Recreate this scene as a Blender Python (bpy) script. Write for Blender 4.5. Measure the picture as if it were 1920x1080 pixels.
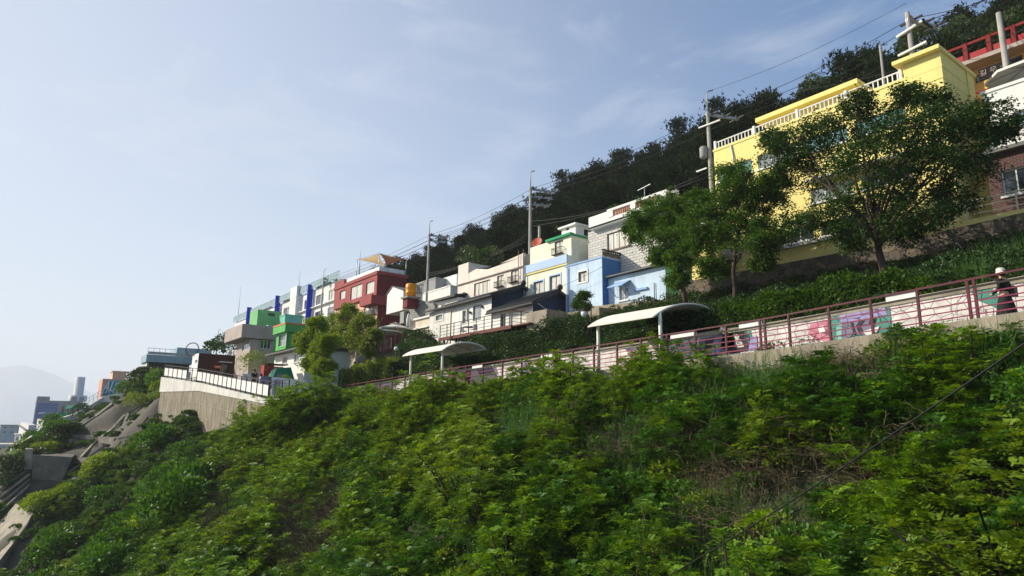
import bpy, math, random
import numpy as np
from mathutils import Vector
random.seed(7); RNG = np.random.default_rng(7)
SC = bpy.context.scene; COL = SC.collection
for o in list(bpy.data.objects): bpy.data.objects.remove(o)

# ---------------------------------------------------------------- camera
F = 1240.0
def _n(v): v = np.array(v, float); return v/np.linalg.norm(v)
_U = _n((80, 6040, 1240)); _D = np.array((-945., -242, 1240)); _D = _n(_D-_U*_D.dot(_U))
_Y = np.cross(_U, -_D)
if _Y[2] < 0: _Y = -_Y
ROT = np.array([-_D, _Y, _U])                 # columns: right, up, forward of the camera in the world
cd = bpy.data.cameras.new('camera'); cam = bpy.data.objects.new('camera', cd); COL.objects.link(cam)
cd.sensor_width = 36; cd.lens = F/1920*36; cd.clip_start = 0.1; cd.clip_end = 20000
from mathutils import Matrix
cam.matrix_world = Matrix([[ROT[i][0], ROT[i][1], -ROT[i][2], 0] for i in range(3)]+[[0, 0, 0, 1]])
SC.camera = cam
SC.render.resolution_x, SC.render.resolution_y = 1024, 576
def ray(px, py): return ROT @ np.array([(px-960)/F, (540-py)/F, 1.])
def PY(px, py, Y): r = ray(px, py); return r*Y/r[1]
def PX(px, py, X): r = ray(px, py); return r*X/r[0]
def PD(px, py, d): return ray(px, py)*d
def proj(P):
    c = np.atleast_2d(P) @ ROT
    return 960+F*c[:, 0]/c[:, 2], 540-F*c[:, 1]/c[:, 2], c[:, 2]

# ---------------------------------------------------------------- light, sky, exposure
SUN = _n((-0.66, -0.60, 0.48)); EL = math.asin(SUN[2]); AZ = math.atan2(SUN[0], SUN[1])
w = bpy.data.worlds.new('World'); SC.world = w; w.use_nodes = True
nt = w.node_tree; bg = nt.nodes['Background']
sky = nt.nodes.new('ShaderNodeTexSky'); sky.sky_type = 'NISHITA'; sky.sun_disc = False
sky.sun_elevation = EL; sky.sun_rotation = AZ; sky.altitude = 20
sky.air_density = 1.0; sky.dust_density = .8; sky.ozone_density = 3.0
tc = nt.nodes.new('ShaderNodeTexCoord'); mp = nt.nodes.new('ShaderNodeMapping')
mp.inputs['Scale'].default_value = (2.2, 2.2, 7.0); mp.inputs['Rotation'].default_value = (0.25, -0.5, 0.3)
nz = nt.nodes.new('ShaderNodeTexNoise'); nz.inputs['Scale'].default_value = 1.6; nz.inputs['Detail'].default_value = 9
nz.inputs['Roughness'].default_value = 0.62; nz.inputs['Distortion'].default_value = 0.5
cr = nt.nodes.new('ShaderNodeValToRGB'); cr.color_ramp.elements[0].position = 0.53; cr.color_ramp.elements[1].position = 0.76
cr.color_ramp.elements[0].color = (0, 0, 0, 1); cr.color_ramp.elements[1].color = (.36, .36, .36, 1)
mx = nt.nodes.new('ShaderNodeMixRGB'); mx.inputs[2].default_value = (5.6, 5.9, 6.4, 1)
nt.links.new(tc.outputs['Generated'], mp.inputs[0]); nt.links.new(mp.outputs[0], nz.inputs[0]); nt.links.new(nz.outputs[0], cr.inputs[0])
hs = nt.nodes.new('ShaderNodeHueSaturation'); hs.inputs['Saturation'].default_value = 1.6; nt.links.new(sky.outputs[0], hs.inputs['Color'])
# thin high veil of cloud on the sunward side of the sky
dt = nt.nodes.new('ShaderNodeVectorMath'); dt.operation = 'DOT_PRODUCT'; dt.inputs[1].default_value = (SUN[0]/math.cos(EL), SUN[1]/math.cos(EL), -.25); nt.links.new(tc.outputs['Generated'], dt.inputs[0])
vr = nt.nodes.new('ShaderNodeMapRange'); vr.interpolation_type = 'SMOOTHSTEP'; vr.inputs['From Min'].default_value = -.55; vr.inputs['From Max'].default_value = .8; vr.inputs['To Max'].default_value = .72; nt.links.new(dt.outputs['Value'], vr.inputs[0])
vx = nt.nodes.new('ShaderNodeMixRGB'); vx.inputs[2].default_value = (5.75, 5.85, 6.0, 1); nt.links.new(vr.outputs[0], vx.inputs[0]); nt.links.new(hs.outputs[0], vx.inputs[1])
nt.links.new(cr.outputs[0], mx.inputs[0]); nt.links.new(vx.outputs[0], mx.inputs[1]); nt.links.new(mx.outputs[0], bg.inputs[0])
bg.inputs[1].default_value = 0.1
sl = bpy.data.lights.new('sun', 'SUN'); sl.energy = 5.0; sl.angle = math.radians(0.6); sl.color = (1.0, 0.91, 0.74)
so = bpy.data.objects.new('sun', sl); COL.objects.link(so)
so.rotation_euler = Vector(SUN).to_track_quat('Z', 'Y').to_euler()
SC.view_settings.view_transform = 'Standard'; SC.view_settings.look = 'None'; SC.view_settings.gamma = 1
SC.view_settings.exposure = 0.6; SC.view_settings.use_curve_mapping = False
SC.cycles.use_denoising = True; SC.cycles.max_bounces = 6; SC.cycles.volume_bounces = 3
SC.cycles.transparent_max_bounces = 8

# ---------------------------------------------------------------- helpers
MATS = {}
def rgb(h):                                   # sRGB 0-255 -> linear
    return tuple((c/255/12.92 if c/255 <= .04045 else ((c/255+.055)/1.055)**2.4) for c in h)
def mat(name, col, rough=.8, bump=.15, scale=3., var=.12, spec=.3, metal=0., streak=0., fine=30.):
    if name in MATS: return MATS[name]
    m = bpy.data.materials.new(name); m.use_nodes = True; t = m.node_tree; N = t.nodes; L = t.links
    b = N['Principled BSDF']; b.inputs['Roughness'].default_value = rough; b.inputs['Metallic'].default_value = metal
    b.inputs['Specular IOR Level'].default_value = spec
    g = N.new('ShaderNodeNewGeometry'); n1 = N.new('ShaderNodeTexNoise'); n1.inputs['Scale'].default_value = scale*.25
    n1.inputs['Detail'].default_value = 6; n1.inputs['Roughness'].default_value = .65
    L.new(g.outputs['Position'], n1.inputs['Vector'])
    r = N.new('ShaderNodeMapRange'); r.inputs['From Min'].default_value = .3; r.inputs['From Max'].default_value = .7
    r.inputs['To Min'].default_value = 1-var*1.4; r.inputs['To Max'].default_value = 1+var*.6
    L.new(n1.outputs[0], r.inputs[0])
    last = r.outputs[0]
    if streak:                                # rain streaks: noise squeezed along z
        mpn = N.new('ShaderNodeMapping'); mpn.inputs['Scale'].default_value = (2.5, 2.5, .22); L.new(g.outputs['Position'], mpn.inputs[0])
        n3 = N.new('ShaderNodeTexNoise'); n3.inputs['Scale'].default_value = 1.; n3.inputs['Detail'].default_value = 5; L.new(mpn.outputs[0], n3.inputs['Vector'])
        r3 = N.new('ShaderNodeMapRange'); r3.inputs['From Min'].default_value = .5; r3.inputs['From Max'].default_value = .72
        r3.inputs['To Min'].default_value = 1; r3.inputs['To Max'].default_value = 1-streak; L.new(n3.outputs[0], r3.inputs[0])
        mm = N.new('ShaderNodeMath'); mm.operation = 'MULTIPLY'; L.new(last, mm.inputs[0]); L.new(r3.outputs[0], mm.inputs[1]); last = mm.outputs[0]
    vm = N.new('ShaderNodeVectorMath'); vm.operation = 'SCALE'; vm.inputs[0].default_value = col; L.new(last, vm.inputs['Scale'])
    L.new(vm.outputs[0], b.inputs['Base Color'])
    if bump:
        n2 = N.new('ShaderNodeTexNoise'); n2.inputs['Scale'].default_value = fine; n2.inputs['Detail'].default_value = 3; L.new(g.outputs['Position'], n2.inputs['Vector'])
        bp = N.new('ShaderNodeBump'); bp.inputs['Strength'].default_value = bump; bp.inputs['Distance'].default_value = .03
        L.new(n2.outputs[0], bp.inputs['Height']); L.new(bp.outputs[0], b.inputs['Normal'])
    MATS[name] = m; return m
def leafmat(name, cols, trans=.35, rough=.5, objvar=.25, spec=.35):
    """leaf colour varies per leaf (random per island), per plant and over the ground"""
    m = bpy.data.materials.new(name); m.use_nodes = True; t = m.node_tree; N = t.nodes; L = t.links
    b = N['Principled BSDF']; out = N['Material Output']; b.inputs['Roughness'].default_value = rough; b.inputs['Specular IOR Level'].default_value = spec
    g = N.new('ShaderNodeNewGeometry'); r = N.new('ShaderNodeValToRGB'); e = r.color_ramp.elements
    for i, c in enumerate(cols):
        el = e[i] if i < 2 else e.new(1.); 
    for i, c in enumerate(cols): e[i].position = i/(len(cols)-1); e[i].color = (*c, 1)
    L.new(g.outputs['Random Per Island'], r.inputs[0])
    oi = N.new('ShaderNodeObjectInfo'); n1 = N.new('ShaderNodeTexNoise'); n1.inputs['Scale'].default_value = .35; n1.inputs['Detail'].default_value = 3
    L.new(g.outputs['Position'], n1.inputs['Vector'])
    a = N.new('ShaderNodeMath'); a.operation = 'MULTIPLY_ADD'; a.inputs[1].default_value = objvar; a.inputs[2].default_value = 1-objvar/2-.44
    L.new(oi.outputs['Random'], a.inputs[0])
    a2 = N.new('ShaderNodeMath'); a2.operation = 'MULTIPLY_ADD'; a2.inputs[1].default_value = .7; L.new(n1.outputs[0], a2.inputs[0]); L.new(a.outputs[0], a2.inputs[2])
    vm = N.new('ShaderNodeVectorMath'); vm.operation = 'SCALE'; L.new(r.outputs[0], vm.inputs[0]); L.new(a2.outputs[0], vm.inputs['Scale'])
    L.new(vm.outputs[0], b.inputs['Base Color'])
    tr = N.new('ShaderNodeBsdfTranslucent'); v2 = N.new('ShaderNodeVectorMath'); v2.operation = 'MULTIPLY'; v2.inputs[1].default_value = (1.75, 1.5, .4)
    L.new(vm.outputs[0], v2.inputs[0]); L.new(v2.outputs[0], tr.inputs['Color'])
    ms = N.new('ShaderNodeMixShader'); ms.inputs[0].default_value = trans; L.new(b.outputs[0], ms.inputs[1]); L.new(tr.outputs[0], ms.inputs[2]); L.new(ms.outputs[0], out.inputs[0])
    MATS[name] = m; return m
def brickmat(name, c1, c2, cm, bw=.4, bh=.18, mortar=.015, axis='x', rough=.85, irregular=0.):
    if name in MATS: return MATS[name]
    m = bpy.data.materials.new(name); m.use_nodes = True; t = m.node_tree; N = t.nodes; L = t.links; b = N['Principled BSDF']
    g = N.new('ShaderNodeNewGeometry'); s = N.new('ShaderNodeSeparateXYZ'); L.new(g.outputs['Position'], s.inputs[0])
    ad = N.new('ShaderNodeMath'); ad.operation = 'ADD'; L.new(s.outputs[0], ad.inputs[0]); L.new(s.outputs[1], ad.inputs[1])
    c = N.new('ShaderNodeCombineXYZ'); L.new(ad.outputs[0], c.inputs[0]); L.new(s.outputs[2], c.inputs[1])
    src = c.outputs[0]
    if irregular:
        nn = N.new('ShaderNodeTexNoise'); nn.inputs['Scale'].default_value = 1.3; nn.inputs['Detail'].default_value = 2; L.new(src, nn.inputs['Vector'])
        mxv = N.new('ShaderNodeVectorMath'); mxv.operation = 'MULTIPLY_ADD'; mxv.inputs[1].default_value = (irregular, irregular, 0); L.new(nn.outputs['Color'], mxv.inputs[0]); L.new(src, mxv.inputs[2]); src = mxv.outputs[0]
    br = N.new('ShaderNodeTexBrick'); br.inputs['Scale'].default_value = 1; br.inputs['Brick Width'].default_value = bw; br.inputs['Row Height'].default_value = bh
    br.inputs['Mortar Size'].default_value = mortar; br.inputs['Color1'].default_value = (*c1, 1); br.inputs['Color2'].default_value = (*c2, 1); br.inputs['Mortar'].default_value = (*cm, 1)
    L.new(src, br.inputs['Vector']); L.new(br.outputs['Color'], b.inputs['Base Color']); b.inputs['Roughness'].default_value = rough
    bp = N.new('ShaderNodeBump'); bp.invert = True; bp.inputs['Strength'].default_value = .6; bp.inputs['Distance'].default_value = .03
    L.new(br.outputs['Fac'], bp.inputs['Height']); L.new(bp.outputs[0], b.inputs['Normal'])
    MATS[name] = m; return m
def stonemat(name, c1, c2, cm, scale=1.6, joint=.05, bump=.8, white=False):
    """irregular fitted stones with joints (voronoi cells)"""
    m = bpy.data.materials.new(name); m.use_nodes = True; t = m.node_tree; N = t.nodes; L = t.links; b = N['Principled BSDF']
    g = N.new('ShaderNodeNewGeometry'); mpn = N.new('ShaderNodeMapping'); mpn.inputs['Scale'].default_value = (1, .3, 1.25); L.new(g.outputs['Position'], mpn.inputs[0])
    v = N.new('ShaderNodeTexVoronoi'); v.feature = 'DISTANCE_TO_EDGE'; v.inputs['Scale'].default_value = scale; v.inputs['Randomness'].default_value = .75; L.new(mpn.outputs[0], v.inputs['Vector'])
    v2 = N.new('ShaderNodeTexVoronoi'); v2.inputs['Scale'].default_value = scale; v2.inputs['Randomness'].default_value = .75; L.new(mpn.outputs[0], v2.inputs['Vector'])
    r = N.new('ShaderNodeMapRange'); r.inputs['From Min'].default_value = joint*.4; r.inputs['From Max'].default_value = joint; L.new(v.outputs['Distance'], r.inputs[0])
    s = N.new('ShaderNodeSeparateXYZ'); L.new(v2.outputs['Color'], s.inputs[0])
    mc = N.new('ShaderNodeMixRGB'); mc.inputs[1].default_value = (*c1, 1); mc.inputs[2].default_value = (*c2, 1); L.new(s.outputs[0], mc.inputs[0])
    n1 = N.new('ShaderNodeTexNoise'); n1.inputs['Scale'].default_value = 2.; n1.inputs['Detail'].default_value = 6; L.new(g.outputs['Position'], n1.inputs['Vector'])
    mr = N.new('ShaderNodeMapRange'); mr.inputs['From Min'].default_value = .3; mr.inputs['From Max'].default_value = .7; mr.inputs['To Min'].default_value = .7; mr.inputs['To Max'].default_value = 1.1; L.new(n1.outputs[0], mr.inputs[0])
    vs = N.new('ShaderNodeVectorMath'); vs.operation = 'SCALE'; L.new(mc.outputs[0], vs.inputs[0]); L.new(mr.outputs[0], vs.inputs['Scale'])
    m2 = N.new('ShaderNodeMixRGB'); m2.inputs[1].default_value = (*cm, 1); L.new(r.outputs[0], m2.inputs[0]); L.new(vs.outputs[0], m2.inputs[2])
    L.new(m2.outputs[0], b.inputs['Base Color']); b.inputs['Roughness'].default_value = .9
    bp = N.new('ShaderNodeBump'); bp.inputs['Strength'].default_value = bump; bp.inputs['Distance'].default_value = .05; L.new(r.outputs[0], bp.inputs['Height']); L.new(bp.outputs[0], b.inputs['Normal'])
    MATS[name] = m; return m

def tag(o, label=None, cat=None, group=None, kind=None):
    if label: o['label'] = label
    if cat: o['category'] = cat
    if group: o['group'] = group
    if kind: o['kind'] = kind
    return o
def empty(name, loc, label, cat, group=None):
    o = bpy.data.objects.new(name, None); COL.objects.link(o); o.location = Vector([float(c) for c in loc]); o.empty_display_size = .3
    return tag(o, label, cat, group)
def origin(o):
    v = Vector((0, 0, 0))
    while o is not None: v += o.location; o = o.parent
    return v
def mesh_obj(name, me, parent=None):
    o = bpy.data.objects.new(name, me); COL.objects.link(o)
    if parent is not None: o.parent = parent
    return o
class MB:
    """collects shapes in world coordinates, then links them as ONE mesh object"""
    def __init__(s): s.v = []; s.f = []; s.m = []; s.sm = []
    def add(s, vs, fs, mi=0, smooth=False):
        k = len(s.v); s.v += [tuple(map(float, p)) for p in vs]; s.f += [tuple(k+i for i in f) for f in fs]; s.m += [mi]*len(fs); s.sm += [smooth]*len(fs); return s
    def box(s, x0, x1, y0, y1, z0, z1, mi=0):
        if x0 > x1: x0, x1 = x1, x0
        if y0 > y1: y0, y1 = y1, y0
        if z0 > z1: z0, z1 = z1, z0
        return s.add([(x0, y0, z0), (x1, y0, z0), (x1, y1, z0), (x0, y1, z0), (x0, y0, z1), (x1, y0, z1), (x1, y1, z1), (x0, y1, z1)],
                     [(0, 3, 2, 1), (4, 5, 6, 7), (0, 1, 5, 4), (1, 2, 6, 5), (2, 3, 7, 6), (3, 0, 4, 7)], mi)
    def hexa(s, b, t, mi=0):                 # four bottom points, four top points
        return s.add(list(b)+list(t), [(0, 3, 2, 1), (4, 5, 6, 7), (0, 1, 5, 4), (1, 2, 6, 5), (2, 3, 7, 6), (3, 0, 4, 7)], mi)
    def bar(s, a, b, wd, h=None, mi=0):      # rectangular bar between two points
        a = Vector([float(c) for c in a]); b = Vector([float(c) for c in b]); d = (b-a)
        if d.length < 1e-6: return s
        d.normalize(); h = h or wd; up = Vector((0, 0, 1)) if abs(d.z) < .9 else Vector((0, 1, 0))
        r = d.cross(up).normalized()*wd/2; u = r.cross(d).normalized()*h/2
        return s.hexa([a-r-u, a+r-u, b+r-u, b-r-u], [a-r+u, a+r+u, b+r+u, b-r+u], mi)
    def tube(s, pts, rad, n=6, mi=0, caps=True):
        pts = [Vector([float(c) for c in p]) for p in pts]; k = len(pts); rad = rad if hasattr(rad, '__len__') else [rad]*k
        vs = []
        for i, p in enumerate(pts):
            d = (pts[min(i+1, k-1)]-pts[max(i-1, 0)]).normalized(); up = Vector((0, 0, 1)) if abs(d.z) < .92 else Vector((1, 0, 0))
            r = d.cross(up).normalized(); u = r.cross(d)
            vs += [p+(r*math.cos(2*math.pi*j/n)+u*math.sin(2*math.pi*j/n))*rad[i] for j in range(n)]
        fs = [(i*n+j, i*n+(j+1) % n, (i+1)*n+(j+1) % n, (i+1)*n+j) for i in range(k-1) for j in range(n)]
        if caps: fs += [tuple(range(n-1, -1, -1)), tuple((k-1)*n+j for j in range(n))]
        return s.add(vs, fs, mi, True)
    def lathe(s, c, prof, n=16, mi=0):       # (radius, z) profile round a vertical axis
        vs = [(c[0]+r*math.cos(2*math.pi*j/n), c[1]+r*math.sin(2*math.pi*j/n), c[2]+z) for r, z in prof for j in range(n)]
        fs = [(i*n+j, i*n+(j+1) % n, (i+1)*n+(j+1) % n, (i+1)*n+j) for i in range(len(prof)-1) for j in range(n)]
        return s.add(vs, fs, mi, True)
    def ball(s, c, r, n=12, mi=0, sz=1.):
        return s.lathe(c, [(max(r*math.sin(math.pi*i/8), .0005), -r*sz*math.cos(math.pi*i/8)) for i in range(9)], n, mi)
    def build(s, name, mats, parent=None):
        me = bpy.data.meshes.new(name); og = origin(parent) if parent is not None else Vector((0, 0, 0))
        me.from_pydata([(a-og.x, b-og.y, c-og.z) for a, b, c in s.v], [], s.f)
        for m in (mats if isinstance(mats, (list, tuple)) else [mats]): me.materials.append(m)
        me.polygons.foreach_set('material_index', s.m); me.polygons.foreach_set('use_smooth', s.sm); me.update()
        return mesh_obj(name, me, parent)
def wall_grid(mb, axis, c, a0, a1, z0, z1, holes, depth, mi=0):
    """wall plane (axis 'Y': at y=c facing -Y over x; 'X': at x=c facing +X over y) with openings whose reveals go inward"""
    A = sorted({a0, a1, *[h[0] for h in holes], *[h[1] for h in holes]}); Z = sorted({z0, z1, *[h[2] for h in holes], *[h[3] for h in holes]})
    A = [a for a in A if a0 <= a <= a1]; Z = [z for z in Z if z0 <= z <= z1]
    P = (lambda a, z, d=0: (a, c+d, z)) if axis == 'Y' else (lambda a, z, d=0: (c-d, a, z))
    for i in range(len(A)-1):
        for j in range(len(Z)-1):
            am, zm = (A[i]+A[i+1])/2, (Z[j]+Z[j+1])/2
            if any(h[0] < am < h[1] and h[2] < zm < h[3] for h in holes): continue
            mb.add([P(A[i], Z[j]), P(A[i+1], Z[j]), P(A[i+1], Z[j+1]), P(A[i], Z[j+1])], [(0, 1, 2, 3)], mi)
    for h in holes:
        q = [(h[0], h[2]), (h[1], h[2]), (h[1], h[3]), (h[0], h[3])]
        for k in range(4):
            (p, r), (p2, r2) = q[k], q[(k+1) % 4]
            mb.add([P(p, r), P(p2, r2), P(p2, r2, depth), P(p, r, depth)], [(3, 2, 1, 0)], mi)

# ---------------------------------------------------------------- plain materials
M = {}
def mk(key, col, **k): M[key] = mat(key, rgb(col), **k)
mk('white_paint', (222, 220, 212), streak=.3, var=.16); mk('white_clean', (230, 229, 224), var=.08, streak=.14); mk('cream', (214, 202, 184), streak=.12)
mk('pinkcream', (224, 214, 202), streak=.12); mk('taupe', (172, 158, 150), streak=.15); mk('yellow', (234, 218, 138), var=.05, streak=.06)
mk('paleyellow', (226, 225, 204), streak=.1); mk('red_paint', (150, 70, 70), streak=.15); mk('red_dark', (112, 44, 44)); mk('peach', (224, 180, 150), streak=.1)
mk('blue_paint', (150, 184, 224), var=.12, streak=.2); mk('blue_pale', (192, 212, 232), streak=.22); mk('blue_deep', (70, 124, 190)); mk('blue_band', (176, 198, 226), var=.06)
mk('blue_fin', (20, 54, 190), var=.04); mk('green_hi', (120, 186, 120), streak=.1); mk('green_lo', (92, 172, 92), streak=.1); mk('teal', (110, 190, 170), streak=.12)
mk('orange_trim', (216, 120, 84)); mk('grey_wall', (150, 152, 152), streak=.15); mk('greyblue', (150, 172, 180), streak=.1); mk('navy', (44, 58, 82)); mk('salmon', (206, 158, 138), streak=.1)
mk('concrete', (158, 148, 130), streak=.35, bump=.4, var=.25); mk('concrete_dark', (118, 112, 102), streak=.35, bump=.4, var=.3); mk('kerbwhite', (216, 212, 204), streak=.25)
mk('frame_dark', (38, 34, 34), rough=.45, bump=0); mk('frame_white', (215, 215, 212), rough=.4, bump=0); mk('frame_wood', (120, 92, 84), rough=.6, bump=0)
mk('maroon', (92, 30, 44), rough=.45, bump=.1, var=.25); mk('maroon_pink', (140, 52, 78), rough=.45, bump=.1, var=.25); mk('iron', (40, 34, 32), rough=.6, bump=.1)
mk('steel', (170, 172, 172), rough=.4, bump=0, metal=.3); mk('pole_concrete', (160, 156, 148), var=.2); mk('wire', (24, 24, 26), rough=.6, bump=0)
mk('tile_black', (44, 46, 50), rough=.6, bump=.3); mk('roof_grey', (110, 110, 108)); mk('canvas', (226, 222, 208), rough=.7, bump=.05); mk('canvas_tan', (204, 176, 136), bump=.05)
mk('wood_brown', (74, 38, 32), rough=.6); mk('deck_red', (98, 52, 44), rough=.7); mk('orange_tank', (240, 150, 20), rough=.4, bump=0); mk('dish_red', (190, 92, 66), rough=.5, bump=0)
mk('green_roof', (40, 150, 100)); mk('green_tarp', (24, 120, 92), rough=.6); mk('red_thing', (158, 34, 40), rough=.5); mk('asphalt', (96, 94, 92), var=.2); mk('purple', (128, 104, 180)); mk('bark', (70, 58, 48), bump=.6, fine=14, var=.3)
mk('soil', (62, 54, 36), var=.4, scale=6, bump=.5, fine=6); mk('skin', (196, 150, 124), rough=.6, bump=0, var=.03); mk('black_cloth', (24, 22, 26), bump=.1); mk('lav_cloth', (136, 140, 200)); mk('grey_cloth', (96, 94, 92)); mk('pink_cloth', (200, 120, 130)); mk('hair', (22, 18, 16), bump=.1); mk('hat_cream', (222, 214, 200)); mk('denim', (52, 62, 92))
mk('mural_purple', (172, 160, 208), bump=.1); mk('mural_grey', (122, 112, 142), bump=.1); mk('mural_teal', (84, 146, 134), bump=.1); mk('mural_mint', (130, 204, 190), bump=.1); mk('mural_pink', (222, 140, 158), bump=.1); mk('mural_dark', (52, 42, 52), bump=.1); mk('mural_black', (24, 22, 26)); mk('aloha_teal', (30, 120, 142)); mk('aloha_sky', (120, 196, 214)); mk('sign_orange', (214, 84, 40)); mk('gold_yellow', (230, 188, 104), streak=.08); mk('temple_red', (124, 36, 34)); mk('blue_sign', (20, 90, 190), rough=.4)
mk('city_white', (206, 206, 204)); mk('city_grey', (146, 146, 148)); mk('city_blue', (70, 104, 160)); mk('city_tower', (180, 186, 196))
mk('flower_white', (226, 226, 220), bump=0)
M['wall_white_stone'] = stonemat('wall_white_stone', rgb((230, 224, 218)), rgb((218, 212, 208)), rgb((146, 132, 134)), scale=2.3, joint=.035, bump=.5)
for k_, c_ in (('mural_purple', (172, 160, 208)), ('mural_grey', (132, 124, 148)), ('mural_teal', (84, 146, 134)), ('mural_mint', (146, 204, 192)), ('mural_pink', (222, 140, 158)), ('mural_dark', (70, 60, 70))):
    MATS.pop(k_, None); M[k_] = stonemat(k_+'_stone', rgb(c_), rgb(tuple(int(v*.93) for v in c_)), rgb(tuple(int(v*.55) for v in c_)), scale=2.3, joint=.035, bump=.5)
M['stone'] = stonemat('stone', rgb((118, 106, 88)), rgb((84, 78, 70)), rgb((54, 50, 44)), scale=2.1, joint=.04, bump=.6)  # stone tone darkened to put the tree shade into the wall
M['grey_brick'] = brickmat('grey_brick', rgb((200, 198, 192)), rgb((186, 184, 178)), rgb((120, 116, 112)), .62, .22, .016)
M['red_brick'] = brickmat('red_brick', rgb((84, 38, 36)), rgb((66, 32, 30)), rgb((104, 90, 84)), .24, .08, .012)
M['slate'] = brickmat('slate', rgb((150, 150, 146)), rgb((130, 130, 128)), rgb((84, 82, 80)), .5, .25, .02)
M['block'] = brickmat('block', rgb((176, 170, 160)), rgb((156, 152, 146)), rgb((110, 104, 98)), .42, .2, .015)
def glass(name, col, rough=.06, spec=.8):
    m = bpy.data.materials.new(name); m.use_nodes = True; N = m.node_tree.nodes; L = m.node_tree.links; b = N['Principled BSDF']
    b.inputs['Roughness'].default_value = rough; b.inputs['Specular IOR Level'].default_value = spec; b.inputs['Coat Weight'].default_value = .6; b.inputs['Coat Roughness'].default_value = .03
    g = N.new('ShaderNodeNewGeometry'); n = N.new('ShaderNodeTexNoise'); n.inputs['Scale'].default_value = 1.1; mpn = N.new('ShaderNodeMapping'); mpn.inputs['Scale'].default_value = (3, 3, .6)
    L.new(g.outputs['Position'], mpn.inputs[0]); L.new(mpn.outputs[0], n.inputs['Vector'])
    r = N.new('ShaderNodeMapRange'); r.inputs['From Min'].default_value = .35; r.inputs['From Max'].default_value = .65; r.inputs['To Min'].default_value = .75; r.inputs['To Max'].default_value = 1.1; L.new(n.outputs[0], r.inputs[0])
    vm = N.new('ShaderNodeVectorMath'); vm.operation = 'SCALE'; vm.inputs[0].default_value = col; L.new(r.outputs[0], vm.inputs['Scale']); L.new(vm.outputs[0], b.inputs['Base Color'])
    M[name] = m; return m
glass('pane_light', rgb((212, 208, 196)), .15, .5); glass('pane_mid', rgb((140, 146, 146))); glass('pane_dark', rgb((48, 54, 58))); glass('pane_teal', rgb((90, 140, 136)))  # pale panes: curtains and reflections put into the colour

# ---------------------------------------------------------------- terrain
def zp(x): return np.interp(x, [-60, -54, -38.5, -25, -14.3, -8.7, 0, 10, 40], [1.6, 1.7, 2.12, 2.45, 2.73, 3.05, 3.55, 4.2, 5.5])
YK = [-300, -60, -20, -3, 3, 8.6, 14, 17, 20, 22.25, 22.6, 25.1, 25.6, 28, 31, 35, 42, 55, 75, 95, 200]
def rr(xx, low, up): z = float(zp(xx)); return low+[z-.9, z-.12, z-.12]+up
TS = {
 40:   rr(40, [-60, -45, -30, -19, -13, -9, -4.5, -.8, 2.6], [6.0, 7, 8, 9.2, 13, 22, 36, 48, 50]),
 0:    rr(0,  [-60, -45, -31, -20, -14.2, -9.4, -4.6, -2.0, .9], [5.0, 6.2, 7, 8.7, 12, 21.5, 35.5, 47, 50]),
 -15:  rr(-15, [-60, -45, -31, -20, -14.2, -9.4, -4.8, -2.4, .35], [4.2, 5.6, 6.4, 8.6, 12, 21.5, 35.5, 46.5, 50]),
 -30:  rr(-30, [-60, -45, -31, -20, -14.2, -9.4, -5.0, -2.5, .2], [3.9, 5.2, 6.6, 8.6, 12, 21.5, 36, 45, 44]),
 -45:  rr(-45, [-60, -45, -31, -19, -13.2, -8.4, -4.4, -2.5, -.1], [3.6, 5.2, 6.6, 8.6, 12, 21, 36, 40, 40]),
 -56:  [-60, -45, -31, -19, -13, -8.2, -3.6, -1.0, .6, 1.1, 1.2, 1.2, 2.4, 4.2, 5.6, 7.6, 11, 20, 36, 37, 37],
 -70:  [-60, -45, -32, -20, -14.5, -9.5, -3.2, .6, 1.9, 2.4, 2.6, 3, 3.2, 4.0, 5.2, 7, 11, 20, 36, 36, 36],
 -84:  [-60, -45, -32, -20, -14, -8.5, -1.6, 1.9, 3.4, 3.6, 3.7, 4, 4.1, 4.6, 5.8, 7.5, 11, 20, 35, 35, 35],
 -97:  [-60, -45, -28, -14, -9, -5.0, 1.4, 3.4, 4.4, 4.6, 4.7, 5, 5, 5.6, 6.5, 8.5, 12, 20, 34, 34, 34],
 -110: [-60, -42, -24, -9.6, -4.9, -1.3, 2.4, 3.8, 4.6, 5, 5, 5, 5, 5.6, 6.5, 9, 12, 20, 33.5, 34, 34],
 -130: [-60, -42, -26, -11, -6.2, -2.3, 1.8, 3.4, 4.6, 5, 5, 5, 5, 5.6, 6.5, 9, 12, 20, 33, 34, 34],
 -200: [-60, -42, -22, -9.5, -5.2, -2.4, .8, 3.0, 4.4, 4.6, 4.6, 4.8, 5, 5.6, 6, 8, 12, 20, 27, 28, 28],
 -280: [-60, -40, -24, -14, -12, -10, -9.4, -9, -8, -8, -8, -8, -8, -7, -6, -4, 2, 8, 16, 18, 18],
 -400: [-60, -34, -18, -15, -14.6, -14, -14, -14, -14, -14, -14, -14, -14, -14, -14, -14, -13, -8, 0, 4, 6],
 -900: [-60, -34, -20, -18, -18, -18, -18, -18, -18, -18, -18, -18, -18, -18, -18, -18, -18, -18, -18, -18, -18]}
XS = sorted(TS); TZ = np.array([TS[x] for x in XS], float); XS = np.array(XS, float); YKa = np.array(YK, float)
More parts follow.
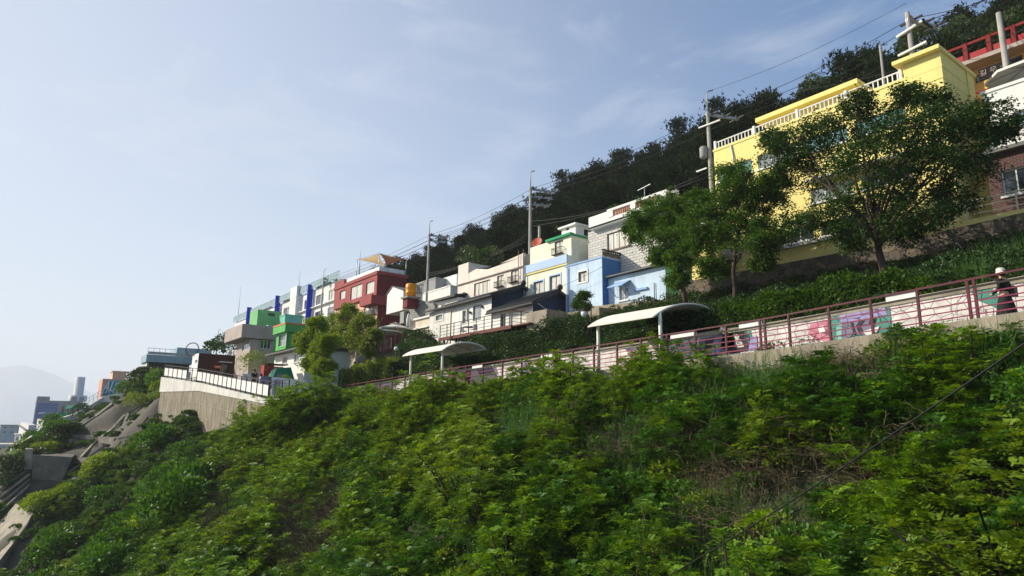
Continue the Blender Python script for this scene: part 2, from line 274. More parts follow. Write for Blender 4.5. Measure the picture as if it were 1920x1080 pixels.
def tz(x, y):
    x = np.atleast_1d(np.asarray(x, float)); y = np.atleast_1d(np.asarray(y, float))
    i = np.clip(np.searchsorted(XS, x)-1, 0, len(XS)-2); t = np.clip((x-XS[i])/(XS[i+1]-XS[i]), 0, 1); t = t*t*(3-2*t)*.5+t*.5
    j = np.clip(np.searchsorted(YKa, y)-1, 0, len(YK)-2); u = np.clip((y-YKa[j])/(YKa[j+1]-YKa[j]), 0, 1)
    z = (TZ[i, j]*(1-t)+TZ[i+1, j]*t)*(1-u)+(TZ[i, j+1]*(1-t)+TZ[i+1, j+1]*t)*u
    k = np.clip((21.5-y)/3, 0, 1)*np.clip((x+260)/60, 0, 1)
    z = z+k*(.45*np.sin(x*.31+1.7*np.sin(y*.22))*np.cos(y*.37+x*.11)+.25*np.sin(x*.83+y*.6)*np.cos(y*.9-x*.2))
    k3 = np.clip((20-y)/4, 0, 1)*np.clip((-58-x)/8, 0, 1)*np.clip((x+180)/30, 0, 1); z = z+k3*(1.1*np.sin(x*.42+y*.18)+.5*np.sin(x*.9-y*.3))
    k2 = np.clip((y-42)/10, 0, 1)
    return z+k2*(.8*np.sin(x*.13+.5)*np.cos(y*.1))
def z1(x, y): return float(tz(x, y)[0])
gx = np.concatenate([np.arange(-900, -140, 12), np.arange(-140, 40.1, 1.)]); gy = np.concatenate([np.arange(-300, -12, 12), np.arange(-12, 21, 1.), np.arange(21, 36, .5), np.arange(36, 200.1, 4.)])
GX, GY = np.meshgrid(gx, gy, indexing='ij'); GZ = tz(GX.ravel(), GY.ravel())
me = bpy.data.meshes.new('hillside'); nx, ny = len(gx), len(gy)
idx = np.arange(nx*ny).reshape(nx, ny); q = np.stack([idx[:-1, :-1], idx[1:, :-1], idx[1:, 1:], idx[:-1, 1:]], -1).reshape(-1, 4)
me.vertices.add(nx*ny); me.vertices.foreach_set('co', np.stack([GX.ravel(), GY.ravel(), GZ], 1).ravel()); me.loops.add(q.size); me.loops.foreach_set('vertex_index', q.ravel())
me.polygons.add(len(q)); me.polygons.foreach_set('loop_start', np.arange(0, q.size, 4)); me.polygons.foreach_set('loop_total', np.full(len(q), 4)); me.update(calc_edges=True)
me.polygons.foreach_set('use_smooth', np.ones(len(q), bool))
gm = bpy.data.materials.new('slope_ground'); gm.use_nodes = True; N = gm.node_tree.nodes; L = gm.node_tree.links; b = N['Principled BSDF']; b.inputs['Roughness'].default_value = .95
g = N.new('ShaderNodeNewGeometry'); n1 = N.new('ShaderNodeTexNoise'); n1.inputs['Scale'].default_value = .8; n1.inputs['Detail'].default_value = 8; L.new(g.outputs['Position'], n1.inputs['Vector'])
r = N.new('ShaderNodeValToRGB'); e = r.color_ramp.elements; e[0].position = .35; e[0].color = (*rgb((44, 40, 24)), 1); e[1].position = .65; e[1].color = (*rgb((58, 70, 28)), 1)  # dark soil tones, with the shadow of the shrub gaps put in
L.new(n1.outputs[0], r.inputs[0]); L.new(r.outputs[0], b.inputs['Base Color'])
n2 = N.new('ShaderNodeTexNoise'); n2.inputs['Scale'].default_value = 5; n2.inputs['Detail'].default_value = 8; L.new(g.outputs['Position'], n2.inputs['Vector']); bp = N.new('ShaderNodeBump'); bp.inputs['Distance'].default_value = .3; L.new(n2.outputs[0], bp.inputs['Height']); L.new(bp.outputs[0], b.inputs['Normal'])
me.materials.append(gm); tag(mesh_obj('hillside', me), 'steep hillside under the shrubs and houses', kind='structure')
# sea to the horizon
wm = mat('sea_water', rgb((70, 96, 110)), rough=.12, bump=.5, fine=.6, spec=.5)
mb = MB(); mb.add([(-9900, -3900, -26), (890, -3900, -26), (890, 3900, -26), (-9900, 3900, -26)], [(0, 1, 2, 3)]); tag(mb.build('sea', wm), kind='structure')
def onT(px, py, lift=.25, d0=20., d1=300.):
    """the point of the hillside seen at a pixel, raised a little"""
    d = np.arange(d0, d1, .5); r = ray(px, py); P = r[None]*d[:, None]; k = np.nonzero(P[:, 2] < tz(P[:, 0], P[:, 1])+lift)[0]
    return P[k[0]] if len(k) else P[-1]

# ---------------------------------------------------------------- buildings
def winparts(root, axis, c, a0, a1, za, zb, n=2, fr='frame_dark', pane='pane_light', depth=.14, sill=False, rail=False, casing=None, rows=1):
    """a window: frame mesh with mullions, its panes (sub-part), sill and railing where there is one"""
    P = (lambda x0, x1, d0, d1, z0, z1, mb: mb.box(x0, x1, c+d0, c+d1, z0, z1)) if axis == 'Y' else (lambda x0, x1, d0, d1, z0, z1, mb: mb.box(c-d1, c-d0, x0, x1, z0, z1))
    t = min(.06, (a1-a0)*.08); f = MB()
    P(a0, a0+t, depth-.05, depth, za, zb, f); P(a1-t, a1, depth-.05, depth, za, zb, f); P(a0+t, a1-t, depth-.05, depth, za, za+t, f); P(a0+t, a1-t, depth-.05, depth, zb-t, zb, f)
    for k in range(1, n):
        m_ = a0+(a1-a0)*k/n; P(m_-t*.45, m_+t*.45, depth-.045, depth, za+t, zb-t, f)
    for k in range(1, rows):
        m_ = za+(zb-za)*k/rows; P(a0+t, a1-t, depth-.04, depth-.002, m_-t*.4, m_+t*.4, f)
    w_ = f.build('window', M[fr], root)
    g_ = MB(); P(a0+t*.3, a1-t*.3, depth-.02, depth-.012, za+t*.3, zb-t*.3, g_); g_.build('pane', M[pane], w_)
    if casing:
        s_ = MB(); k = .13
        P(a0-k, a0, -.045, .02, za-k, zb+k, s_); P(a1, a1+k, -.045, .02, za-k, zb+k, s_); P(a0, a1, -.045, .02, zb, zb+k, s_); P(a0, a1, -.045, .02, za-k, za, s_); s_.build('casing', M[casing], w_)
    if sill:
        s_ = MB(); P(a0-.1, a1+.1, -.1, .02, za-.1, za-.004, s_); s_.build('sill', M[fr] if sill is True else M[sill], w_)
    if rail:
        s_ = MB(); h_ = (zb-za)*.45; P(a0-.1, a1+.1, -.32, -.28, za+h_-.04, za+h_, s_); P(a0-.1, a1+.1, -.32, -.28, za-.05, za-.01, s_); P(a0-.1, a1+.1, -.28, .0, za-.06, za-.02, s_)
        nb = max(4, int((a1-a0)/.13))
        for k in range(nb+1):
            x_ = a0-.09+(a1-a0+.16)*k/nb; P(x_, x_+.025, -.315, -.285, za-.02, za+h_-.03, s_)
        P(a0-.1, a0-.07, -.3, 0, za+h_-.04, za+h_, s_); P(a1+.07, a1+.1, -.3, 0, za+h_-.04, za+h_, s_)
        s_.build('window_railing', M['iron'], w_)
    return w_
class House:
    def __init__(s, name, label, cat, Y, L, R, S=None, D=None, zb=0, wall='white_paint', side=None, group=None, root=None, mesh='wall', dz=0):
        s.Y = Y; l = PY(*L, Y); r = PY(*R, Y); s.x0, s.x1 = l[0], r[0]; s.z1 = (l[2]+r[2])/2+dz; s.z0 = zb
        s.y1 = PX(*S, s.x1)[1] if S else Y+D
        s.root = root or empty(name, ((s.x0+s.x1)/2, Y, zb), label, cat, group)
        s.wall = M[wall]; s.side = M[side or wall]; s.h = {'F': [], 'S': []}; s.w = []; s.mesh = mesh
    def fp(s, p): v = PY(p[0], p[1], s.Y); return v[0], v[2]
    def sp(s, p): v = PX(p[0], p[1], s.x1); return v[1], v[2]
    def win(s, face, p, q, **k):                        # p top-left pixel, q bottom-right pixel
        f = s.fp if face == 'F' else s.sp; a, z = f(p); a2, z2 = f(q)
        return s.winw(face, a, a2, z2, z, **k)
    def winw(s, face, a0, a1, za, zb, **k):
        s.h[face].append((a0, a1, za, zb)); s.w.append((face, a0, a1, za, zb, k))
    def finish(s, parapet=.35, cap=None, capout=.05, caph=.12, roofmat=None, t=.18):
        mb = MB(); F_ = s.h['F']; S_ = s.h['S']; rz_ = s.z1-parapet
        wall_grid(mb, 'Y', s.Y, s.x0, s.x1, s.z0, s.z1, F_, .16, 0); wall_grid(mb, 'X', s.x1, s.Y, s.y1, s.z0, s.z1, S_, .16, 1)
        x0, x1, y0, y1 = s.x0, s.x1, s.Y, s.y1
        mb.add([(x0, y0, s.z0), (x0, y1, s.z0), (x0, y1, s.z1), (x0, y0, s.z1)], [(0, 3, 2, 1)]); mb.add([(x0, y1, s.z0), (x1, y1, s.z0), (x1, y1, s.z1), (x0, y1, s.z1)], [(0, 3, 2, 1)])
        mb.add([(x0, y0, rz_), (x1, y0, rz_), (x1, y1, rz_), (x0, y1, rz_)], [(0, 1, 2, 3)])
        if parapet > .01:
            o_ = [(x0, y0), (x1, y0), (x1, y1), (x0, y1)]; i_ = [(x0+t, y0+t), (x1-t, y0+t), (x1-t, y1-t), (x0+t, y1-t)]
            for k in range(4):
                a, b2, c2, d2 = o_[k], o_[(k+1) % 4], i_[(k+1) % 4], i_[k]
                mb.add([(*a, s.z1), (*b2, s.z1), (*c2, s.z1), (*d2, s.z1)], [(0, 1, 2, 3)]); mb.add([(*d2, rz_), (*c2, rz_), (*c2, s.z1), (*d2, s.z1)], [(0, 1, 2, 3)])
        mb.build(s.mesh, [s.wall, s.side], s.root)
        # dark room behind the openings
        for (face, a0, a1, za, zb, k) in s.w: winparts(s.root, 'Y' if face == 'F' else 'X', s.Y if face == 'F' else s.x1, a0, a1, za, zb, **k)
        if cap:
            c = MB(); o = capout
            c.box(x0-o, x1+o, y0-o, y0+.2, s.z1-caph, s.z1+.03); c.box(x1-.2, x1+o, y0+.2, y1+o, s.z1-caph, s.z1+.028); c.box(x0-o, x0+.2, y0+.2, y1+o, s.z1-caph, s.z1+.028)
            c.build('parapet_cap', M[cap], s.root)
        return s
    def band(s, za, zb, out, m, name='moulding'):
        c = MB(); c.box(s.x0-.01, s.x1+out, s.Y-out, s.Y, za, zb); c.box(s.x1, s.x1+out, s.Y, s.y1, za, zb-.003); return c.build(name, M[m], s.root)
def gable(root, x0, x1, y0, y1, ze, zr, over, m, wallm=None, thick=.12, name='roof', axis='x'):
    """pitched roof with its ridge along x over the rectangle; walls' gable ends filled"""
    ym = (y0+y1)/2; s = (zr-ze)/(ym-y0); mb = MB()
    ya, yb = y0-over, y1+over; za = ze-over*s; X0, X1 = x0-over, x1+over
    mb.hexa([(X0, ya, za), (X1, ya, za), (X1, ym, zr), (X0, ym, zr)], [(X0, ya, za+thick), (X1, ya, za+thick), (X1, ym, zr+thick), (X0, ym, zr+thick)])
    mb.hexa([(X0, ym, zr), (X1, ym, zr), (X1, yb, za), (X0, yb, za)], [(X0, ym, zr+thick), (X1, ym, zr+thick), (X1, yb, za+thick), (X0, yb, za+thick)])
    o = mb.build(name, M[m], root)
    if wallm:
        for X in (x0, x1): MB().add([(X, y0, ze), (X, y1, ze), (X, ym, zr)], [(0, 1, 2)]).build('gable_wall', M[wallm], root)
    return o
def rail(root, pts, h, posts, bars, pm, bm, wd=.05, bw=.035, name='post'):
    """posts and horizontal bars along a polyline; pts are ground points"""
    P = [Vector([float(c) for c in p]) for p in pts]
    seg = [(P[i+1]-P[i]).length for i in range(len(P)-1)]; tot = sum(seg)
    def at(d):
        for i, l in enumerate(seg):
            if d <= l or i == len(seg)-1: return P[i].lerp(P[i+1], min(1, d/l))
            d -= l
    for k in range(posts+1):
        p = at(tot*k/posts); MB().bar(p-Vector((0, 0, .05)), p+Vector((0, 0, h)), wd).build(name, M[pm], root)
    for f, b_ in bars:
        mb = MB()
        for i in range(len(P)-1): mb.bar(P[i]+Vector((0, 0, h*f)), P[i+1]+Vector((0, 0, h*f)), b_)
        mb.build('rail_bar', M[bm], root)

# yellow building -------------------------------------------------
H = House('yellow_building', 'large yellow apartment building with a roof railing behind the dark spreading tree', 'building', 34, (1338, 282), (1765, 122), S=(1826, 200), zb=8.2, wall='yellow', dz=-.05)
H.z1 = PY(1338, 282, 34)[2]; YR = H.root
zt = PY(1341, 320, 34)[2]; zb_ = PY(1341, 345, 34)[2]
xa = H.x0+.15
for k in range(4): H.winw('F', xa+k*2.9, xa+k*2.9+2.5, zb_, zt, n=3, fr='frame_white', pane='pane_teal' if k != 1 else 'pane_mid', sill='frame_white')
z2t = PY(1583, 337, 34)[2]; z2b = PY(1583, 366, 34)[2]
for k, p in ((2, 'pane_mid'), (3, 'pane_dark')): H.winw('F', xa+.4+k*2.8, xa+2.7+k*2.8, z2b, z2t, n=3, fr='frame_white', pane=p, sill='frame_white')
z3t = PY(1475, 432, 34)[2]; z3b = PY(1475, 458, 34)[2]
for k in (1, 2): H.winw('F', xa+.6+k*2.9, xa+3.1+k*2.9, z3b, z3t, n=3, fr='frame_white', pane='pane_dark', sill='frame_white')
H.winw('S', 37.5, 38.6, 14.3, 15.4, n=2, fr='frame_white', pane='pane_dark')
H.finish(parapet=.5, cap='yellow', capout=.04)
mb = MB(); mb.box(H.x0+3.2, H.x0+9, 33.7, 33.98, z3b-.3, z3b-.2); mb.build('ledge', M['frame_white'], YR)
mb = MB(); mb.box(H.x0+6.2, H.x1-.3, 33.3, 33.98, z2t+.25, z2t+.33); mb.build('window_awning', M['frame_white'], YR)
# roof railing (short white palings on the parapet)
zr = H.z1; x1r = PY(1692, 160, 34)[0]; mb = MB(); mb.box(H.x0+.05, x1r, 34.05, 34.12, zr+.46, zr+.52); mb.box(H.x0+.05, x1r, 34.05, 34.12, zr+.05, zr+.09)
x = H.x0+.08
while x < x1r: mb.box(x, x+.05, 34.06, 34.11, zr+.03, zr+.47); x += .24
for x in np.linspace(H.x0+.1, x1r-.05, 5): mb.box(x-.07, x+.07, 34.0, 34.14, zr+.03, zr+.6)
mb.build('roof_railing', M['white_clean'], YR)
# penthouse
a = PY(1428, 235, 36.2); b_ = PY(1612, 160, 36.2); zs = (PY(1425, 224, 36)[2]+PY(1614, 151, 36)[2])/2
mb = MB(); mb.box(a[0]+.2, b_[0]-.1, 36.2, 40, zr-.4, zs-.28); mb.build('penthouse', M['yellow'], YR)
mb = MB(); mb.box(a[0]-.05, b_[0]+.15, 35.6, 40.3, zs-.28, zs); mb.build('penthouse_roof', M['yellow'], YR)
p = PY(1524, 200, 36.2); q = PY(1566, 200, 36.2); winparts(YR, 'Y', 36.1, p[0], q[0], zr+.15, zr+.95, n=3, fr='frame_white', pane='pane_mid', depth=.05)
# stair tower
xl = PY(1693, 125, 34)[0]; zt_ = PY(1767, 90, 34)[2]; yb_ = PX(1826, 160, H.x1)[1]
mb = MB(); mb.box(xl, H.x1+.02, 33.97, yb_, zr-.7, zt_-.1); mb.build('stair_tower', M['yellow'], YR)
mb = MB(); mb.box(xl-.35, H.x1+.12, 33.6, yb_+.15, zt_-.1, zt_+.1); mb.build('tower_roof', M['yellow'], YR)
mb = MB(); mb.tube([(H.x1+.08, 37.1, zt_-.15), (H.x1+.08, 37.1, 9.5)], .05); mb.build('drainpipe', M['yellow'], YR)
mb = MB(); mb.tube([(H.x0+1.3, 33.93, zr-.1), (H.x0+1.45, 33.93, zr-1.0), (H.x0+1.45, 33.93, zt+.1)], .045); mb.build('drainpipe', M['frame_white'], YR)
# lower wing that reaches past the left corner
xw0 = PY(1298, 525, 33.4)[0]; xw1 = PY(1349, 515, 33.4)[0]; mb = MB(); mb.box(xw0, xw1, 33.4, 36, 8.2, 12.3); mb.build('lower_wing', M['yellow'], YR)
mb = MB(); mb.box(xw0-.15, xw1+.1, 33.25, 36, 12.3, 12.5); mb.build('lower_wing_roof', M['frame_white'], YR)
MB().box(xw1+.25, xw1+1.2, 33.5, 33.98, 9.9, 10.6).build('utility_box', M['grey_wall'], YR)
# side annex right of it
mb = MB(); mb.box(H.x1+.03, H.x1+1.2, 36.2, 39, 8.6, 11.5); mb.build('annex', M['yellow'], YR)
# cottage parts on the right
H = House('brick_house', 'dark red brick house in shade beside the yellow building', 'house', 34.9, (1852, 328), (1990, 270), D=6, zb=8.6, wall='red_brick'); H.z1 = 12.6
H.winw('F', H.x0+.5, H.x0+1.6, 10.4, 11.6, n=2, fr='frame_white', pane='pane_dark', sill=True); H.winw('F', H.x0+2.4, H.x0+3.4, 10.4, 11.6, n=2, fr='frame_white', pane='pane_dark', sill=True)
H.finish(parapet=.2, cap='roof_grey', capout=.35, caph=.15)
H = House('white_house', 'white two storey house with horizontal grooves at the right edge', 'house', 35.2, (1842, 182), (2010, 108), D=8, zb=10, wall='white_clean')
H.win('F', (1901, 210), (1945, 227), n=3, fr='frame_white', pane='pane_teal', casing='white_clean', sill='frame_white'); H.win('F', (1909, 268), (1945, 268), n=2, pane='pane_mid') if 0 else None
H.finish(parapet=.5, cap='white_clean', capout=.06)
for zz in (.34, .55, .62): H.band(H.z0+(H.z1-H.z0)*zz, H.z0+(H.z1-H.z0)*zz+.05, .03, 'white_paint')
# brick annex seen between tree and house
# yellow and red traditional restaurant on the hill
H = House('restaurant', 'yellow walled building with dark red columns, balcony and a black sign up the hill', 'building', 44, (1792, 105), (2040, 10), D=8, zb=14, wall='gold_yellow'); TRT = H.root
zE = PY(1806, 105, 43)[2]-.75; H.z1 = zE+.1
H.win('F', (1878, 116), (1905, 130), n=2, fr='frame_dark', pane='pane_mid'); H.win('F', (1828, 142), (1845, 152), n=2, fr='frame_dark', pane='pane_mid'); H.finish(parapet=0)
mb = MB(); mb.box(H.x0-.8, H.x1+1, 42.9, 52, zE+.1, zE+.35); mb.build('balcony_floor', M['taupe'], TRT)
for k in range(5): x = H.x0+.4+k*3.4; MB().tube([(x, 43.5, 14), (x, 43.5, zE+.1)], .2, 10).build('column', M['temple_red'], TRT)
mb = MB()
for k in range(14):
    x = H.x0-.5+k*1.2; mb.box(x, x+.22, 43.0, 43.2, zE+.25, zE+1.5)
mb.box(H.x0-.7, H.x1+1, 43.04, 43.16, zE+1.35, zE+1.5); mb.build('balustrade', M['temple_red'], TRT)
mb = MB(); mb.box(H.x0-.6, H.x1+.9, 43.08, 43.12, zE+.36, zE+.45)
for k in range(13): x = H.x0-.2+k*1.2; mb.box(x, x+.85, 43.07, 43.13, zE+.35, zE+.8)
mb.build('balustrade_panels', M['red_thing'], TRT)
s0 = PY(1828, 118, 43.0); s1 = PY(1908, 80, 43.0); mb = MB(); mb.box(s0[0], s1[0], 43.3, 43.45, zE-1.0, zE-.3); sg = mb.build('sign_board', M['mural_black'], TRT)
def text(body, size, m, parent, loc, rot=(math.pi/2, 0, 0), ext=.01, shear=0, name='lettering', sx=1.):
    c = bpy.data.curves.new(name, 'FONT'); c.body = body; c.size = size; c.extrude = ext; c.align_x = 'CENTER'; c.align_y = 'CENTER'; c.shear = shear; c.materials.append(m); c.resolution_u = 3
    tmp = bpy.data.objects.new('tmp', c); COL.objects.link(tmp); bpy.context.view_layer.update(); me = bpy.data.meshes.new_from_object(tmp); bpy.data.objects.remove(tmp)
    if not me.materials: me.materials.append(m)
    o = mesh_obj(name, me, parent); o.location = Vector([float(v) for v in loc])-origin(parent); o.rotation_euler = rot; return o
text('길 우 소', .42, M['taupe'], sg, ((s0[0]+s1[0])/2-.3, 43.27, zE-.65)); 
mb = MB(); mb.bar((H.x0, 42.2, zE-2.2), (H.x1, 42.2, zE-2.2), .1); mb.bar((H.x0, 42.2, zE-2.9), (H.x1, 42.2, zE-2.9), .1)
for k in range(9): x = H.x0+k*1.9; mb.box(x, x+.15, 42.15, 42.3, zE-3.4, zE-2.15)
mb.build('lower_railing', M['temple_red'], TRT)
MB().box(H.x0, H.x1, 42.1, 44, 13, zE-3.4).build('terrace_base', M['gold_yellow'], TRT)
def parasol(px, py, Y, rad, hgt, label, zc=None, mm='canvas', group=None, drop=.55, n=8):
    c = PY(px, py, Y) if zc is None else zc; r = empty('parasol', (c[0], c[1], c[2]-hgt), label, 'parasol', group); mb = MB(); top = (c[0], c[1], c[2])
    for rr_, z0_, z1_ in ((rad, -drop, -.1), (rad*.35, -.14, .0)):
        o_ = [(c[0]+rr_*math.cos(2*math.pi*k/n+.3), c[1]+rr_*math.sin(2*math.pi*k/n+.3), c[2]+z0_) for k in range(n)]
        mb.add([(c[0], c[1], c[2]+z1_)]+o_, [(0, 1+k, 1+(k+1) % n) for k in range(n)])
        if rr_ == rad:
            lo = [(p_[0], p_[1], p_[2]-.12) for p_ in o_]; mb.add(o_+lo, [(k, k+n, (k+1) % n+n, (k+1) % n) for k in range(n)])
    mb.build('canopy', M[mm], r); MB().tube([(c[0], c[1], c[2]-hgt), (c[0], c[1], c[2]+.1)], .04).build('pole', M['steel'], r)
    mb = MB()
    for k in range(n): a_ = 2*math.pi*k/n+.3; mb.bar((c[0], c[1], c[2]-.16), (c[0]+rad*.98*math.cos(a_), c[1]+rad*.98*math.sin(a_), c[2]-drop-.03), .025)
    mb.build('ribs', M['steel'], r); return r
parasol(1925, 118, 36.5, 1.7, 2.0, 'grey parasol on the roof of the white house at the right edge', mm='canvas')
# pipe fence beside the brick house and its ledge
rt = empty('pipe_railing', (*PY(1812, 408, 33.9)[:2], 9.3), 'pale pipe railing on the yellow ledge in front of the brick house', 'railing')
a = PY(1812, 408, 33.8); rail(rt, [(a[0], 33.8, 9.25), (a[0]+1.55, 33.8, 9.25), (-3, 33.8, 9.25)], .95, 4, ((1, .05), (.66, .035), (.33, .035), (.03, .04)), 'cream', 'cream', .06)
mb = MB(); mb.box(-11.0, 2, 33.3, 36.5, 7.5, 9.22); tag(mb.build('ledge', M['yellow']), 'low yellow painted ledge carrying the pipe railing', 'ledge')
# stone retaining wall below the yellow building
def wallstrip(name, m, pts, y0, y1, label=None, cat=None, kind=None, group=None, zfun=None):
    mb = MB()
    for (xa, za, zb1), (xb, zc, zd) in zip(pts[:-1], pts[1:]):
        mb.hexa([(xa, y0, za), (xb, y0, zc), (xb, y1, zc), (xa, y1, za)], [(xa, y0, zb1), (xb, y0, zd), (xb, y1, zd), (xa, y1, zb1)])
    return tag(mb.build(name, M[m]), label, cat, group, kind)
wallstrip('stone_wall', 'stone', [(float(PY(1272, 560, 32.6)[0]), 5, 8.75), (-25.3, 5, 8.78), (-13.6, 5, 8.66), (-8.6, 5, 8.85), (4, 5, 8.9)], 32.6, 33.2, 'shaded rubble stone retaining wall below the yellow building', 'stone wall')

# white house with the arched balustrade ---------------------------
H = House('balustrade_house', 'white and grey block house with an arched roof balustrade behind the leafy tree', 'house', 36, (1103, 470), (1262, 420), D=7, zb=9, wall='grey_brick'); BR = H.root
zB0 = PY(1118, 431, 36)[2]; zB1 = PY(1141, 399, 36)[2]; zB1 = (zB1+PY(1249, 364, 36)[2])/2; H.z1 = zB0
H.win('F', (1138, 439), (1181, 459), n=4, fr='frame_wood', pane='pane_light', sill='frame_wood'); 
H.finish(parapet=0)
x0, x1 = PY(1104, 440, 35.5)[0], PY(1249, 365, 35.5)[0]; xm = PY(1141, 400, 35.5)[0]; hb = (zB1-zB0)*.42
mb = MB(); mb.box(x0, x1, 35.5, 35.7, zB0, zB0+hb); mb.box(x1-.2, x1, 35.7, 42, zB0, zB1-.1); mb.box(x0, x1, 35.5, 42.9, zB0-.02, zB0+.15)
mb.box(x0, xm, 35.5, 35.7, zB0+hb, zB1-.05); mb.box(x0, x0+.2, 35.7, 42, zB0, zB1-.05); mb.build('roof_parapet', M['white_clean'], BR)
mb = MB(); mb.box(xm-.1, x1+.08, 35.42, 35.78, zB1-.12, zB1+.06)
xc = PY(1188, 383, 35.5)[0]
for x in (xm+.0, xc-.3, x1-.5): mb.box(x, x+.5, 35.44, 35.76, zB0+hb, zB1-.12)
mb.build('parapet_coping', M['white_clean'], BR)
def arches(xa, xb, za, zb, y, n, root, m='salmon'):
    mb = MB(); wv = (xb-xa)/n; K = 6
    for k in range(n):
        cx = xa+wv*(k+.5); r = wv*.34; zc = zb-.06-r
        for sgn in (-1, 1):
            ex = cx+sgn*wv/2; arc = [(cx+sgn*r*math.cos(t_), zc+r*math.sin(t_)) for t_ in np.linspace(0, math.pi/2, K)]
            poly = [(ex, za), (cx+sgn*r, za)]+arc+[(cx, zb), (ex, zb)]
            f = [(x_, y, z_) for x_, z_ in poly]; bk = [(x_, y+.12, z_) for x_, z_ in poly]; n_ = len(poly)
            mb.add(f+bk, [tuple(range(n_)), tuple(range(2*n_-1, n_-1, -1))]+[(i, (i+1) % n_, n_+(i+1) % n_, n_+i) for i in range(n_)])
    mb.build('arched_balusters', M[m], root)
arches(xm+.5, xc-.3, zB0+hb, zB1-.12, 35.55, 8, BR); arches(xc+.2, x1-.5, zB0+hb, zB1-.12, 35.55, 8, BR)
MB().tube([(xc-.6, 35.45, zB0+hb), (xc-.6, 35.45, zB0-1.5)], .03).build('drainpipe', M['steel'], BR)
q = PY(1209, 378, 37); r_ = empty('roof_antenna', q, 'thin roof antenna above the arched balustrade', 'antenna'); MB().tube([q, q+np.array((0, 0, 1.2))], .03).build('mast', M['steel'], r_); MB().bar(q+np.array((-.7, 0, 1.1)), q+np.array((.6, 0, 1.25)), .03).build('crossbar', M['steel'], r_)
q = PY(1266, 362, 36.5); r_ = empty('rooftop_speaker', q, 'white horn speaker on the balustrade corner', 'speaker'); mb = MB(); mb.lathe(q, [(.16, -.25), (.28, -.1), (.28, .12), (.12, .25)]); mb.build('horn', M['white_clean'], r_); MB().bar(q-np.array((.8, 0, .35)), q, .04).build('bracket', M['steel'], r_)

# cream house with blue band ---------------------------------------
H = House('cream_house', 'cream two storey house with a pale blue band and green roof edge', 'house', 35.2, (994, 467), (1071, 438), S=(1107, 446), zb=11.5, wall='paleyellow'); CR = H.root
H.z1 = PY(1071, 440, 35.2)[2]; zbnd = PY(1071, 490, 35)[2]; zbt = PY(1071, 478, 35)[2]
H.win('F', (1040, 454), (1056, 474), n=2, fr='frame_dark', rail=True); H.finish(parapet=.2)
mb = MB(); mb.box(PY(1023, 456, 35)[0], H.x1+.15, 34.95, 35.4, H.z1-.04, H.z1+.16); mb.box(H.x1-.1, H.x1+.15, 35.4, H.y1, H.z1-.04, H.z1+.1); mb.build('green_roof_edge', M['green_roof'], CR)
Hb = House('x', None, None, 34.7, (986, 506), (1064, 480), S=(1075, 490), zb=8.2, wall='paleyellow', root=CR, mesh='lower_wall'); Hb.x1 = max(Hb.x1, H.x1-.0); Hb.y1 = 39
Hb.z1 = zbt
Hb.win('F', (1001, 530), (1019, 549), n=2, fr='frame_dark', casing='blue_band'); Hb.win('F', (1031, 519), (1051, 541), n=2, fr='frame_dark', casing='blue_band'); Hb.finish(parapet=.3)
mb = MB(); mb.box(Hb.x0-.05, Hb.x1+.06, 34.55, 34.7, zbnd-.15, zbt+.03); mb.build('blue_band', M['blue_band'], CR)
MB().box(Hb.x0-.04, Hb.x1+.05, 34.6, 34.69, zbnd-.3, zbnd-.15).build('yellow_moulding', M['yellow'], CR)
MB().tube([(Hb.x0+.05, 34.5, zbt), (Hb.x0+.05, 34.5, 8.5)], .05).build('drainpipe', M['blue_paint'], CR)
a = PY(1051, 428, 38); b_ = PY(1079, 416, 38); ye = PX(1104, 420, b_[0])[1]; z_ = (a[2]+b_[2])/2
Hp = House('x', None, None, 38, (1053, 430), (1079, 417), S=(1104, 420), zb=H.z1-.4, wall='white_clean', root=CR, mesh='roof_room'); Hp.win('F', (1061, 428), (1067, 431), n=1, pane='pane_dark'); Hp.winw('S', 39.0, 40.2, Hp.z1-.9, Hp.z1-.3, n=1, pane='pane_dark'); Hp.finish(parapet=0, cap='white_clean', capout=.25, caph=.14)

# blue houses ------------------------------------------------------
H = House('blue_house', 'sky blue two storey house with a lattice parapet left of the awning window', 'house', 34, (1060.5, 500), (1128.5, 480), S=(1191, 499), zb=7.4, wall='blue_pale', side='blue_deep'); AR = H.root  # side blue deepened, the shade on that face put into the colour
H.win('F', (1085, 511), (1101, 526), n=2, fr='frame_dark', pane='pane_light', casing='white_clean'); H.finish(parapet=.2, cap='blue_paint', capout=.05, caph=.1)
mb = MB(); n_ = 15; L_ = H.y1-H.Y
for k in range(n_):
    y_ = H.Y+.15+(L_-.3)*k/n_; w_ = (L_-.3)/n_
    mb.box(H.x1-.12, H.x1-.02, y_, y_+.05, H.z1+.04, H.z1+.55); mb.bar((H.x1-.07, y_+.02, H.z1+.05), (H.x1-.07, y_+w_, H.z1+.52), .05); mb.bar((H.x1-.07, y_+.02, H.z1+.52), (H.x1-.07, y_+w_, H.z1+.05), .05)
mb.box(H.x1-.14, H.x1, H.Y+.1, H.y1, H.z1+.54, H.z1+.62); mb.build('lattice_parapet', M['iron'], AR)
MB().tube([(H.x0+.35, 33.93, H.z1-.2), (H.x0+.35, 33.93, 7.6)], .04).build('drainpipe', M['blue_deep'], AR)
bx1 = H.x1
H = House('blue_annex', 'pale blue single storey house with a small awning over its window', 'house', 34.6, (1137, 523), (1247, 498), D=3.2, zb=7.6, wall='blue_pale', side='teal'); NR = H.root
H.x0 = bx1+.03; zl = PY(1137, 523, 34.6)[2]; zr_ = PY(1219, 503, 34.6)[2]; H.z1 = min(zl, zr_)-.02
H.win('F', (1161, 541), (1178, 561), n=2, fr='frame_white', pane='pane_mid', sill='white_clean'); wz = H.fp((1161, 541)); wq = H.fp((1178, 561)); H.finish(parapet=0)
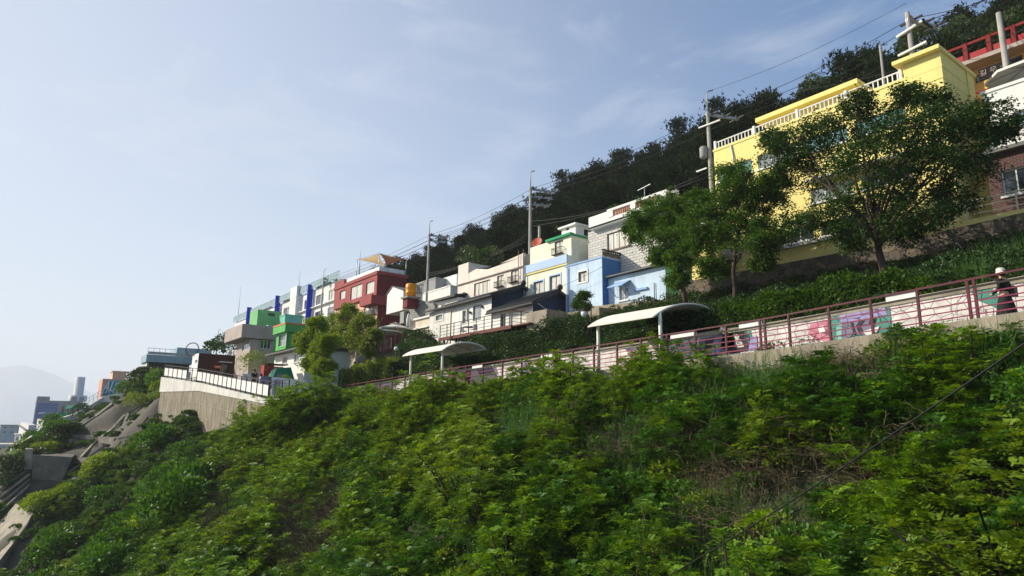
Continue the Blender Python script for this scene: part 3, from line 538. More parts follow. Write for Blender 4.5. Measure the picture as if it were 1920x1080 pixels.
mb = MB(); mb.hexa([(H.x0-.02, 34.2, H.z1), (H.x1+.1, 34.2, H.z1+.05), (H.x1+.1, 38, H.z1+.5), (H.x0-.02, 38, H.z1+.45)], [(H.x0-.02, 34.2, H.z1+.1), (H.x1+.1, 34.2, H.z1+.15), (H.x1+.1, 38, H.z1+.6), (H.x0-.02, 38, H.z1+.55)]); mb.build('roof', M['roof_grey'], NR)
xa, xb = wz[0]-.15, wq[0]+.25; zt = wz[1]+.12
mb = MB(); mb.hexa([(xa-.25, 33.75, zt-.15), (xb, 33.75, zt-.15), (xb, 34.6, zt+.3), (xa-.1, 34.6, zt+.3)], [(xa-.25, 33.75, zt-.1), (xb, 33.75, zt-.1), (xb, 34.6, zt+.36), (xa-.1, 34.6, zt+.36)])
mb.bar((xa-.1, 33.8, zt-.13), (xa-.1, 34.57, zt-.75), .05); mb.bar((xb-.1, 33.8, zt-.13), (xb-.1, 34.57, zt-.75), .05); mb.build('awning', M['blue_paint'], NR)
p = PY(1189, 545, 34.5); MB().box(p[0], p[0]+1.2, 34.45, 34.6, p[2]-.05, p[2]+.1).build('wall_ledge', M['blue_paint'], NR)
for px_ in (1226, 1252): p = PY(px_, 530, 34.5); MB().tube([(p[0], 34.52, p[2]), (p[0], 34.52, 7.8)], .03).build('wall_pipe', M['iron'], NR)
wallstrip('concrete_wall', 'concrete', [(-40.5, 5, 8.3), (-39.0, 5, 8.25), (-34.5, 5, 8.5), (PY(1235, 562, 33.5)[0], 5, PY(1235, 562, 33.5)[2])], 33.3, 33.55, 'stained concrete retaining wall below the blue houses', 'concrete wall')

# pink-cream building ----------------------------------------------
H = House('pinkish_building', 'pinkish cream two storey building with railed windows beside the blue banded house', 'building', 35, (859, 513), (982, 473), S=(1019, 478), zb=10, wall='pinkcream', side='grey_wall'); PR = H.root  # grey side carries the shade of that face in its colour
H.z1 = PY(982, 474, 35)[2]-.0
zlo = PY(878, 513, 35)[2]; xk = PY(878, 513, 35)[0]
H.win('F', (889, 532), (919, 548), n=4, fr='frame_wood', pane='pane_light'); H.win('F', (867, 549), (872, 560), n=1, fr='frame_dark', pane='pane_mid')
H.win('F', (932, 518), (944, 536), n=2, fr='frame_wood', pane='pane_light', rail=True); H.win('F', (958, 508), (971, 527), n=2, fr='frame_wood', pane='pane_light', rail=True); 
xk2 = PY(915, 499, 35)[0]
# stepped parapet: solid at the left block, a dip, then rising
mb = MB(); H.ztop = H.z1; H.z1 = zlo; H.finish(parapet=.05)
for (pa, pb, za, zb1) in ((H.x0, xk, PY(859, 499, 35)[2], PY(878, 491, 35)[2]),): mb.box(pa, pb, 35, 35.2, zlo, (za+zb1)/2); mb.box(H.x0, H.x0+.2, 35.2, H.y1, zlo, (za+zb1)/2); mb.box(pb-.2, pb, 35.2, 38, zlo, (za+zb1)/2-.02)
z893 = PY(893, 504, 35)[2]; x893 = PY(893, 504, 35)[0]
for (xa_, za_, xb_, zb2) in ((xk, zlo+.02, x893, z893), (x893, z893, xk2, H.ztop-.5), (xk2, H.ztop-.5, H.x1, H.ztop)): mb.hexa([(xa_, 35, zlo), (xb_, 35, zlo), (xb_, 35.2, zlo), (xa_, 35.2, zlo)], [(xa_, 35, za_), (xb_, 35, zb2), (xb_, 35.2, zb2), (xa_, 35.2, za_)])
mb.build('stepped_parapet', M['pinkcream'], PR)
MB().box(H.x1-.2, H.x1, 35.2, H.y1, zlo, H.ztop-.05).build('side_parapet', M['grey_wall'], PR)  # shaded grey painted in, as on the side wall below
zm_ = PY(859, 534, 35)[2]; mb = MB(); mb.hexa([(H.x0-.05, 34.85, zm_-.1), (H.x1+.05, 34.85, zm_-.1), (H.x1+.05, 35, zm_-.1), (H.x0-.05, 35, zm_-.1)], [(H.x0-.05, 34.85, zm_), (H.x1+.05, 34.85, zm_), (H.x1+.05, 35, zm_), (H.x0-.05, 35, zm_)]); mb.build('moulding', M['taupe'], PR)
for px_ in (973, 982): p = PY(px_, 500, 34.9); MB().tube([(p[0], 34.85, H.ztop+.3), (p[0], 34.85, 11)], .035).build('conduit', M['frame_wood'], PR)

# houses with black tiled roofs -------------------------------------
def tiled(name, label, Y, Lp, Rp, apex, back, eave_px, zb, left_extra=None):
    """white walled house, black gable roof with the ridge along the street, navy gable end to the right"""
    x1 = PY(*Rp, Y)[0]; x0 = PY(*Lp, Y)[0]; ze = PY(*Rp, Y)[2]; ya = PX(*apex, x1)[1]; zr_ = PX(*apex, x1)[2]; y1 = 2*ya-Y
    r_ = empty(name, ((x0+x1)/2, Y, zb), label, 'house', 'black roofed houses')
    return r_, x0, x1, ya, y1, ze, zr_
r1, x0, x1, ya, y1, ze, zr_ = tiled('black_roofed_house', 'white house with black tiled gable roof above the left half of the deck', 31.2, (846, 572), (922, 556), (975, 541), None, None, 6.8)
mb = MB(); wins = []
def pw(p, q, Y): a = PY(*p, Y); b = PY(*q, Y); return (a[0], b[0], b[2], a[2])
h1 = pw((887, 574), (902, 599), 31.2); h2 = pw((867, 583), (873, 606), 31.2); h3 = pw((875, 580), (880, 603), 31.2)
wall_grid(mb, 'Y', 31.2, x0, x1, 6.0, ze, [h1, h2, h3], .15, 0); mb.add([(x1, 31.2, 6), (x1, y1, 6), (x1, y1, ze), (x1, 31.2, ze)], [(0, 1, 2, 3)], 1); mb.add([(x0, 31.2, 6), (x0, y1, 6), (x0, y1, ze), (x0, 31.2, ze)], [(3, 2, 1, 0)], 0); mb.add([(x0, y1, 6), (x1, y1, 6), (x1, y1, ze), (x0, y1, ze)], [(3, 2, 1, 0)], 0)
mb.build('wall', [M['white_clean'], M['navy']], r1)
winparts(r1, 'Y', 31.2, *h1, n=1, fr='frame_dark', pane='pane_mid'); winparts(r1, 'Y', 31.2, *h2, n=1, fr='frame_white', pane='pane_dark', rows=2); winparts(r1, 'Y', 31.2, *h3, n=1, fr='frame_white', pane='pane_mid')  # large pane greyed to paint in a dark reflection
def tiles(root, x0, x1, y0, y1, ze, zr_, over):
    rf = gable(root, x0, x1, y0, y1, ze, zr_, over, 'tile_black', 'navy', thick=.26); ym = (y0+y1)/2; s = (zr_-ze)/(ym-y0); mb = MB()
    x = x0-over+.1
    while x < x1+over: mb.tube([(x, y0-over, ze-over*s+.28), (x, ym, zr_+.28)], .06, 5); x += .3
    mb.build('tile_ribs', M['tile_black'], rf)
    mb = MB(); mb.tube([(x0-over, ym, zr_+.2), (x1+over*.6, ym, zr_+.22), (x1+over, ym, zr_+.32)], .13, 6); mb.ball((x1+over+.05, ym, zr_+.42), .24); mb.build('ridge', M['tile_black'], rf)
    MB().tube([(x0-over, y0-over-.05, ze-over*s+.05), (x1+over, y0-over-.05, ze-over*s+.05)], .07, 6).build('gutter', M['iron'], root)
    return rf
tiles(r1, x0, x1, 31.2, y1, ze, zr_, .45)
MB().tube([(x1+.06, 31.3, ze-.1), (x1+.06, 31.6, ze-.5), (x1+.06, 31.6, 7.2)], .045).build('drainpipe', M['iron'], r1)
for px_, py_ in ((903, 575), (881, 586)): p = PY(px_, py_, 31.1); MB().box(p[0]-.08, p[0]+.08, 31.0, 31.2, p[2]-.1, p[2]+.1).build('wall_lamp', M['frame_dark'], r1)
# small left wing with its square window
Lx = PY(806, 590, 31.3)[0]; zw = PY(812, 585, 31.3)[2]; hw = pw((818, 592), (830, 599), 31.3); mb = MB(); wall_grid(mb, 'Y', 31.3, Lx, x0-.005, 6.0, zw, [hw], .12); mb.add([(Lx, 31.3, 6), (Lx, 35, 6), (Lx, 35, zw), (Lx, 31.3, zw)], [(3, 2, 1, 0)]); mb.build('wing', M['white_paint'], r1)
winparts(r1, 'Y', 31.3, *hw, n=1, fr='frame_white', pane='pane_mid', casing='white_paint')
mb = MB(); mb.hexa([(Lx-.5, 30.8, zw-.02), (x0, 30.8, zw-.02), (x0, 35, zw+1.0), (Lx-.5, 35, zw+1.0)], [(Lx-.5, 30.8, zw+.14), (x0, 30.8, zw+.14), (x0, 35, zw+1.14), (Lx-.5, 35, zw+1.14)]); mb.build('wing_roof', M['tile_black'], r1)
r2, x0, x1, ya, y1, ze, zr_ = tiled('black_roofed_house', 'white house with black tiled gable roof and navy end wall, right of its twin', 31.0, (924, 588), (999, 570), (1043, 550), None, None, 6.8)
h1 = pw((939, 590), (948, 611), 31.0); h2 = pw((957, 584), (994, 606), 31.0); mb = MB(); wall_grid(mb, 'Y', 31.0, x0, x1, 6, ze, [h1, h2], .15, 0); mb.add([(x1, 31, 6), (x1, y1, 6), (x1, y1, ze), (x1, 31, ze)], [(0, 1, 2, 3)], 1); mb.add([(x0, 31, 6), (x0, y1, 6), (x0, y1, ze), (x0, 31, ze)], [(3, 2, 1, 0)], 0)
mb.build('wall', [M['white_clean'], M['navy']], r2); winparts(r2, 'Y', 31., *h1, n=2, fr='frame_dark', pane='pane_dark'); winparts(r2, 'Y', 31., *h2, n=2, fr='frame_white', pane='pane_light')
tiles(r2, x0, x1, 31.0, y1, ze, zr_, .4)
MB().tube([(x1+.5, 31.1, ze), (x1+.35, 31.9, ze-.3), (x1+.1, 33.5, ze-.35), (x1+.1, 33.7, ze-.1)], .04).build('drainpipe', M['steel'], r2)
# timber deck with black railing
dk = empty('timber_deck', (-44, 29, 6.9), 'raised reddish timber deck with a black railing in front of the black roofed houses', 'deck')
xa, xb, xc_ = PY(824, 633, 29)[0], PY(960, 610, 29)[0], PY(987, 612, 29)[0]; zd = 7.15
MB().box(xa, xc_+.3, 29, 31.3, zd-.1, zd).build('deck_floor', M['deck_red'], dk); MB().box(xa, xb, 28.9, 29, zd-.25, zd+.02).build('edge_beam', M['deck_red'], dk)
for x in np.linspace(xa+.5, xb-.3, 6): mb = MB(); mb.bar((x, 29.2, zd-.1), (x, 29.2, 4.5), .12); mb.bar((x, 29.2, zd-1.1), (x+.7, 29.2, zd-.1), .07); mb.build('support', M['iron'], dk)
rail(dk, [(xa, 29.05, zd), (xb, 29.05, zd), (xb+.15, 30.9, zd)], 1.1, 11, ((1, .05), (.75, .03), (.5, .03), (.25, .03)), 'iron', 'iron', .05)
MB().tube([(PY(845, 620, 28.8)[0], 28.8, 5), (PY(845, 620, 28.8)[0], 28.8, PY(846, 578, 28.8)[2])], .06).build('tall_pipe', M['frame_wood'], dk)
# garden table on the deck
p = PY(879, 613, 29.9); r_ = empty('garden_table', (p[0], 29.9, zd), 'round garden table on the timber deck', 'table'); MB().lathe((p[0], 29.9, zd+.7), [(.001, 0), (.5, 0), (.5, .04), (.001, .04)]).build('table_top', M['frame_dark'], r_); mb = MB(); mb.tube([(p[0], 29.9, zd), (p[0], 29.9, zd+.7)], .04); mb.build('leg', M['frame_white'], r_)
for k, dx in enumerate((-.85, .8)):
    x = p[0]+dx; r_ = empty('garden_chair', (x, 29.9, zd), ('white garden chair left of' if k == 0 else 'white garden chair right of')+' the round table on the deck', 'chair', 'garden chairs on the deck'); MB().box(x-.22, x+.22, 29.7, 30.1, zd+.42, zd+.46).build('seat', M['frame_white'], r_)
    s_ = -.2 if k == 0 else .2; MB().box(x+s_-.02, x+s_+.02, 29.7, 30.1, zd+.46, zd+.85).build('backrest', M['frame_white'], r_)
    for a_, b2 in ((-.2, -.18), (.2, -.18), (-.2, .18), (.2, .18)): MB().bar((x+a_, 29.9+b2, zd), (x+a_, 29.9+b2, zd+.42), .03).build('leg', M['frame_white'], r_)
# concrete block between deck and hedge
p = PY(987, 587, 29.4); q = PY(1025, 580, 29.4); mb = MB(); mb.box(p[0], q[0], 29.4, 33, 4.6, p[2]); mb.box(q[0], q[0]+3.4, 31.2, 33, 4.6, p[2]-.1); tag(mb.build('concrete_block', M['concrete']), 'bare concrete block wall right of the timber deck', 'concrete wall')

# pale houses behind the tank ---------------------------------------
H = House('white_terrace_house', 'white stepped house with grey side walls between the poles and the pinkish building', 'house', 38, (793, 548), (823, 540), D=6, zb=10, wall='white_clean'); H.x1 = PY(845, 530, 38)[0]; H.z1 = PY(824, 541, 38)[2]; H.win('F', (824, 535), (830, 543), n=1, pane='pane_dark') if 0 else None; H.finish(parapet=.3, cap='white_clean')
W_ = H.root
Hh = House('x', None, None, 40.5, (817, 526), (846, 517), D=7, zb=11, wall='white_clean', root=W_, mesh='upper_wall'); Hh.x1 = PY(860, 516, 40.5)[0]; Hh.win('F', (824, 535), (830, 541), n=1, pane='pane_dark', fr='frame_dark'); Hh.finish(parapet=.3)
H = House('grey_terrace_house', 'pale grey flat roofed house directly behind the orange tank', 'house', 39, (776, 533), (800, 526), D=6, zb=10, wall='grey_wall'); H.x1 = PY(817, 520, 39)[0]; H.win('F', (780, 536), (794, 548), n=2, fr='frame_white', pane='pane_mid'); H.finish(parapet=.3, cap='grey_wall')
H = House('small_black_roofed_house', 'small white house with dark roof squeezed above the left wing', 'house', 34, (822, 567), (858, 556), D=4, zb=9, wall='white_clean'); H.win('F', (827, 570), (834, 575), n=2, fr='frame_white', pane='pane_mid'); H.finish(parapet=0)
mb = MB(); mb.hexa([(H.x0-1.2, 33.5, H.z1-.0), (H.x1+.2, 33.5, H.z1), (H.x1+.2, 38.5, H.z1+1.), (H.x0-1.2, 38.5, H.z1+1.)], [(H.x0-1.2, 33.5, H.z1+.2), (H.x1+.2, 33.5, H.z1+.2), (H.x1+.2, 38.5, H.z1+1.2), (H.x0-1.2, 38.5, H.z1+1.2)]); mb.build('roof', M['tile_black'], H.root)
wallstrip('slate_wall', 'slate', [(PY(768, 558, 34)[0], 4, PY(768, 558, 34)[2]), (PY(802, 566, 34)[0], 4, PY(802, 566, 34)[2]), (PY(815, 570, 34)[0], 4, PY(815, 570, 34)[2])], 34, 34.3, 'grey slate clad wall right of the dark red house', 'wall')
H = House('white_low_house', 'low white house with stepped ledges left of the black roofed wing', 'house', 32.2, (770, 603), (806, 590), D=3, zb=4.5, wall='cream'); H.finish(parapet=0, cap='white_clean', capout=.2)
MB().box(H.x0, H.x1, 32.0, 32.2, H.z1-1.1, H.z1-1.0).build('ledge', M['white_clean'], H.root)

# dark red house -----------------------------------------------------
H = House('red_house', 'dark red flat roofed house with a sail canopy on its roof terrace', 'house', 35, (628, 534), (708, 508), S=(763, 522), zb=8, wall='red_paint', side='red_dark'); RR = H.root; H.z1 = PY(708, 508, 35)[2]  # side red darkened to paint in the shade on that face
H.win('F', (638, 547), (647, 559), n=1, fr='frame_dark', pane='pane_light'); H.win('F', (658, 539), (678, 556), n=2, fr='frame_dark', pane='pane_light'); H.win('F', (687, 531), (701, 548), n=1, fr='frame_dark', pane='pane_light')
zmid = PY(628, 580, 35)[2]; H.z0 = zmid; H.finish(parapet=.3, cap='red_paint', capout=.12, caph=.4)
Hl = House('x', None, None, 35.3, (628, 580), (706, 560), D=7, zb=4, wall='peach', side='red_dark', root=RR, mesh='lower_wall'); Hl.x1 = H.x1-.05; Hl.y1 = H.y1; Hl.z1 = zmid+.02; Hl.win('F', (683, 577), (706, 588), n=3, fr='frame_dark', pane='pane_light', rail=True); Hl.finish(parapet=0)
zc = PY(675, 572, 34)[2]; mb = MB(); xw = PY(674, 572, 34.2)[0]; mb.box(xw, H.x1+.35, 34.2, H.y1-.2, zc-.15, zc+1.0); mb.build('balcony_front', M['red_paint'], RR)
mb = MB(); xr0 = PY(629, 516, 35)[0]; xr1 = PY(647, 510, 35)[0]; mb.box(xr0, xr1, 34.96, 35.2, H.z1-.1, H.z1+.75); mb.build('name_panel', M['red_paint'], RR)
mb = MB(); mb.box(xr1, H.x1-.1, 35.25, 35.4, H.z1-.1, H.z1+.65); mb.box(H.x1-.3, H.x1-.15, 35.4, H.y1-.3, H.z1-.1, H.z1+.65); mb.build('inner_parapet', M['white_clean'], RR)
for k in range(6): y_ = 36+k*(H.y1-36.5)/5; MB().box(H.x1-.1, H.x1-.02, y_, y_+.12, H.z1, H.z1+.55).build('terrace_post', M['white_clean'], RR)
mb = MB(); p0 = PY(634, 510, 37)[0]; mb.box(p0, p0+2.2, 37, 39, H.z1-.1, H.z1+1.9); mb.build('roof_room', M['white_clean'], RR)
# sail canopy with masts
sc_ = empty('sail_canopy', (H.x1-4, 37, H.z1), 'tan triangular shade sails stretched between masts on the red house roof', 'sail canopy')
def mast(px, py, Y, zb_, m='steel'): p = PY(px, py, Y); MB().tube([(p[0], Y, zb_), (p[0], Y, p[2])], .05).build('mast', M[m], sc_); return p
pa = mast(670, 487, 36, H.z1); pb = mast(711, 475, 36, H.z1); pc = mast(762, 486, 40, H.z1-.3)
def sail(a, b, c, m='canvas_tan'):
    mb = MB(); K = 8; a, b, c = map(Vector, ([float(v) for v in a], [float(v) for v in b], [float(v) for v in c])); vs = []; ix = {}
    for i in range(K+1):
        for j in range(K+1-i):
            u, v = i/K, j/K; w_ = 1-u-v; p = a*w_+b*u+c*v; cen = (a+b+c)/3; e_ = 4*(u*v+v*w_+u*w_)/1.33; mn = min(u, v, w_); p = p.lerp(cen, .28*max(0, e_-27*u*v*w_*.6)*.8); p.z -= .35*u*v*w_*27*.3; ix[i, j] = len(vs); vs.append(p)
    fs = [(ix[i, j], ix[i+1, j], ix[i, j+1]) for i in range(K) for j in range(K-i)]+[(ix[i+1, j], ix[i+1, j+1], ix[i, j+1]) for i in range(K) for j in range(K-i-1)]
    return mb.add(vs, fs, 0, True).build('sail', M[m], sc_)
sail(pa, pb, PY(722, 499, 36.8)); sail(pb, pc, PY(724, 498, 38.2))
mb = MB(); mb.tube([pa, pb], .015, 4); mb.tube([pb, pc], .015, 4); mb.build('stay_cable', M['wire'], sc_)

# small gabled shed, tank, block wall, boxes
gx0 = PY(726, 556, 33.6)[0]; gx1 = PY(756, 556, 33.6)[0]; zg = PY(726, 550, 33.6)[2]
r_ = empty('gabled_shed', ((gx0+gx1)/2, 33.6, zg-2.2), 'small white gabled shed left of the orange tank', 'shed'); mb = MB(); xm_ = PY(736, 538, 33.6)[0]; za_ = PY(736, 538, 33.6)[2]
pl = [(gx0, zg-2.5), (gx1, zg-2.5), (gx1, zg-.3), (xm_, za_), (gx0, zg-.2)]; n_ = 5; mb.add([(x_, 33.6, z_) for x_, z_ in pl]+[(x_, 36, z_) for x_, z_ in pl], [tuple(range(n_))]+[(i, n_+i, n_+(i+1) % n_, (i+1) % n_) for i in range(n_)]); mb.build('wall', M['white_clean'], r_)
mb = MB(); mb.bar((gx0-.2, 34.8, zg-.22), (xm_, 34.8, za_+.08), 2.6, .08); mb.bar((xm_, 34.8, za_+.08), (gx1+.2, 34.8, zg-.32), 2.6, .08); mb.build('roof', M['roof_grey'], r_)
p = PY(770, 557, 33.2); q = PY(770, 532, 33.2); r0 = (PY(778, 545, 33.2)[0]-PY(763, 545, 33.2)[0])/2*.62; hh = q[2]-p[2]
r_ = empty('water_tank', p, 'round orange water tank on a stand beside the dark red house', 'water tank'); MB().lathe(p, [(.01, 0), (r0*.92, 0), (r0, hh*.3), (r0*1.03, hh*.32), (r0, hh*.34), (r0*1.02, hh*.65), (r0*1.05, hh*.67), (r0*1.02, hh*.7), (r0*1.04, hh*.86), (r0*.9, hh*.95), (r0*.4, hh), (.01, hh)], 20).build('tank', M['orange_tank'], r_)
MB().box(p[0]-r0*1.4, p[0]+r0*1.4, 32.4, 34, p[2]-.22, p[2]-.02).build('stand', M['concrete'], r_); mb = MB()
mb.box(p[0]-r0*1.1, p[0]+r0*.7, 32.6, 33.9, p[2]-1.2, p[2]-.22); mb.build('stand_box', M['red_dark'], r_)
p = PY(755, 585, 31.5); r_ = empty('electric_box', (p[0], 31.5, p[2]-1.5), 'grey metal cabinet fixed before the dark red side wall', 'cabinet'); MB().box(p[0]-.35, p[0]+.5, 31.4, 31.9, p[2]-1.2, p[2]).build('body', M['grey_wall'], r_); MB().box(p[0]+.5, p[0]+.85, 31.5, 31.9, p[2]-1.2, p[2]-.05).build('side_unit', M['frame_dark'], r_); MB().bar((p[0], 31.6, p[2]-1.2), (p[0], 31.6, 5), .08).build('post', M['iron'], r_)
p = PY(766, 590, 30.5); r_ = empty('folded_parasol', (p[0], 30.5, p[2]-1.9), 'folded white parasol standing beside the grey cabinet', 'parasol'); MB().lathe(p, [(.03, .15), (.1, 0), (.19, -.5), (.2, -1.1), (.12, -1.2)], 10).build('canopy', M['canvas'], r_); MB().tube([(p[0], 30.5, p[2]-2.6), (p[0], 30.5, p[2])], .035).build('pole', M['steel'], r_)
parasol(722, 611, 29.3, 1.75, 2.7, 'open cream parasol above the stair railing, left and lower one', drop=.6); parasol(742, 605, 30.2, 1.75, 2.7, 'open cream parasol above the stair railing, right and higher one', drop=.6)
# satellite dish
p = PY(1006, 454, 35.6); r_ = empty('satellite_dish', p-np.array((0, 0, .8)), 'rusty red satellite dish on the cream house roof', 'satellite dish')
mb = MB(); cN = Vector((.35, -.8, .45)).normalized(); u_ = cN.cross(Vector((0, 0, 1))).normalized(); v_ = u_.cross(cN); K = 16; c0 = Vector([float(t) for t in p])
vs = [c0-cN*.12]; fs = []
for k in range(K): a_ = 2*math.pi*k/K; vs.append(c0-cN*.07+(u_*math.cos(a_)+v_*math.sin(a_))*.27)
for k in range(K): a_ = 2*math.pi*k/K; vs.append(c0+(u_*math.cos(a_)+v_*math.sin(a_))*.52)
fs = [(0, 1+k, 1+(k+1) % K) for k in range(K)]+[(1+k, 1+K+k, 1+K+(k+1) % K, 1+(k+1) % K) for k in range(K)]; mb.add(vs, fs, 0, True); mb.build('dish', M['dish_red'], r_); mb = MB(); mb.bar(c0-cN*.1, c0-Vector((0, -.1, .85)), .05); mb.bar(c0-v_*.5, c0+cN*.45, .025); mb.build('arm', M['iron'], r_)

# white terraced apartment block with blue fins -----------------------
H = House('white_apartment_block', 'long white apartment block with blue fins receding behind the green houses', 'apartment block', 42, (442, 596), (640, 528), D=10, zb=8, wall='white_clean'); AP = H.root
H.z1 = 23.6; nb = 11; L_ = H.x1-H.x0
for k in range(nb):
    for fl in range(3):
        xa_ = H.x0+L_*(k+.12)/nb; xb_ = xa_+L_/nb*.62; zt_ = H.z1-1.3-fl*3.05
        H.winw('F', xa_, xb_, zt_-1.75, zt_, n=3, fr='frame_wood' if (k+fl) % 3 == 0 else 'frame_white', pane=('pane_mid', 'pane_dark', 'pane_light')[(k*2+fl) % 3], depth=.16)
H.finish(parapet=.2)
for fl in range(3): zt_ = H.z1-1.3-fl*3.05; mb = MB(); mb.box(H.x0, H.x1, 41.5, 41.97, zt_-2.2, zt_-2.05); mb.build('balcony_edge', M['white_clean'], AP)
mb = MB()
for k in range(nb*5): x = H.x0+L_*k/(nb*5); mb.box(x, x+.1, 41.5, 41.58, H.z1, H.z1+1.3)
mb.box(H.x0, H.x1, 41.5, 41.6, H.z1+1.3, H.z1+1.4); mb.box(H.x0, H.x1, 41.53, 41.56, H.z1+.1, H.z1+1.25); mb.build('roof_railing', M['greyblue'], AP)
for (pl, pr, pt, pb_) in ((458, 467, 575, 614), (511, 520, 553, 583), (571, 584, 532, 600)):
    x = PY(pl, pt, 40.2)[0]; zt_ = PY(pl, pt, 40.2)[2]; yb_ = PX(pr, pt, x)[1]; MB().box(x-.3, x, 40.9, max(yb_, 41.9), 12, zt_).build('blue_fin', M['blue_fin'], AP)
    MB().box(x+.2, x+5, 42.4, 46, H.z1, zt_-.1).build('stair_head', M['grey_wall'], AP)
x = PY(545, 545, 41)[0]; MB().box(x, x+3.6, 41, 42, 12, PY(545, 541, 41)[2]).build('white_pier', M['white_clean'], AP)
for px_, py_ in ((452, 535), (563, 508), (676, 470)):
    p = PY(px_, py_, 43); r_ = empty('rooftop_mast', (p[0], 43, H.z1), {452: 'thin mast above the left end of the white apartment block', 563: 'thin mast above the middle of the white apartment block', 676: 'thin mast left of the sail canopy'}[px_], 'mast', 'thin rooftop masts'); MB().tube([(p[0], 43, H.z1), (p[0], 43, p[2])], [.09, .03], 5).build('rod', M['steel'], r_)

# ---------------------------------------------------------------- left part of the street
def corner_house(name, label, cat, C, d, Lpx, Spx, zb, wall, side, **kw):
    """house given by the pixel and depth of its right front top corner"""
    c = PD(C[0], C[1], d); H = House(name, label, cat, c[1], (Lpx, C[1]), C, D=3, zb=zb, wall=wall, side=side, **kw)
    H.x1 = c[0]; H.z1 = c[2]; H.x0 = PY(Lpx, C[1]+2, c[1])[0]; H.y1 = PX(Spx, C[1]+6, c[0])[1]; return H
# brown timber clad kiosk with a white sea side
H = corner_house('brown_kiosk', 'dark brown timber clad building with a white sea side and an orange sign', 'building', (373, 662), 76, 351, 457, 4.4, 'white_clean', 'wood_brown'); KR = H.root
H.x0 = H.x1-3.2; H.z0 = 3.4
p, q = H.sp((413, 677)), H.sp((427, 706)); H.winw('S', p[0], q[0], 4.2, p[1]-.3, n=1, fr='frame_dark', pane='pane_dark')
H.win('F', (366, 675), (370, 680), n=1, fr='frame_white', pane='pane_mid'); H.finish(parapet=.15)
mb = MB()
z = H.z0+.2
while z < H.z1-.1: 
    mb.box(H.x1+.005, H.x1+.04, q[0]+.15, H.y1, z, z+.13); mb.box(H.x1+.005, H.x1+.03, H.Y, p[0]-.15, z, z+.15); z += .19
mb.build('timber_slats', M['wood_brown'], KR)
mb = MB(); mb.box(H.x1, H.x1+.7, p[0]-.2, q[0]+.2, p[1]-.18, p[1]-.08); mb.build('door_canopy', M['frame_white'], KR)
a, b_ = H.sp((402, 685)), H.sp((413, 691)); MB().box(H.x1+.05, H.x1+.16, a[0], b_[0], b_[1], a[1]).build('orange_sign', M['sign_orange'], KR)
MB().box(H.x1+.16, H.x1+.175, a[0]+.1, b_[0]-.1, (a[1]+b_[1])/2-.03, (a[1]+b_[1])/2+.04).build('sign_stroke', M['canvas'], KR)
mb = MB(); mb.box(H.x0-.7, H.x0, H.Y+.2, H.Y+1.1, H.z1-1.6, H.z1-.5); r_ = empty('outdoor_unit', (H.x0-.4, H.Y+.6, H.z1-1.7), 'white air conditioner unit on the white side of the brown building', 'air conditioner'); mb.build('casing', M['frame_white'], r_); MB().lathe((H.x0-.35, H.Y+.19, H.z1-1.05), [(.01, 0), (.3, 0), (.3, .02)]).build('grille', M['iron'], r_)
q = PD(360, 658, 78); r_ = empty('ring_ornament', q, 'black metal ring standing on the roof of the brown building', 'ring'); mb = MB(); mb.tube([(q[0]+.75*math.cos(t), q[1]+.55*math.cos(t), q[2]+.2+.75*math.sin(t)) for t in np.linspace(0, 2*math.pi, 25)], .06, 5, caps=False); mb.build('ring', M['iron'], r_)
# pale cafe with an open loggia behind
H = corner_house('pale_blue_cafe', 'pale blue grey cafe with an open dark loggia left of the brown building', 'cafe', (278, 665), 106, 274, 362, 3, 'city_white', 'greyblue'); CF = H.root; H.x0 = H.x1-5
zf = H.sp((285, 679))[1]; zg = H.sp((285, 694))[1]; ye = H.y1
mb = MB(); mb.box(H.x0, H.x1+.6, H.Y-.3, ye, zf, H.z1); mb.build('fascia', M['greyblue'], CF)
mb = MB(); mb.box(H.x0, H.x1, H.Y, ye, 2.5, zg); mb.box(H.x0, H.x1-.1, H.Y, H.Y+.25, zg, zf); mb.build('wall', M['city_white'], CF)
MB().box(H.x0, H.x1-2.2, H.Y+.3, ye, zg, zf-.01).build('loggia_back', M['concrete_dark'], CF); MB().box(H.x1-.25, H.x1, H.Y, H.Y+.25, zg, zf).build('column', M['greyblue'], CF)
MB().box(H.x1-1.8, H.x1-.3, H.Y+6, ye-.5, zg, zf-.5).build('maroon_panel', M['maroon'], CF)
mb = MB(); mb.box(H.x1+.5, H.x1+.56, H.Y-.2, ye, H.z1+1.0, H.z1+1.06)
for k in range(9): y_ = H.Y-.2+k*(ye-H.Y)/8; mb.box(H.x1+.5, H.x1+.56, y_, y_+.06, H.z1, H.z1+1.0)
mb.box(H.x1+.52, H.x1+.54, H.Y-.1, ye, H.z1+.05, H.z1+.5); mb.build('roof_railing', M['steel'], CF)
ya = H.sp((333, 668))[0]; MB().box(H.x0, H.x1-1, ya, ye+3, H.z1, H.z1+1.6).build('roof_room', M['greyblue'], CF)
# pink beige two storey house
H = corner_house('taupe_house', 'greyish pink two storey house with a jutting roof edge right of the brown building', 'house', (470, 640), 72, 444, 512, 4, 'taupe', 'taupe'); TR_ = H.root
zk = PD(467, 617, 73)[2]; za = H.sp((478, 632))[1]
H.z1 = PX(470, 634, H.x1)[2]; H.win('F', (455, 640), (466, 655), n=3, fr='frame_white', pane='pane_mid'); H.win('S', (489, 637), (507, 655), n=3, fr='frame_white', pane='pane_dark', sill='taupe'); H.finish(parapet=0)
mb = MB(); mb.box(H.x0-1.2, H.x1+.3, H.Y-1.1, H.y1+.2, H.z1, H.z1+1.45); mb.build('roof_parapet', M['taupe'], TR_); mb = MB(); mb.box(H.x0-1.0, H.x1+.1, H.Y-.8, H.y1, H.z1-.1, H.z1-.002); mb.build('eave_soffit', M['concrete_dark'], TR_)
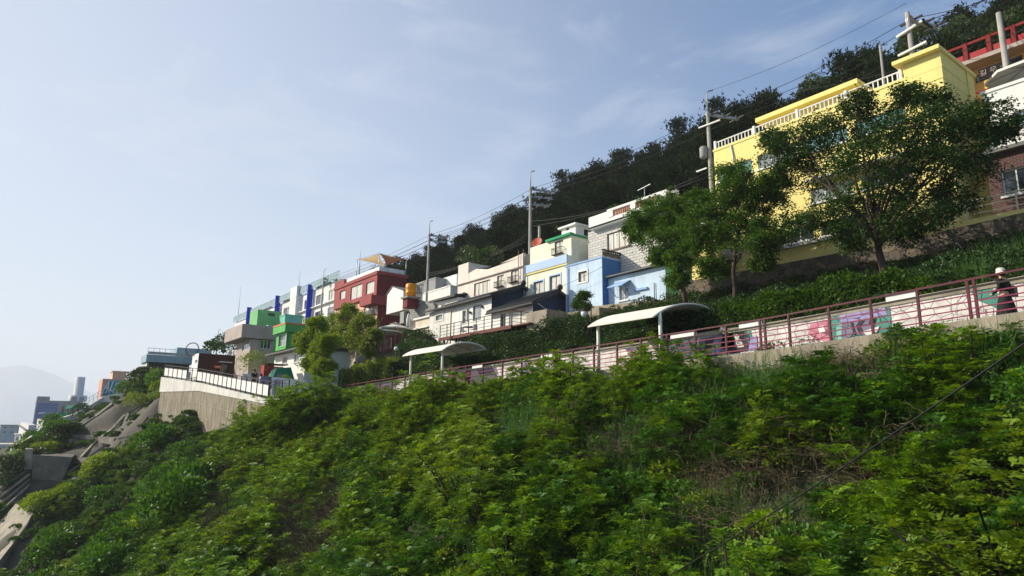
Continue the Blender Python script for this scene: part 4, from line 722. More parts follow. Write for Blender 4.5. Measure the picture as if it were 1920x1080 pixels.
# green houses
H = corner_house('green_tower_house', 'tall mint green block rising behind the taupe house', 'house', (484, 580), 86, 470, 528, 7, 'green_hi', 'green_lo'); H.x0 = H.x1-3.5
p, q = H.sp((503, 587)), H.sp((515, 593)); H.winw('S', p[0], q[0], q[1], p[1], n=2, fr='frame_dark', pane='pane_dark'); H.side = M['green_hi']; H.finish(parapet=.2)
MB().bar((H.x0+.3, H.Y-.1, H.z1-4.5), (H.x1, H.Y-.1, H.z1-3.0), .15).build('stair_string', M['green_lo'], H.root)
H = corner_house('teal_house', 'small pale teal block between the green tower and the blue fin', 'house', (535, 589), 84, 525, 568, 8, 'teal', 'teal'); H.finish(parapet=.2, cap='teal')
MB().box(H.x1+.3, H.x1+2.5, H.Y+.5, H.y1+1, H.z1-1.9, H.z1-1.75).build('lean_to_roof', M['white_clean'], H.root); MB().box(H.x1+.01, H.x1+2.3, H.Y+.8, H.y1+.8, H.z1-4, H.z1-1.9).build('lean_to', M['white_paint'], H.root)
H = corner_house('mint_shed', 'little mint coloured roof shed between the two green houses', 'shed', (503, 609), 78, 494, 516, 8, 'teal', 'teal'); H.finish(parapet=.1)
H = corner_house('green_house', 'bright green house with an orange roof edge beside the taupe house', 'house', (538, 622), 66, 516, 580, 7.0, 'green_lo', 'green_lo'); GR_ = H.root; H.x0 = H.x1-3.2
p, q = H.sp((545, 608))[0], 0; H.win('F', (524, 629), (536, 647), n=2, fr='frame_white', pane='pane_mid', casing='green_hi', rows=2); H.finish(parapet=0)
MB().box(H.x0-.35, H.x1+.3, H.Y-.3, H.y1, H.z1, H.z1+.75).build('roof_parapet', M['green_lo'], GR_); MB().box(H.x0-.4, H.x1+.34, H.Y-.34, H.y1, H.z1+.75, H.z1+.9).build('orange_edge', M['orange_trim'], GR_)
H = House('white_cottage', 'low white cottage with a shallow roof below the green house', 'cottage', 22, (515, 668), (574, 652), D=4.5, zb=2.4, wall='white_clean'); H.z1 = PY(515, 668, 22)[2]
H.win('F', (530, 669), (538, 681), n=2, fr='frame_white', pane='pane_mid', sill=True); H.win('F', (552, 665), (560, 678), n=2, fr='frame_white', pane='pane_mid', sill=True); H.finish(parapet=0)
mb = MB(); mb.hexa([(H.x0-.4, H.Y-.9, H.z1+.0), (H.x1+.6, H.Y-.9, H.z1), (H.x1+.6, H.y1, H.z1+.35), (H.x0-.4, H.y1, H.z1+.35)], [(H.x0-.4, H.Y-.9, H.z1+.12), (H.x1+.6, H.Y-.9, H.z1+.12), (H.x1+.6, H.y1, H.z1+.47), (H.x0-.4, H.y1, H.z1+.47)]); mb.build('roof', M['roof_grey'], H.root)
# cream cottage behind the pair of light green trees
H = House('cream_cottage', 'cream cottage seen under the light green trees, with a small dark window', 'cottage', 29, (604, 656), (668, 648), D=1.6, zb=4.2, wall='cream'); H.win('F', (626, 667), (636, 674), n=2, fr='frame_wood', pane='pane_dark', sill='cream'); H.finish(parapet=.1, cap='cream')
p = PY(611, 660, 28.6); r_ = empty('blue_sign', (p[0], 28.6, p[2]-2), 'bright blue hanging sign beside the cream cottage', 'sign'); MB().box(p[0]-.35, p[0]+.35, 28.5, 28.62, p[2]-1.0, p[2]+.3).build('panel', M['blue_sign'], r_); MB().box(p[0]-.9, p[0]-.36, 28.5, 28.6, p[2]-1.0, p[2]-.55).build('lower_panel', M['blue_pale'], r_); MB().bar((p[0]+.4, 28.55, 3), (p[0]+.4, 28.55, p[2]+.35), .05).build('post', M['steel'], r_)
p = PY(683, 676, 27.5); r_ = empty('domed_cover', p, 'grey domed cover half hidden in the bushes below the stair railing', 'cover'); MB().ball(p, .62, 16).build('dome', M['grey_wall'], r_)
# stair railing under the parasols
r_ = empty('stair_railing', PY(710, 665, 28.6), 'metal railing with slanting bars below the open parasols', 'railing'); a = PY(686, 668, 28.6); b_ = PY(733, 653, 28.6); rail(r_, [a, b_], 1.0, 5, ((1, .05), (.75, .04), (.5, .04), (.25, .04), (.02, .04)), 'steel', 'steel', .05)
mb = MB(); mb.box(a[0]-.5, b_[0]+1, 28.7, 32, 3, a[2]+.1); tag(mb.build('stone_terrace', M['concrete_dark']), 'dark terrace base behind the slanting railing', 'terrace')
p = PY(688, 612, 29); r_ = empty('banner_stand', (p[0], 29, p[2]-3), 'narrow white vertical banner right of the light green tree', 'banner'); MB().box(p[0]-.2, p[0]+.25, 28.95, 29, p[2]-1.1, p[2]+.5).build('banner', M['white_clean'], r_); MB().bar((p[0], 29, p[2]-3), (p[0], 29, p[2]+.5), .06).build('post', M['steel'], r_)

# ---------------------------------------------------------------- terrace with textured wall
A, B, C_, D_ = PD(303, 707, 80), PD(374, 718, 70), PD(497, 748, 55), PD(535, 746, 53)
A2, B2, C2, D2 = PD(299, 735, 80), PD(374, 733, 70), PD(497, 757, 55), PD(535, 756, 53)
A2[:2] = A[:2]; B2[:2] = B[:2]; C2[:2] = C_[:2]; D2[:2] = D_[:2]
ribm = bpy.data.materials.new('ribbed_concrete'); ribm.use_nodes = True; N = ribm.node_tree.nodes; L = ribm.node_tree.links; b = N['Principled BSDF']; b.inputs['Roughness'].default_value = .9
g = N.new('ShaderNodeNewGeometry'); mpn = N.new('ShaderNodeMapping'); mpn.inputs['Scale'].default_value = (5, 5, .55); L.new(g.outputs['Position'], mpn.inputs[0]); n1 = N.new('ShaderNodeTexNoise'); n1.inputs['Scale'].default_value = 1.1; n1.inputs['Detail'].default_value = 4; L.new(mpn.outputs[0], n1.inputs['Vector'])
r = N.new('ShaderNodeValToRGB'); e = r.color_ramp.elements; e[0].position = .38; e[0].color = (*rgb((104, 96, 80)), 1); e[1].position = .66; e[1].color = (*rgb((160, 149, 127)), 1); L.new(n1.outputs[0], r.inputs[0]); L.new(r.outputs[0], b.inputs['Base Color'])
bp = N.new('ShaderNodeBump'); bp.inputs['Distance'].default_value = .12; bp.inputs['Strength'].default_value = .9; L.new(n1.outputs[0], bp.inputs['Height']); L.new(bp.outputs[0], b.inputs['Normal'])
tw = empty('terrace_wall', (B[0], B[1], -1), 'ribbed tan retaining wall under the railed terrace, topped by a white band', 'retaining wall')
def strip(mb, pts_t, pts_b, inw=.4, zlow=None, mi=0):
    n = len(pts_t)
    for i in range(n-1):
        t0, t1, b0, b1 = pts_t[i], pts_t[i+1], pts_b[i], pts_b[i+1]; d = np.array((t1[0]-t0[0], t1[1]-t0[1])); nn = np.array((-d[1], d[0])); nn = nn/np.linalg.norm(nn)*inw
        if nn[1] < 0: nn = -nn
        z0 = b0[2] if zlow is None else zlow; z1_ = b1[2] if zlow is None else zlow
        mb.hexa([(b0[0], b0[1], z0), (b1[0], b1[1], z1_), (b1[0]+nn[0], b1[1]+nn[1], z1_), (b0[0]+nn[0], b0[1]+nn[1], z0)], [(t0[0], t0[1], t0[2]), (t1[0], t1[1], t1[2]), (t1[0]+nn[0], t1[1]+nn[1], t1[2]), (t0[0]+nn[0], t0[1]+nn[1], t0[2])], mi)
mb = MB(); off = np.array((0, .06, 0)); strip(mb, [A2+off, B2+off, C2+off], [A2+off, B2+off, C2+off], .5, -7); mb.build('ribbed_wall', ribm, tw)
for dz_ in (1.3, 2.6):
    mb = MB(); k_ = np.array((0, .03, -dz_)); strip(mb, [A2+k_, B2+k_, C2+k_], [A2+k_-(0, 0, .05), B2+k_-(0, 0, .05), C2+k_-(0, 0, .05)], .3); mb.build('pour_joint', M['concrete'], tw)
mb = MB(); strip(mb, [A, B, C_, D_], [A2, B2, C2, D2], .45); mb.build('white_band', M['kerbwhite'], tw)
E0 = A+np.array((0.05, 9, .2)); mb = MB(); strip(mb, [E0, A], [E0-np.array((0, 0, 9)), A2], .4); mb.build('end_wall', M['kerbwhite'], tw)
# terrace floor behind the band (ramp)
fl = [A, B, C_, D_]; mb = MB()
for i in range(3):
    a, b_ = fl[i], fl[i+1]; ya, yb_ = 25.5, 25.5
    mb.add([(a[0], a[1]+.2, a[2]-.12), (b_[0], b_[1]+.2, b_[2]-.12), (b_[0], yb_, b_[2]-.1), (a[0], ya, a[2]-.1)], [(0, 1, 2, 3)])
tag(mb.build('terrace_floor', M['concrete']), kind='structure')
tr = empty('terrace_railing', (B[0], B[1], B[2]), 'dark terrace railing with white infill panels above the ribbed wall', 'railing')
def lerp(a, b, t): return a+(b-a)*t
up = lambda p, h: (p[0], p[1]+.22, p[2]+h)
RP = [A, B, C_, D_]; HT = [1.5, 1.45, 1.45, 1.45]; ns = (8, 14, 3)
for i in range(3):
    for k in range(ns[i]+(i == 2)):
        t = k/ns[i]; p = lerp(RP[i], RP[i+1], t); h = 1.45; MB().bar(up(p, -.05), up(p, h), .08).build('post', M['iron'], tr)
        if (i < 2) and not (i == 0 and k in (5, 6)):
            p2 = lerp(RP[i], RP[i+1], (k+1)/ns[i]); e0, e1 = lerp(p, p2, .07), lerp(p, p2, .93); mb = MB(); mb.hexa([up(e0, .22), up(e1, .22), (e1[0], e1[1]+.26, e1[2]+.22), (e0[0], e0[1]+.26, e0[2]+.22)], [up(e0, 1.12), up(e1, 1.12), (e1[0], e1[1]+.26, e1[2]+1.12), (e0[0], e0[1]+.26, e0[2]+1.12)]); mb.build('infill_panel', M['white_clean'], tr)
for h, b_ in ((1.45, .07), (.18, .05), (1.2, .04)):
    mb = MB()
    for i in range(3): mb.bar(up(RP[i], h), up(RP[i+1], h), b_)
    mb.build('rail_bar', M['iron'], tr)
MB().bar((A[0], A[1]+.3, A[2]+1.2), (A[0]+.1, A[1]+8, A[2]+1.3), .06).build('rail_bar', M['iron'], tr)
# low painted walls on the terrace
def lowwall(p, q, d, h, m, label, th=.3):
    a, b_ = PD(*p, d), PD(*q, d); mb = MB(); mb.hexa([(a[0], a[1], a[2]-h), (b_[0], b_[1], b_[2]-h), (b_[0]-.2, b_[1]+th, b_[2]-h), (a[0]-.2, a[1]+th, a[2]-h)], [(a[0], a[1], a[2]), (b_[0], b_[1], b_[2]), (b_[0]-.2, b_[1]+th, b_[2]), (a[0]-.2, a[1]+th, a[2])]); return tag(mb.build('low_wall', m), label, 'low wall'), a, b_
lw, a, b_ = lowwall((455, 700), (473, 702), 62, 3.0, M['white_paint'], 'short whitewashed wall with faint grey lettering at the ramp')
for k in range(7):
    for j in range(3):
        pp = lerp(a, b_, .15+.1*k); MB().bar((pp[0], pp[1]-.03, pp[2]-.25-.3*j), (pp[0]+.05*((k*3+j) % 3-1), pp[1]-.03, pp[2]-.4-.3*j), .02).build('faded_stroke', M['grey_wall'], lw) if (k+j) % 4 else None
lw, a, b_ = lowwall((489, 704), (504, 706), 58, 2.6, M['mural_grey'], 'low wall with a blue and grey mural behind the lavender visitor'); MB().bar(lerp(a, b_, .1)+(0, -.03, -.6), lerp(a, b_, .8)+(0, -.03, -1.3), .03, .5).build('mural_patch', M['denim'], lw)
lw, a, b_ = lowwall((511, 707), (575, 713), 55.5, 2.2, M['white_paint'], 'long low wall with a washed out purple and yellow mural'); 
MB().bar(lerp(a, b_, .05)+(0, -.03, -.8), lerp(a, b_, .24)+(0, -.03, -.8), .03, 1.3).build('mural_patch', M['mural_purple'], lw); MB().bar(lerp(a, b_, .62)+(0, -.03, -.5), lerp(a, b_, .8)+(0, -.03, -.5), .03, .7).build('mural_patch', M['paleyellow'], lw)
# things in the little yard: red stall, green tarp tent, shrub pots
p = PD(493, 683, 63); r_ = empty('red_stall', p-np.array((0, 0, 1.6)), 'red and brown stall in front of the white cottage', 'stall'); mb = MB(); mb.box(p[0]-.6, p[0]+.5, p[1], p[1]+.9, p[2]-1.6, p[2]); mb.build('cabinet', M['red_thing'], r_); mb = MB(); mb.box(p[0]-.3, p[0]+.2, p[1]+.95, p[1]+1.9, p[2]-1.3, p[2]-.15); mb.build('side_panel', M['salmon'], r_); MB().box(p[0]-.9, p[0]+.7, p[1]-.1, p[1]+2.2, p[2], p[2]+.08).build('top_board', M['iron'], r_)
p = PD(524, 686, 61); r_ = empty('green_tarp_tent', p-np.array((0, 0, 1.6)), 'dark green tarpaulin tent beside the red stall', 'tent'); mb = MB()
x_, y_, z_ = p; mb.add([(x_-1.2, y_-.9, z_-1.5), (x_+.8, y_-.9, z_-1.5), (x_+.9, y_+1.3, z_-1.5), (x_-1.2, y_+1.3, z_-1.5), (x_-.8, y_-.4, z_-.35), (x_+.4, y_-.35, z_-.25), (x_+.5, y_+.9, z_-.1), (x_-.8, y_+.9, z_-.15)], [(4, 5, 6, 7), (0, 1, 5, 4), (1, 2, 6, 5), (2, 3, 7, 6), (3, 0, 4, 7)]); mb.build('tarpaulin', M['green_tarp'], r_)
MB().bar((x_+.9, y_-.4, z_-1.0), (x_+.9, y_+.2, z_-1.0), .03, .4).build('window_flap', M['grey_wall'], r_)

# ---------------------------------------------------------------- far left: mural house, office, coastal wall, city
H = corner_house('mural_house', 'salmon pink building painted with a big ALOHA mural', 'building', (193, 710), 165, 191, 262, 0, 'salmon', 'salmon'); AL = H.root; H.x0 = H.x1-8; H.finish(parapet=.3)
pa, pb = H.sp((212, 700))[0], H.sp((237, 700))[0]; zt_ = H.sp((213, 697))[1]; MB().box(H.x1-5, H.x1-.3, pa, pb, H.z1-.3, zt_).build('roof_room', M['peach'], AL); MB().box(H.x1-5.2, H.x1-.1, pa-.2, pb+.8, zt_, zt_+.25).build('roof_slab', M['peach'], AL)
# mural background: slanted teal field with stripes, lettering on it
def onside(pts, out, m, name, par):                    # polygon in (y, z) on the +X side
    pts = [(max(y, H.Y+.15), z) for y, z in pts]; n_ = len(pts); mb = MB(); mb.add([(H.x1+out, y, z) for y, z in pts]+[(H.x1+.002, y, z) for y, z in pts], [tuple(range(n_))]+[(i, n_+i, n_+(i+1) % n_, (i+1) % n_) for i in range(n_)]); return mb.build(name, m, par)
P2 = lambda px, py: H.sp((px, py))
onside([P2(192, 741), P2(202, 716), P2(247, 712), P2(252, 738), P2(214, 746)], .02, M['aloha_teal'], 'mural_field', AL)
for k in range(7): a_ = 203+k*6.6; onside([P2(a_-6, 737), P2(a_-3.5, 737), P2(a_+4, 713), P2(a_+1.5, 713)], .035, M['aloha_sky'], 'mural_stripe', AL)
yc, zc = P2(222, 726); sz = (P2(219, 712)[1]-P2(219, 738)[1])*1.02
t_ = text('ALOHA', sz, M['white_clean'], AL, (H.x1+.06, yc, zc), (math.pi/2, 0, math.pi/2), .01, .35); t_.scale = (.56, 1, 1)
onside([(yc-.8+1.6*math.cos(t), P2(212, 748)[1]+.9*math.sin(t)) for t in np.linspace(0, math.pi, 12)], .05, M['city_white'], 'mural_arc', AL)
# office block
H = corner_house('office_block', 'grey office block with a blue glass front in the haze', 'office', (70, 743), 330, 66, 157, -8, 'city_blue', 'city_grey'); OF = H.root; H.x0 = H.x1-10
zt0 = H.z1; ys = H.sp((94, 745))[0]; H.z1 = H.sp((94, 751))[1]
p, q = P2s = H.sp((71, 756)), H.sp((104, 790)); 
for k in range(5): y_ = H.sp((108+k*9, 760))[0]; H.winw('S', y_, y_+3.0, H.sp((108, 785))[1], H.sp((108, 762))[1], n=2, fr='frame_dark', pane='pane_mid', rows=5)
H.finish(parapet=.5)
MB().box(H.x1-9, H.x1+.05, H.Y, ys, H.z1, zt0).build('upper_block', M['city_grey'], OF)
mb = MB(); mb.box(H.x1+.01, H.x1+.3, p[0], q[0], -8, p[1]); mb.build('glass_front', M['city_blue'], OF)
for k in range(8): z_ = p[1]-1.5-k*1.7; MB().box(H.x1+.3, H.x1+.36, p[0], q[0], z_, z_+.12).build('floor_line', M['city_grey'], OF)
yt = H.sp((147, 745))[0]; MB().lathe((H.x1-4, yt, H.z1), [(4.2, 0), (4.2, 3), (2.3, 3), (2.2, 12.5), (.01, 12.5)], 14).build('stair_tower', M['city_white'], OF)
MB().box(H.x1-8, H.x1+.1, H.sp((133, 750))[0], H.y1, H.z1, H.z1+2.2).build('roof_room', M['city_grey'], OF)
# white building with roof rail in front of the office
H = corner_house('white_villa', 'white flat roofed villa with a roof terrace rail below the office block', 'house', (83, 785), 190, 70, 117, -9, 'city_white', 'taupe'); H.finish(parapet=.2, cap='roof_grey', capout=.3)
mb = MB()
for k in range(12): y_ = H.Y+k*(H.y1-H.Y)/11; mb.box(H.x1-.15, H.x1-.05, y_, y_+.08, H.z1, H.z1+1.7)
mb.box(H.x1-.15, H.x1-.05, H.Y, H.y1, H.z1+1.65, H.z1+1.75); mb.box(H.x1-.15, H.x1-.05, H.Y, H.y1, H.z1+.8, H.z1+.88); mb.box(H.x0, H.x1, H.Y-.05, H.Y+.05, H.z1+1.65, H.z1+1.75); mb.build('roof_railing', M['steel'], H.root)
H = corner_house('white_turret_house', 'small white house with narrow twin windows at the lower left', 'house', (50, 806), 170, 35, 62, -12, 'city_white', 'city_grey')
H.win('F', (38, 812), (41, 824), n=1, fr='frame_dark', pane='pane_dark'); H.win('F', (43, 811), (46, 823), n=1, fr='frame_dark', pane='pane_dark'); H.finish(parapet=.1, cap='roof_grey', capout=.5)
MB().box(H.x0+.3, H.x1-.3, H.Y+.3, H.Y+2, H.z1, H.z1+1.2).build('roof_room', M['city_white'], H.root)
for k, (px_, py_, d, w_, h_, lb) in enumerate(((18, 798, 420, 22, 22, 'pale blue grey villa at the far left edge'), (36, 816, 240, 9, 30, 'narrow pale house with a light roof left of the twin windowed house'), (92, 790, 260, 9, 12, 'low white house half hidden behind the villa'), (104, 793, 175, 10, 14, 'white house with a pale roof above the coastal wall'), (6, 835, 230, 14, 20, 'low white house at the bottom of the far left edge'), (128, 777, 240, 9, 12, 'small pale house near the green awning'))):
    c = PD(px_, py_, d); s = d/F; z0_ = c[2]-h_*s; r_ = empty('distant_house', (c[0], c[1], z0_), lb, 'house', 'distant houses by the coast'); W2 = w_*s
    mb = MB(); mb.box(c[0]-9, c[0], c[1]-W2*.6, c[1]+W2*1.1, z0_-6, c[2]); mb.build('wall', M['city_white' if k % 2 else 'greyblue'], r_); MB().box(c[0]-9.4, c[0]+.4, c[1]-W2*.6-.4, c[1]+W2*1.1+.4, c[2], c[2]+.5).build('roof', M[('roof_grey', 'city_white', 'concrete')[k % 3]], r_)
    for j in range(2):
        for i in range(3): y_ = c[1]-W2*.4+W2*.5*i; MB().box(c[0]+.01, c[0]+.05, y_, y_+W2*.22, c[2]-1.8-2.8*j, c[2]-.7-2.8*j).build('window', M['pane_dark'], r_)
RC = random.Random(5)
for k in range(34):
    px_, d = RC.uniform(-60, 66), RC.uniform(190, 520); c = PD(px_, 0, d); g0 = z1(c[0], c[1]); py_ = float(proj(np.array([c[0], c[1], g0]))[1][0])
    h_ = RC.choice((3.2, 6, 6, 9)); wx, wy = RC.uniform(5, 9), RC.uniform(4, 8); r_ = empty('distant_house', (c[0], c[1], g0), 'one of the small white and grey houses crowded near the shore at the far left', 'house', 'crowded shore houses')
    MB().box(c[0]-wx, c[0], c[1], c[1]+wy, g0-2, g0+h_).build('wall', M[RC.choice(('city_white', 'city_white', 'greyblue', 'cream', 'city_grey'))], r_); MB().box(c[0]-wx-.3, c[0]+.3, c[1]-.3, c[1]+wy+.3, g0+h_, g0+h_+.4).build('roof', M[RC.choice(('roof_grey', 'city_white', 'concrete', 'teal'))], r_)
    for j in range(int(h_/3)):
        for i in range(2): y_ = c[1]+wy*(.15+.45*i); MB().box(c[0]+.01, c[0]+.06, y_, y_+wy*.25, g0+1+3*j, g0+2.2+3*j).build('window', M['pane_dark'], r_)
# towers far away
for k, (px_, w_, ht) in enumerate(((28, 5, 46), (36, 8, 48), (47, 6, 47), (54, 5, 49))):
    c = PD(px_, 792-ht+2, 7000); s = 7000/F; mb = MB(); mb.box(c[0]-45, c[0], c[1]-w_*s*.5, c[1]+w_*s*.6, -26, c[2]); mb.box(c[0]-15, c[0]-5, c[1]-w_*s*.2, c[1]+w_*s*.3, c[2], c[2]+8)
    o = tag(mb.build('apartment_tower', M['city_tower']), ('leftmost', 'second from left', 'third from left', 'rightmost')[k]+' of the hazy apartment towers across the water', 'apartment tower', 'hazy towers')
# mountains
def ridge(name, d, pts, thick):
    mb = MB(); T = []
    for (px_, py_) in pts: p = PD(px_, py_, d); T.append(p)
    n = len(T); vs = []
    for p in T:
        q = p/np.linalg.norm(p[:2]); vs += [(p[0]-q[0]*thick*.5, p[1]-q[1]*thick*.5, -26), (p[0], p[1], p[2]), (p[0]+q[0]*thick, p[1]+q[1]*thick, -26)]
    fs = [(3*i+a, 3*i+3+a, 3*i+4+a, 3*i+1+a) for i in range(n-1) for a in (0, 1)]
    mb.add(vs, fs, 0, True); return tag(mb.build(name, mat('far_hill', rgb((60, 78, 60)))), kind='structure')
ridge('mountain', 9500, [(-900, 790), (-700, 730), (-500, 700), (-300, 712), (-180, 700), (-60, 694), (0, 690), (40, 684), (80, 694), (110, 706), (150, 726), (200, 752), (260, 775), (300, 790)], 400)
# coastal white wall climbing to the terrace, street behind
cw = [PD(20, 846, 110), PD(50, 835, 112), PD(85, 806, 130), PD(92, 802, 130), PD(140, 783, 140), PD(190, 752, 150), PD(232, 742, 150)]
wl = empty('coastal_wall', cw[2], 'long whitewashed parapet wall following the coastal road on the left', 'parapet wall')
mb = MB()
tops = [(20, 836), (48, 824), (85, 795), (92, 789), (140, 775), (190, 744), (232, 734)]; dd = [110, 112, 130, 130, 140, 150, 150]
T = [PD(*t, d) for t, d in zip(tops, dd)]; strip(mb, T, [np.array((t[0], t[1], c[2]-1.5)) for t, c in zip(T, cw)], .5); mb.build('wall', M['kerbwhite'], wl)
rr_ = empty('coastal_railing', T[5], 'thin metal railing above the coastal wall near the mural house', 'railing'); rail(rr_, [T[4], T[5], T[6]], 1.6, 9, ((1, .07), (.5, .05)), 'steel', 'steel', .08)
p = PD(152, 761, 150); r_ = empty('green_awning', p, 'small dark green awning stall beside the coastal wall', 'awning'); mb = MB(); mb.hexa([p+(0, -3, -.9), p+(.4, 1, -.2), p+(-2, 1.4, .6), p+(-2, -2.6, -.1)], [p+(0, -3, -.75), p+(.4, 1, -.05), p+(-2, 1.4, .75), p+(-2, -2.6, .05)]); mb.build('canopy', M['green_tarp'], r_); MB().bar(p+(-.5, -2.5, -3), p+(-.5, -2.5, -.6), .1).build('post', M['steel'], r_)
p = PD(119, 782, 150); r_ = empty('green_cabinet', p, 'small bright green box on the coastal wall', 'box'); MB().box(p[0]-.5, p[0]+.5, p[1]-1.2, p[1]+1.2, p[2]-2.5, p[2]+1).build('box', M['green_roof'], r_)
# concrete slope works at the far left
def bars(name, label, pts_list, w_, m='concrete', cat='concrete beam', group=None):
    for i, pts in enumerate(pts_list):
        mb = MB()
        for (a, b_) in zip(pts[:-1], pts[1:]): mb.bar(a, b_, w_, w_*.8)
        tag(mb.build(name, M[m]), label[i], cat, group)
P_ = lambda px, py, d, l=.3: onT(px, py, l)
bars('drain_channel', ('drainage channel nearest the mural house', 'drainage channel bending beside the end of the ribbed wall', 'drainage channel running down to the upper ledge', 'drainage channel below the upper ledge, left one', 'drainage channel below the upper ledge, right one', 'curved drainage channel below the lower ledge', 'straight drainage channel below the lower ledge'),
     [[P_(210, 757, 110), P_(178, 782, 108), P_(146, 803, 106)], [P_(282, 752, 94), P_(240, 775, 93), P_(229, 805, 91)], [P_(236, 776, 97), P_(210, 805, 95), P_(190, 820, 93)], [P_(182, 826, 92), P_(152, 858, 90)], [P_(205, 828, 91), P_(164, 860, 89)], [P_(156, 868, 88), P_(128, 885, 86), P_(108, 908, 85)], [P_(170, 870, 87), P_(140, 900, 85), P_(122, 918, 84)]], .32, 'concrete', 'drainage channel', 'drainage channels on the slope')
def ledge(label, p, q, h_, dep=1.3, lift=.6):
    a, b_ = onT(*p, lift), onT(*q, lift); mb = MB(); mb.hexa([a-(0, 0, h_), b_-(0, 0, h_), b_+(-.3, dep, -h_), a+(-.3, dep, -h_)], [a, b_, b_+(-.3, dep, .05), a+(-.3, dep, .05)]); tag(mb.build('concrete_ledge', M['concrete_dark']), label, 'concrete ledge', 'concrete ledges on the slope')
ledge('upper concrete ledge, left half', (134, 815), (176, 818), .5); ledge('upper concrete ledge, right half with the slab edge', (179, 818), (214, 822), .75); ledge('short ledge right of the upper concrete ledge', (221, 821), (248, 816), .6); ledge('lower concrete ledge among the vines', (136, 858), (187, 863), .65)
def slab(name, label, cat, m, pts, th=.8, lift=.5):
    T = [onT(a, b, lift) for a, b in pts]; Bm = [t+np.array((-.25, .25, -th)) for t in T]; n_ = len(T); mb = MB(); mb.add(T+Bm, [tuple(range(n_)), tuple(range(2*n_-1, n_-1, -1))]+[(i, (i+1) % n_, n_+(i+1) % n_, n_+i) for i in range(n_)]); return tag(mb.build(name, M[m]), label, cat)
c0 = onT(62, 905, .2); dB = c0 @ ROT[:, 2]; Q = lambda a, b, k=0.: PD(a, b, dB+k)
mb = MB(); mb.hexa([Q(60, 925), Q(112, 912), Q(150, 905, 4), Q(62, 905, 5)], [Q(60, 853), Q(136, 857), Q(142, 851, 4), Q(60, 849, 5)]); bt = tag(mb.build('concrete_buttress', M['concrete_dark']), 'dark concrete buttress block at the lower left', 'buttress')
mb = MB(); mb.hexa([Q(44, 880), Q(60, 880), Q(60, 876, 3), Q(45, 876, 3)], [Q(47, 842), Q(61, 842), Q(62, 840, 3), Q(48, 840, 3)]); tag(mb.build('concrete_pier', M['concrete']), 'pale concrete pier left of the dark buttress', 'pier')
slab('channel_bed', 'dark sloping bed of the wide drainage channel at the lower left', 'channel bed', 'concrete_dark', [(-70, 1005), (-20, 950), (58, 872), (62, 925), (20, 985), (-70, 1090)], 1., .35)
for i, lb in enumerate(('outermost rib of the wide channel', 'second rib of the wide channel', 'third rib of the wide channel', 'innermost rib of the wide channel')):
    k = i*14; mb = MB(); T = [onT(a, b, .75) for a, b in ((-60, 968+k*1.25), (0, 918+k), (56, 878+k*.75))]; mb.bar(T[0], T[1], .16, .22); mb.bar(T[1], T[2], .16, .22); tag(mb.build('channel_rib', M['concrete']), lb, 'channel rib', 'ribs of the wide channel')
slab('concrete_apron', 'pale stained concrete apron at the bottom left edge', 'concrete apron', 'concrete', [(-70, 1090), (-20, 1000), (30, 944), (62, 962), (50, 985), (22, 1022), (-20, 1075), (-60, 1130)], 1.4, 1.3)
# sprayed concrete skin over the upper part of that slope
def CONM(px_, py_):
    r = np.zeros(len(px_))
    for cx, cy, rx, ry in ((185, 800, 75, 42), (245, 765, 50, 22), (165, 845, 50, 34), (110, 885, 60, 36), (30, 905, 70, 60), (25, 1015, 62, 66), (120, 905, 40, 25), (285, 765, 30, 20)): r = np.maximum(r, 1-((px_-cx)/rx)**2-((py_-cy)/ry)**2)
    return np.clip(r, 0, 1)
xs2, ys2 = np.arange(-140, -66, .8), np.arange(-4, 21, .6); XX, YY = np.meshgrid(xs2, ys2, indexing='ij'); ZZ = tz(XX.ravel(), YY.ravel()).reshape(XX.shape)+.07; a_, b_, d_ = proj(np.stack([XX.ravel(), YY.ravel(), ZZ.ravel()], 1)); inside = (CONM(a_, b_) > .02).reshape(XX.shape)
mb = MB(); vid = {}
def vv(i, j):
    if (i, j) not in vid: vid[i, j] = len(mb.v); mb.v.append((float(XX[i, j]), float(YY[i, j]), float(ZZ[i, j])))
    return vid[i, j]
for i in range(len(xs2)-1):
    for j in range(len(ys2)-1):
        if inside[i, j]: mb.f.append((vv(i, j), vv(i+1, j), vv(i+1, j+1), vv(i, j+1))); mb.m.append(0); mb.sm.append(True)
mk('shotcrete', (70, 66, 56), streak=.4, bump=.8, var=.35, fine=3.); tag(mb.build('concrete_slope', M['shotcrete']), 'dark sprayed concrete skin on the slope under the terrace wall', 'concrete slope', kind='structure')

# ---------------------------------------------------------------- path, parapet walls, railing
xs_ = np.arange(-54, 8.1, 1.5)
mb = MB()
for xa, xb in zip(xs_[:-1], xs_[1:]): mb.add([(xa, 22.6, zp(xa)), (xb, 22.6, zp(xb)), (xb, 25.0, zp(xb)), (xa, 25.0, zp(xa))], [(0, 1, 2, 3)])
tag(mb.build('footpath', M['asphalt']), kind='structure')
wallstrip('concrete_parapet', 'concrete', [(x, zp(x)-2.6, zp(x)+.06) for x in xs_], 22.3, 22.62, 'weathered concrete retaining wall carrying the maroon railing of the path', 'retaining wall')
mw = wallstrip('mural_wall', 'wall_white_stone', [(x, zp(x)-.3, zp(x)+1.52) for x in np.arange(-57, 8.1, 1.5)], 25.0, 25.3, 'white painted stone wall with graffiti murals behind the footpath', 'mural wall')
mb = MB()
for xa, xb in zip(xs_[:-1], xs_[1:]): mb.hexa([(xa, 24.96, zp(xa)+1.4), (xb, 24.96, zp(xb)+1.4), (xb, 25.34, zp(xb)+1.4), (xa, 25.34, zp(xa)+1.4)], [(xa, 24.96, zp(xa)+1.6), (xb, 24.96, zp(xb)+1.6), (xb, 25.34, zp(xb)+1.6), (xa, 25.34, zp(xa)+1.6)])
mb.build('coping', M['concrete'], mw)
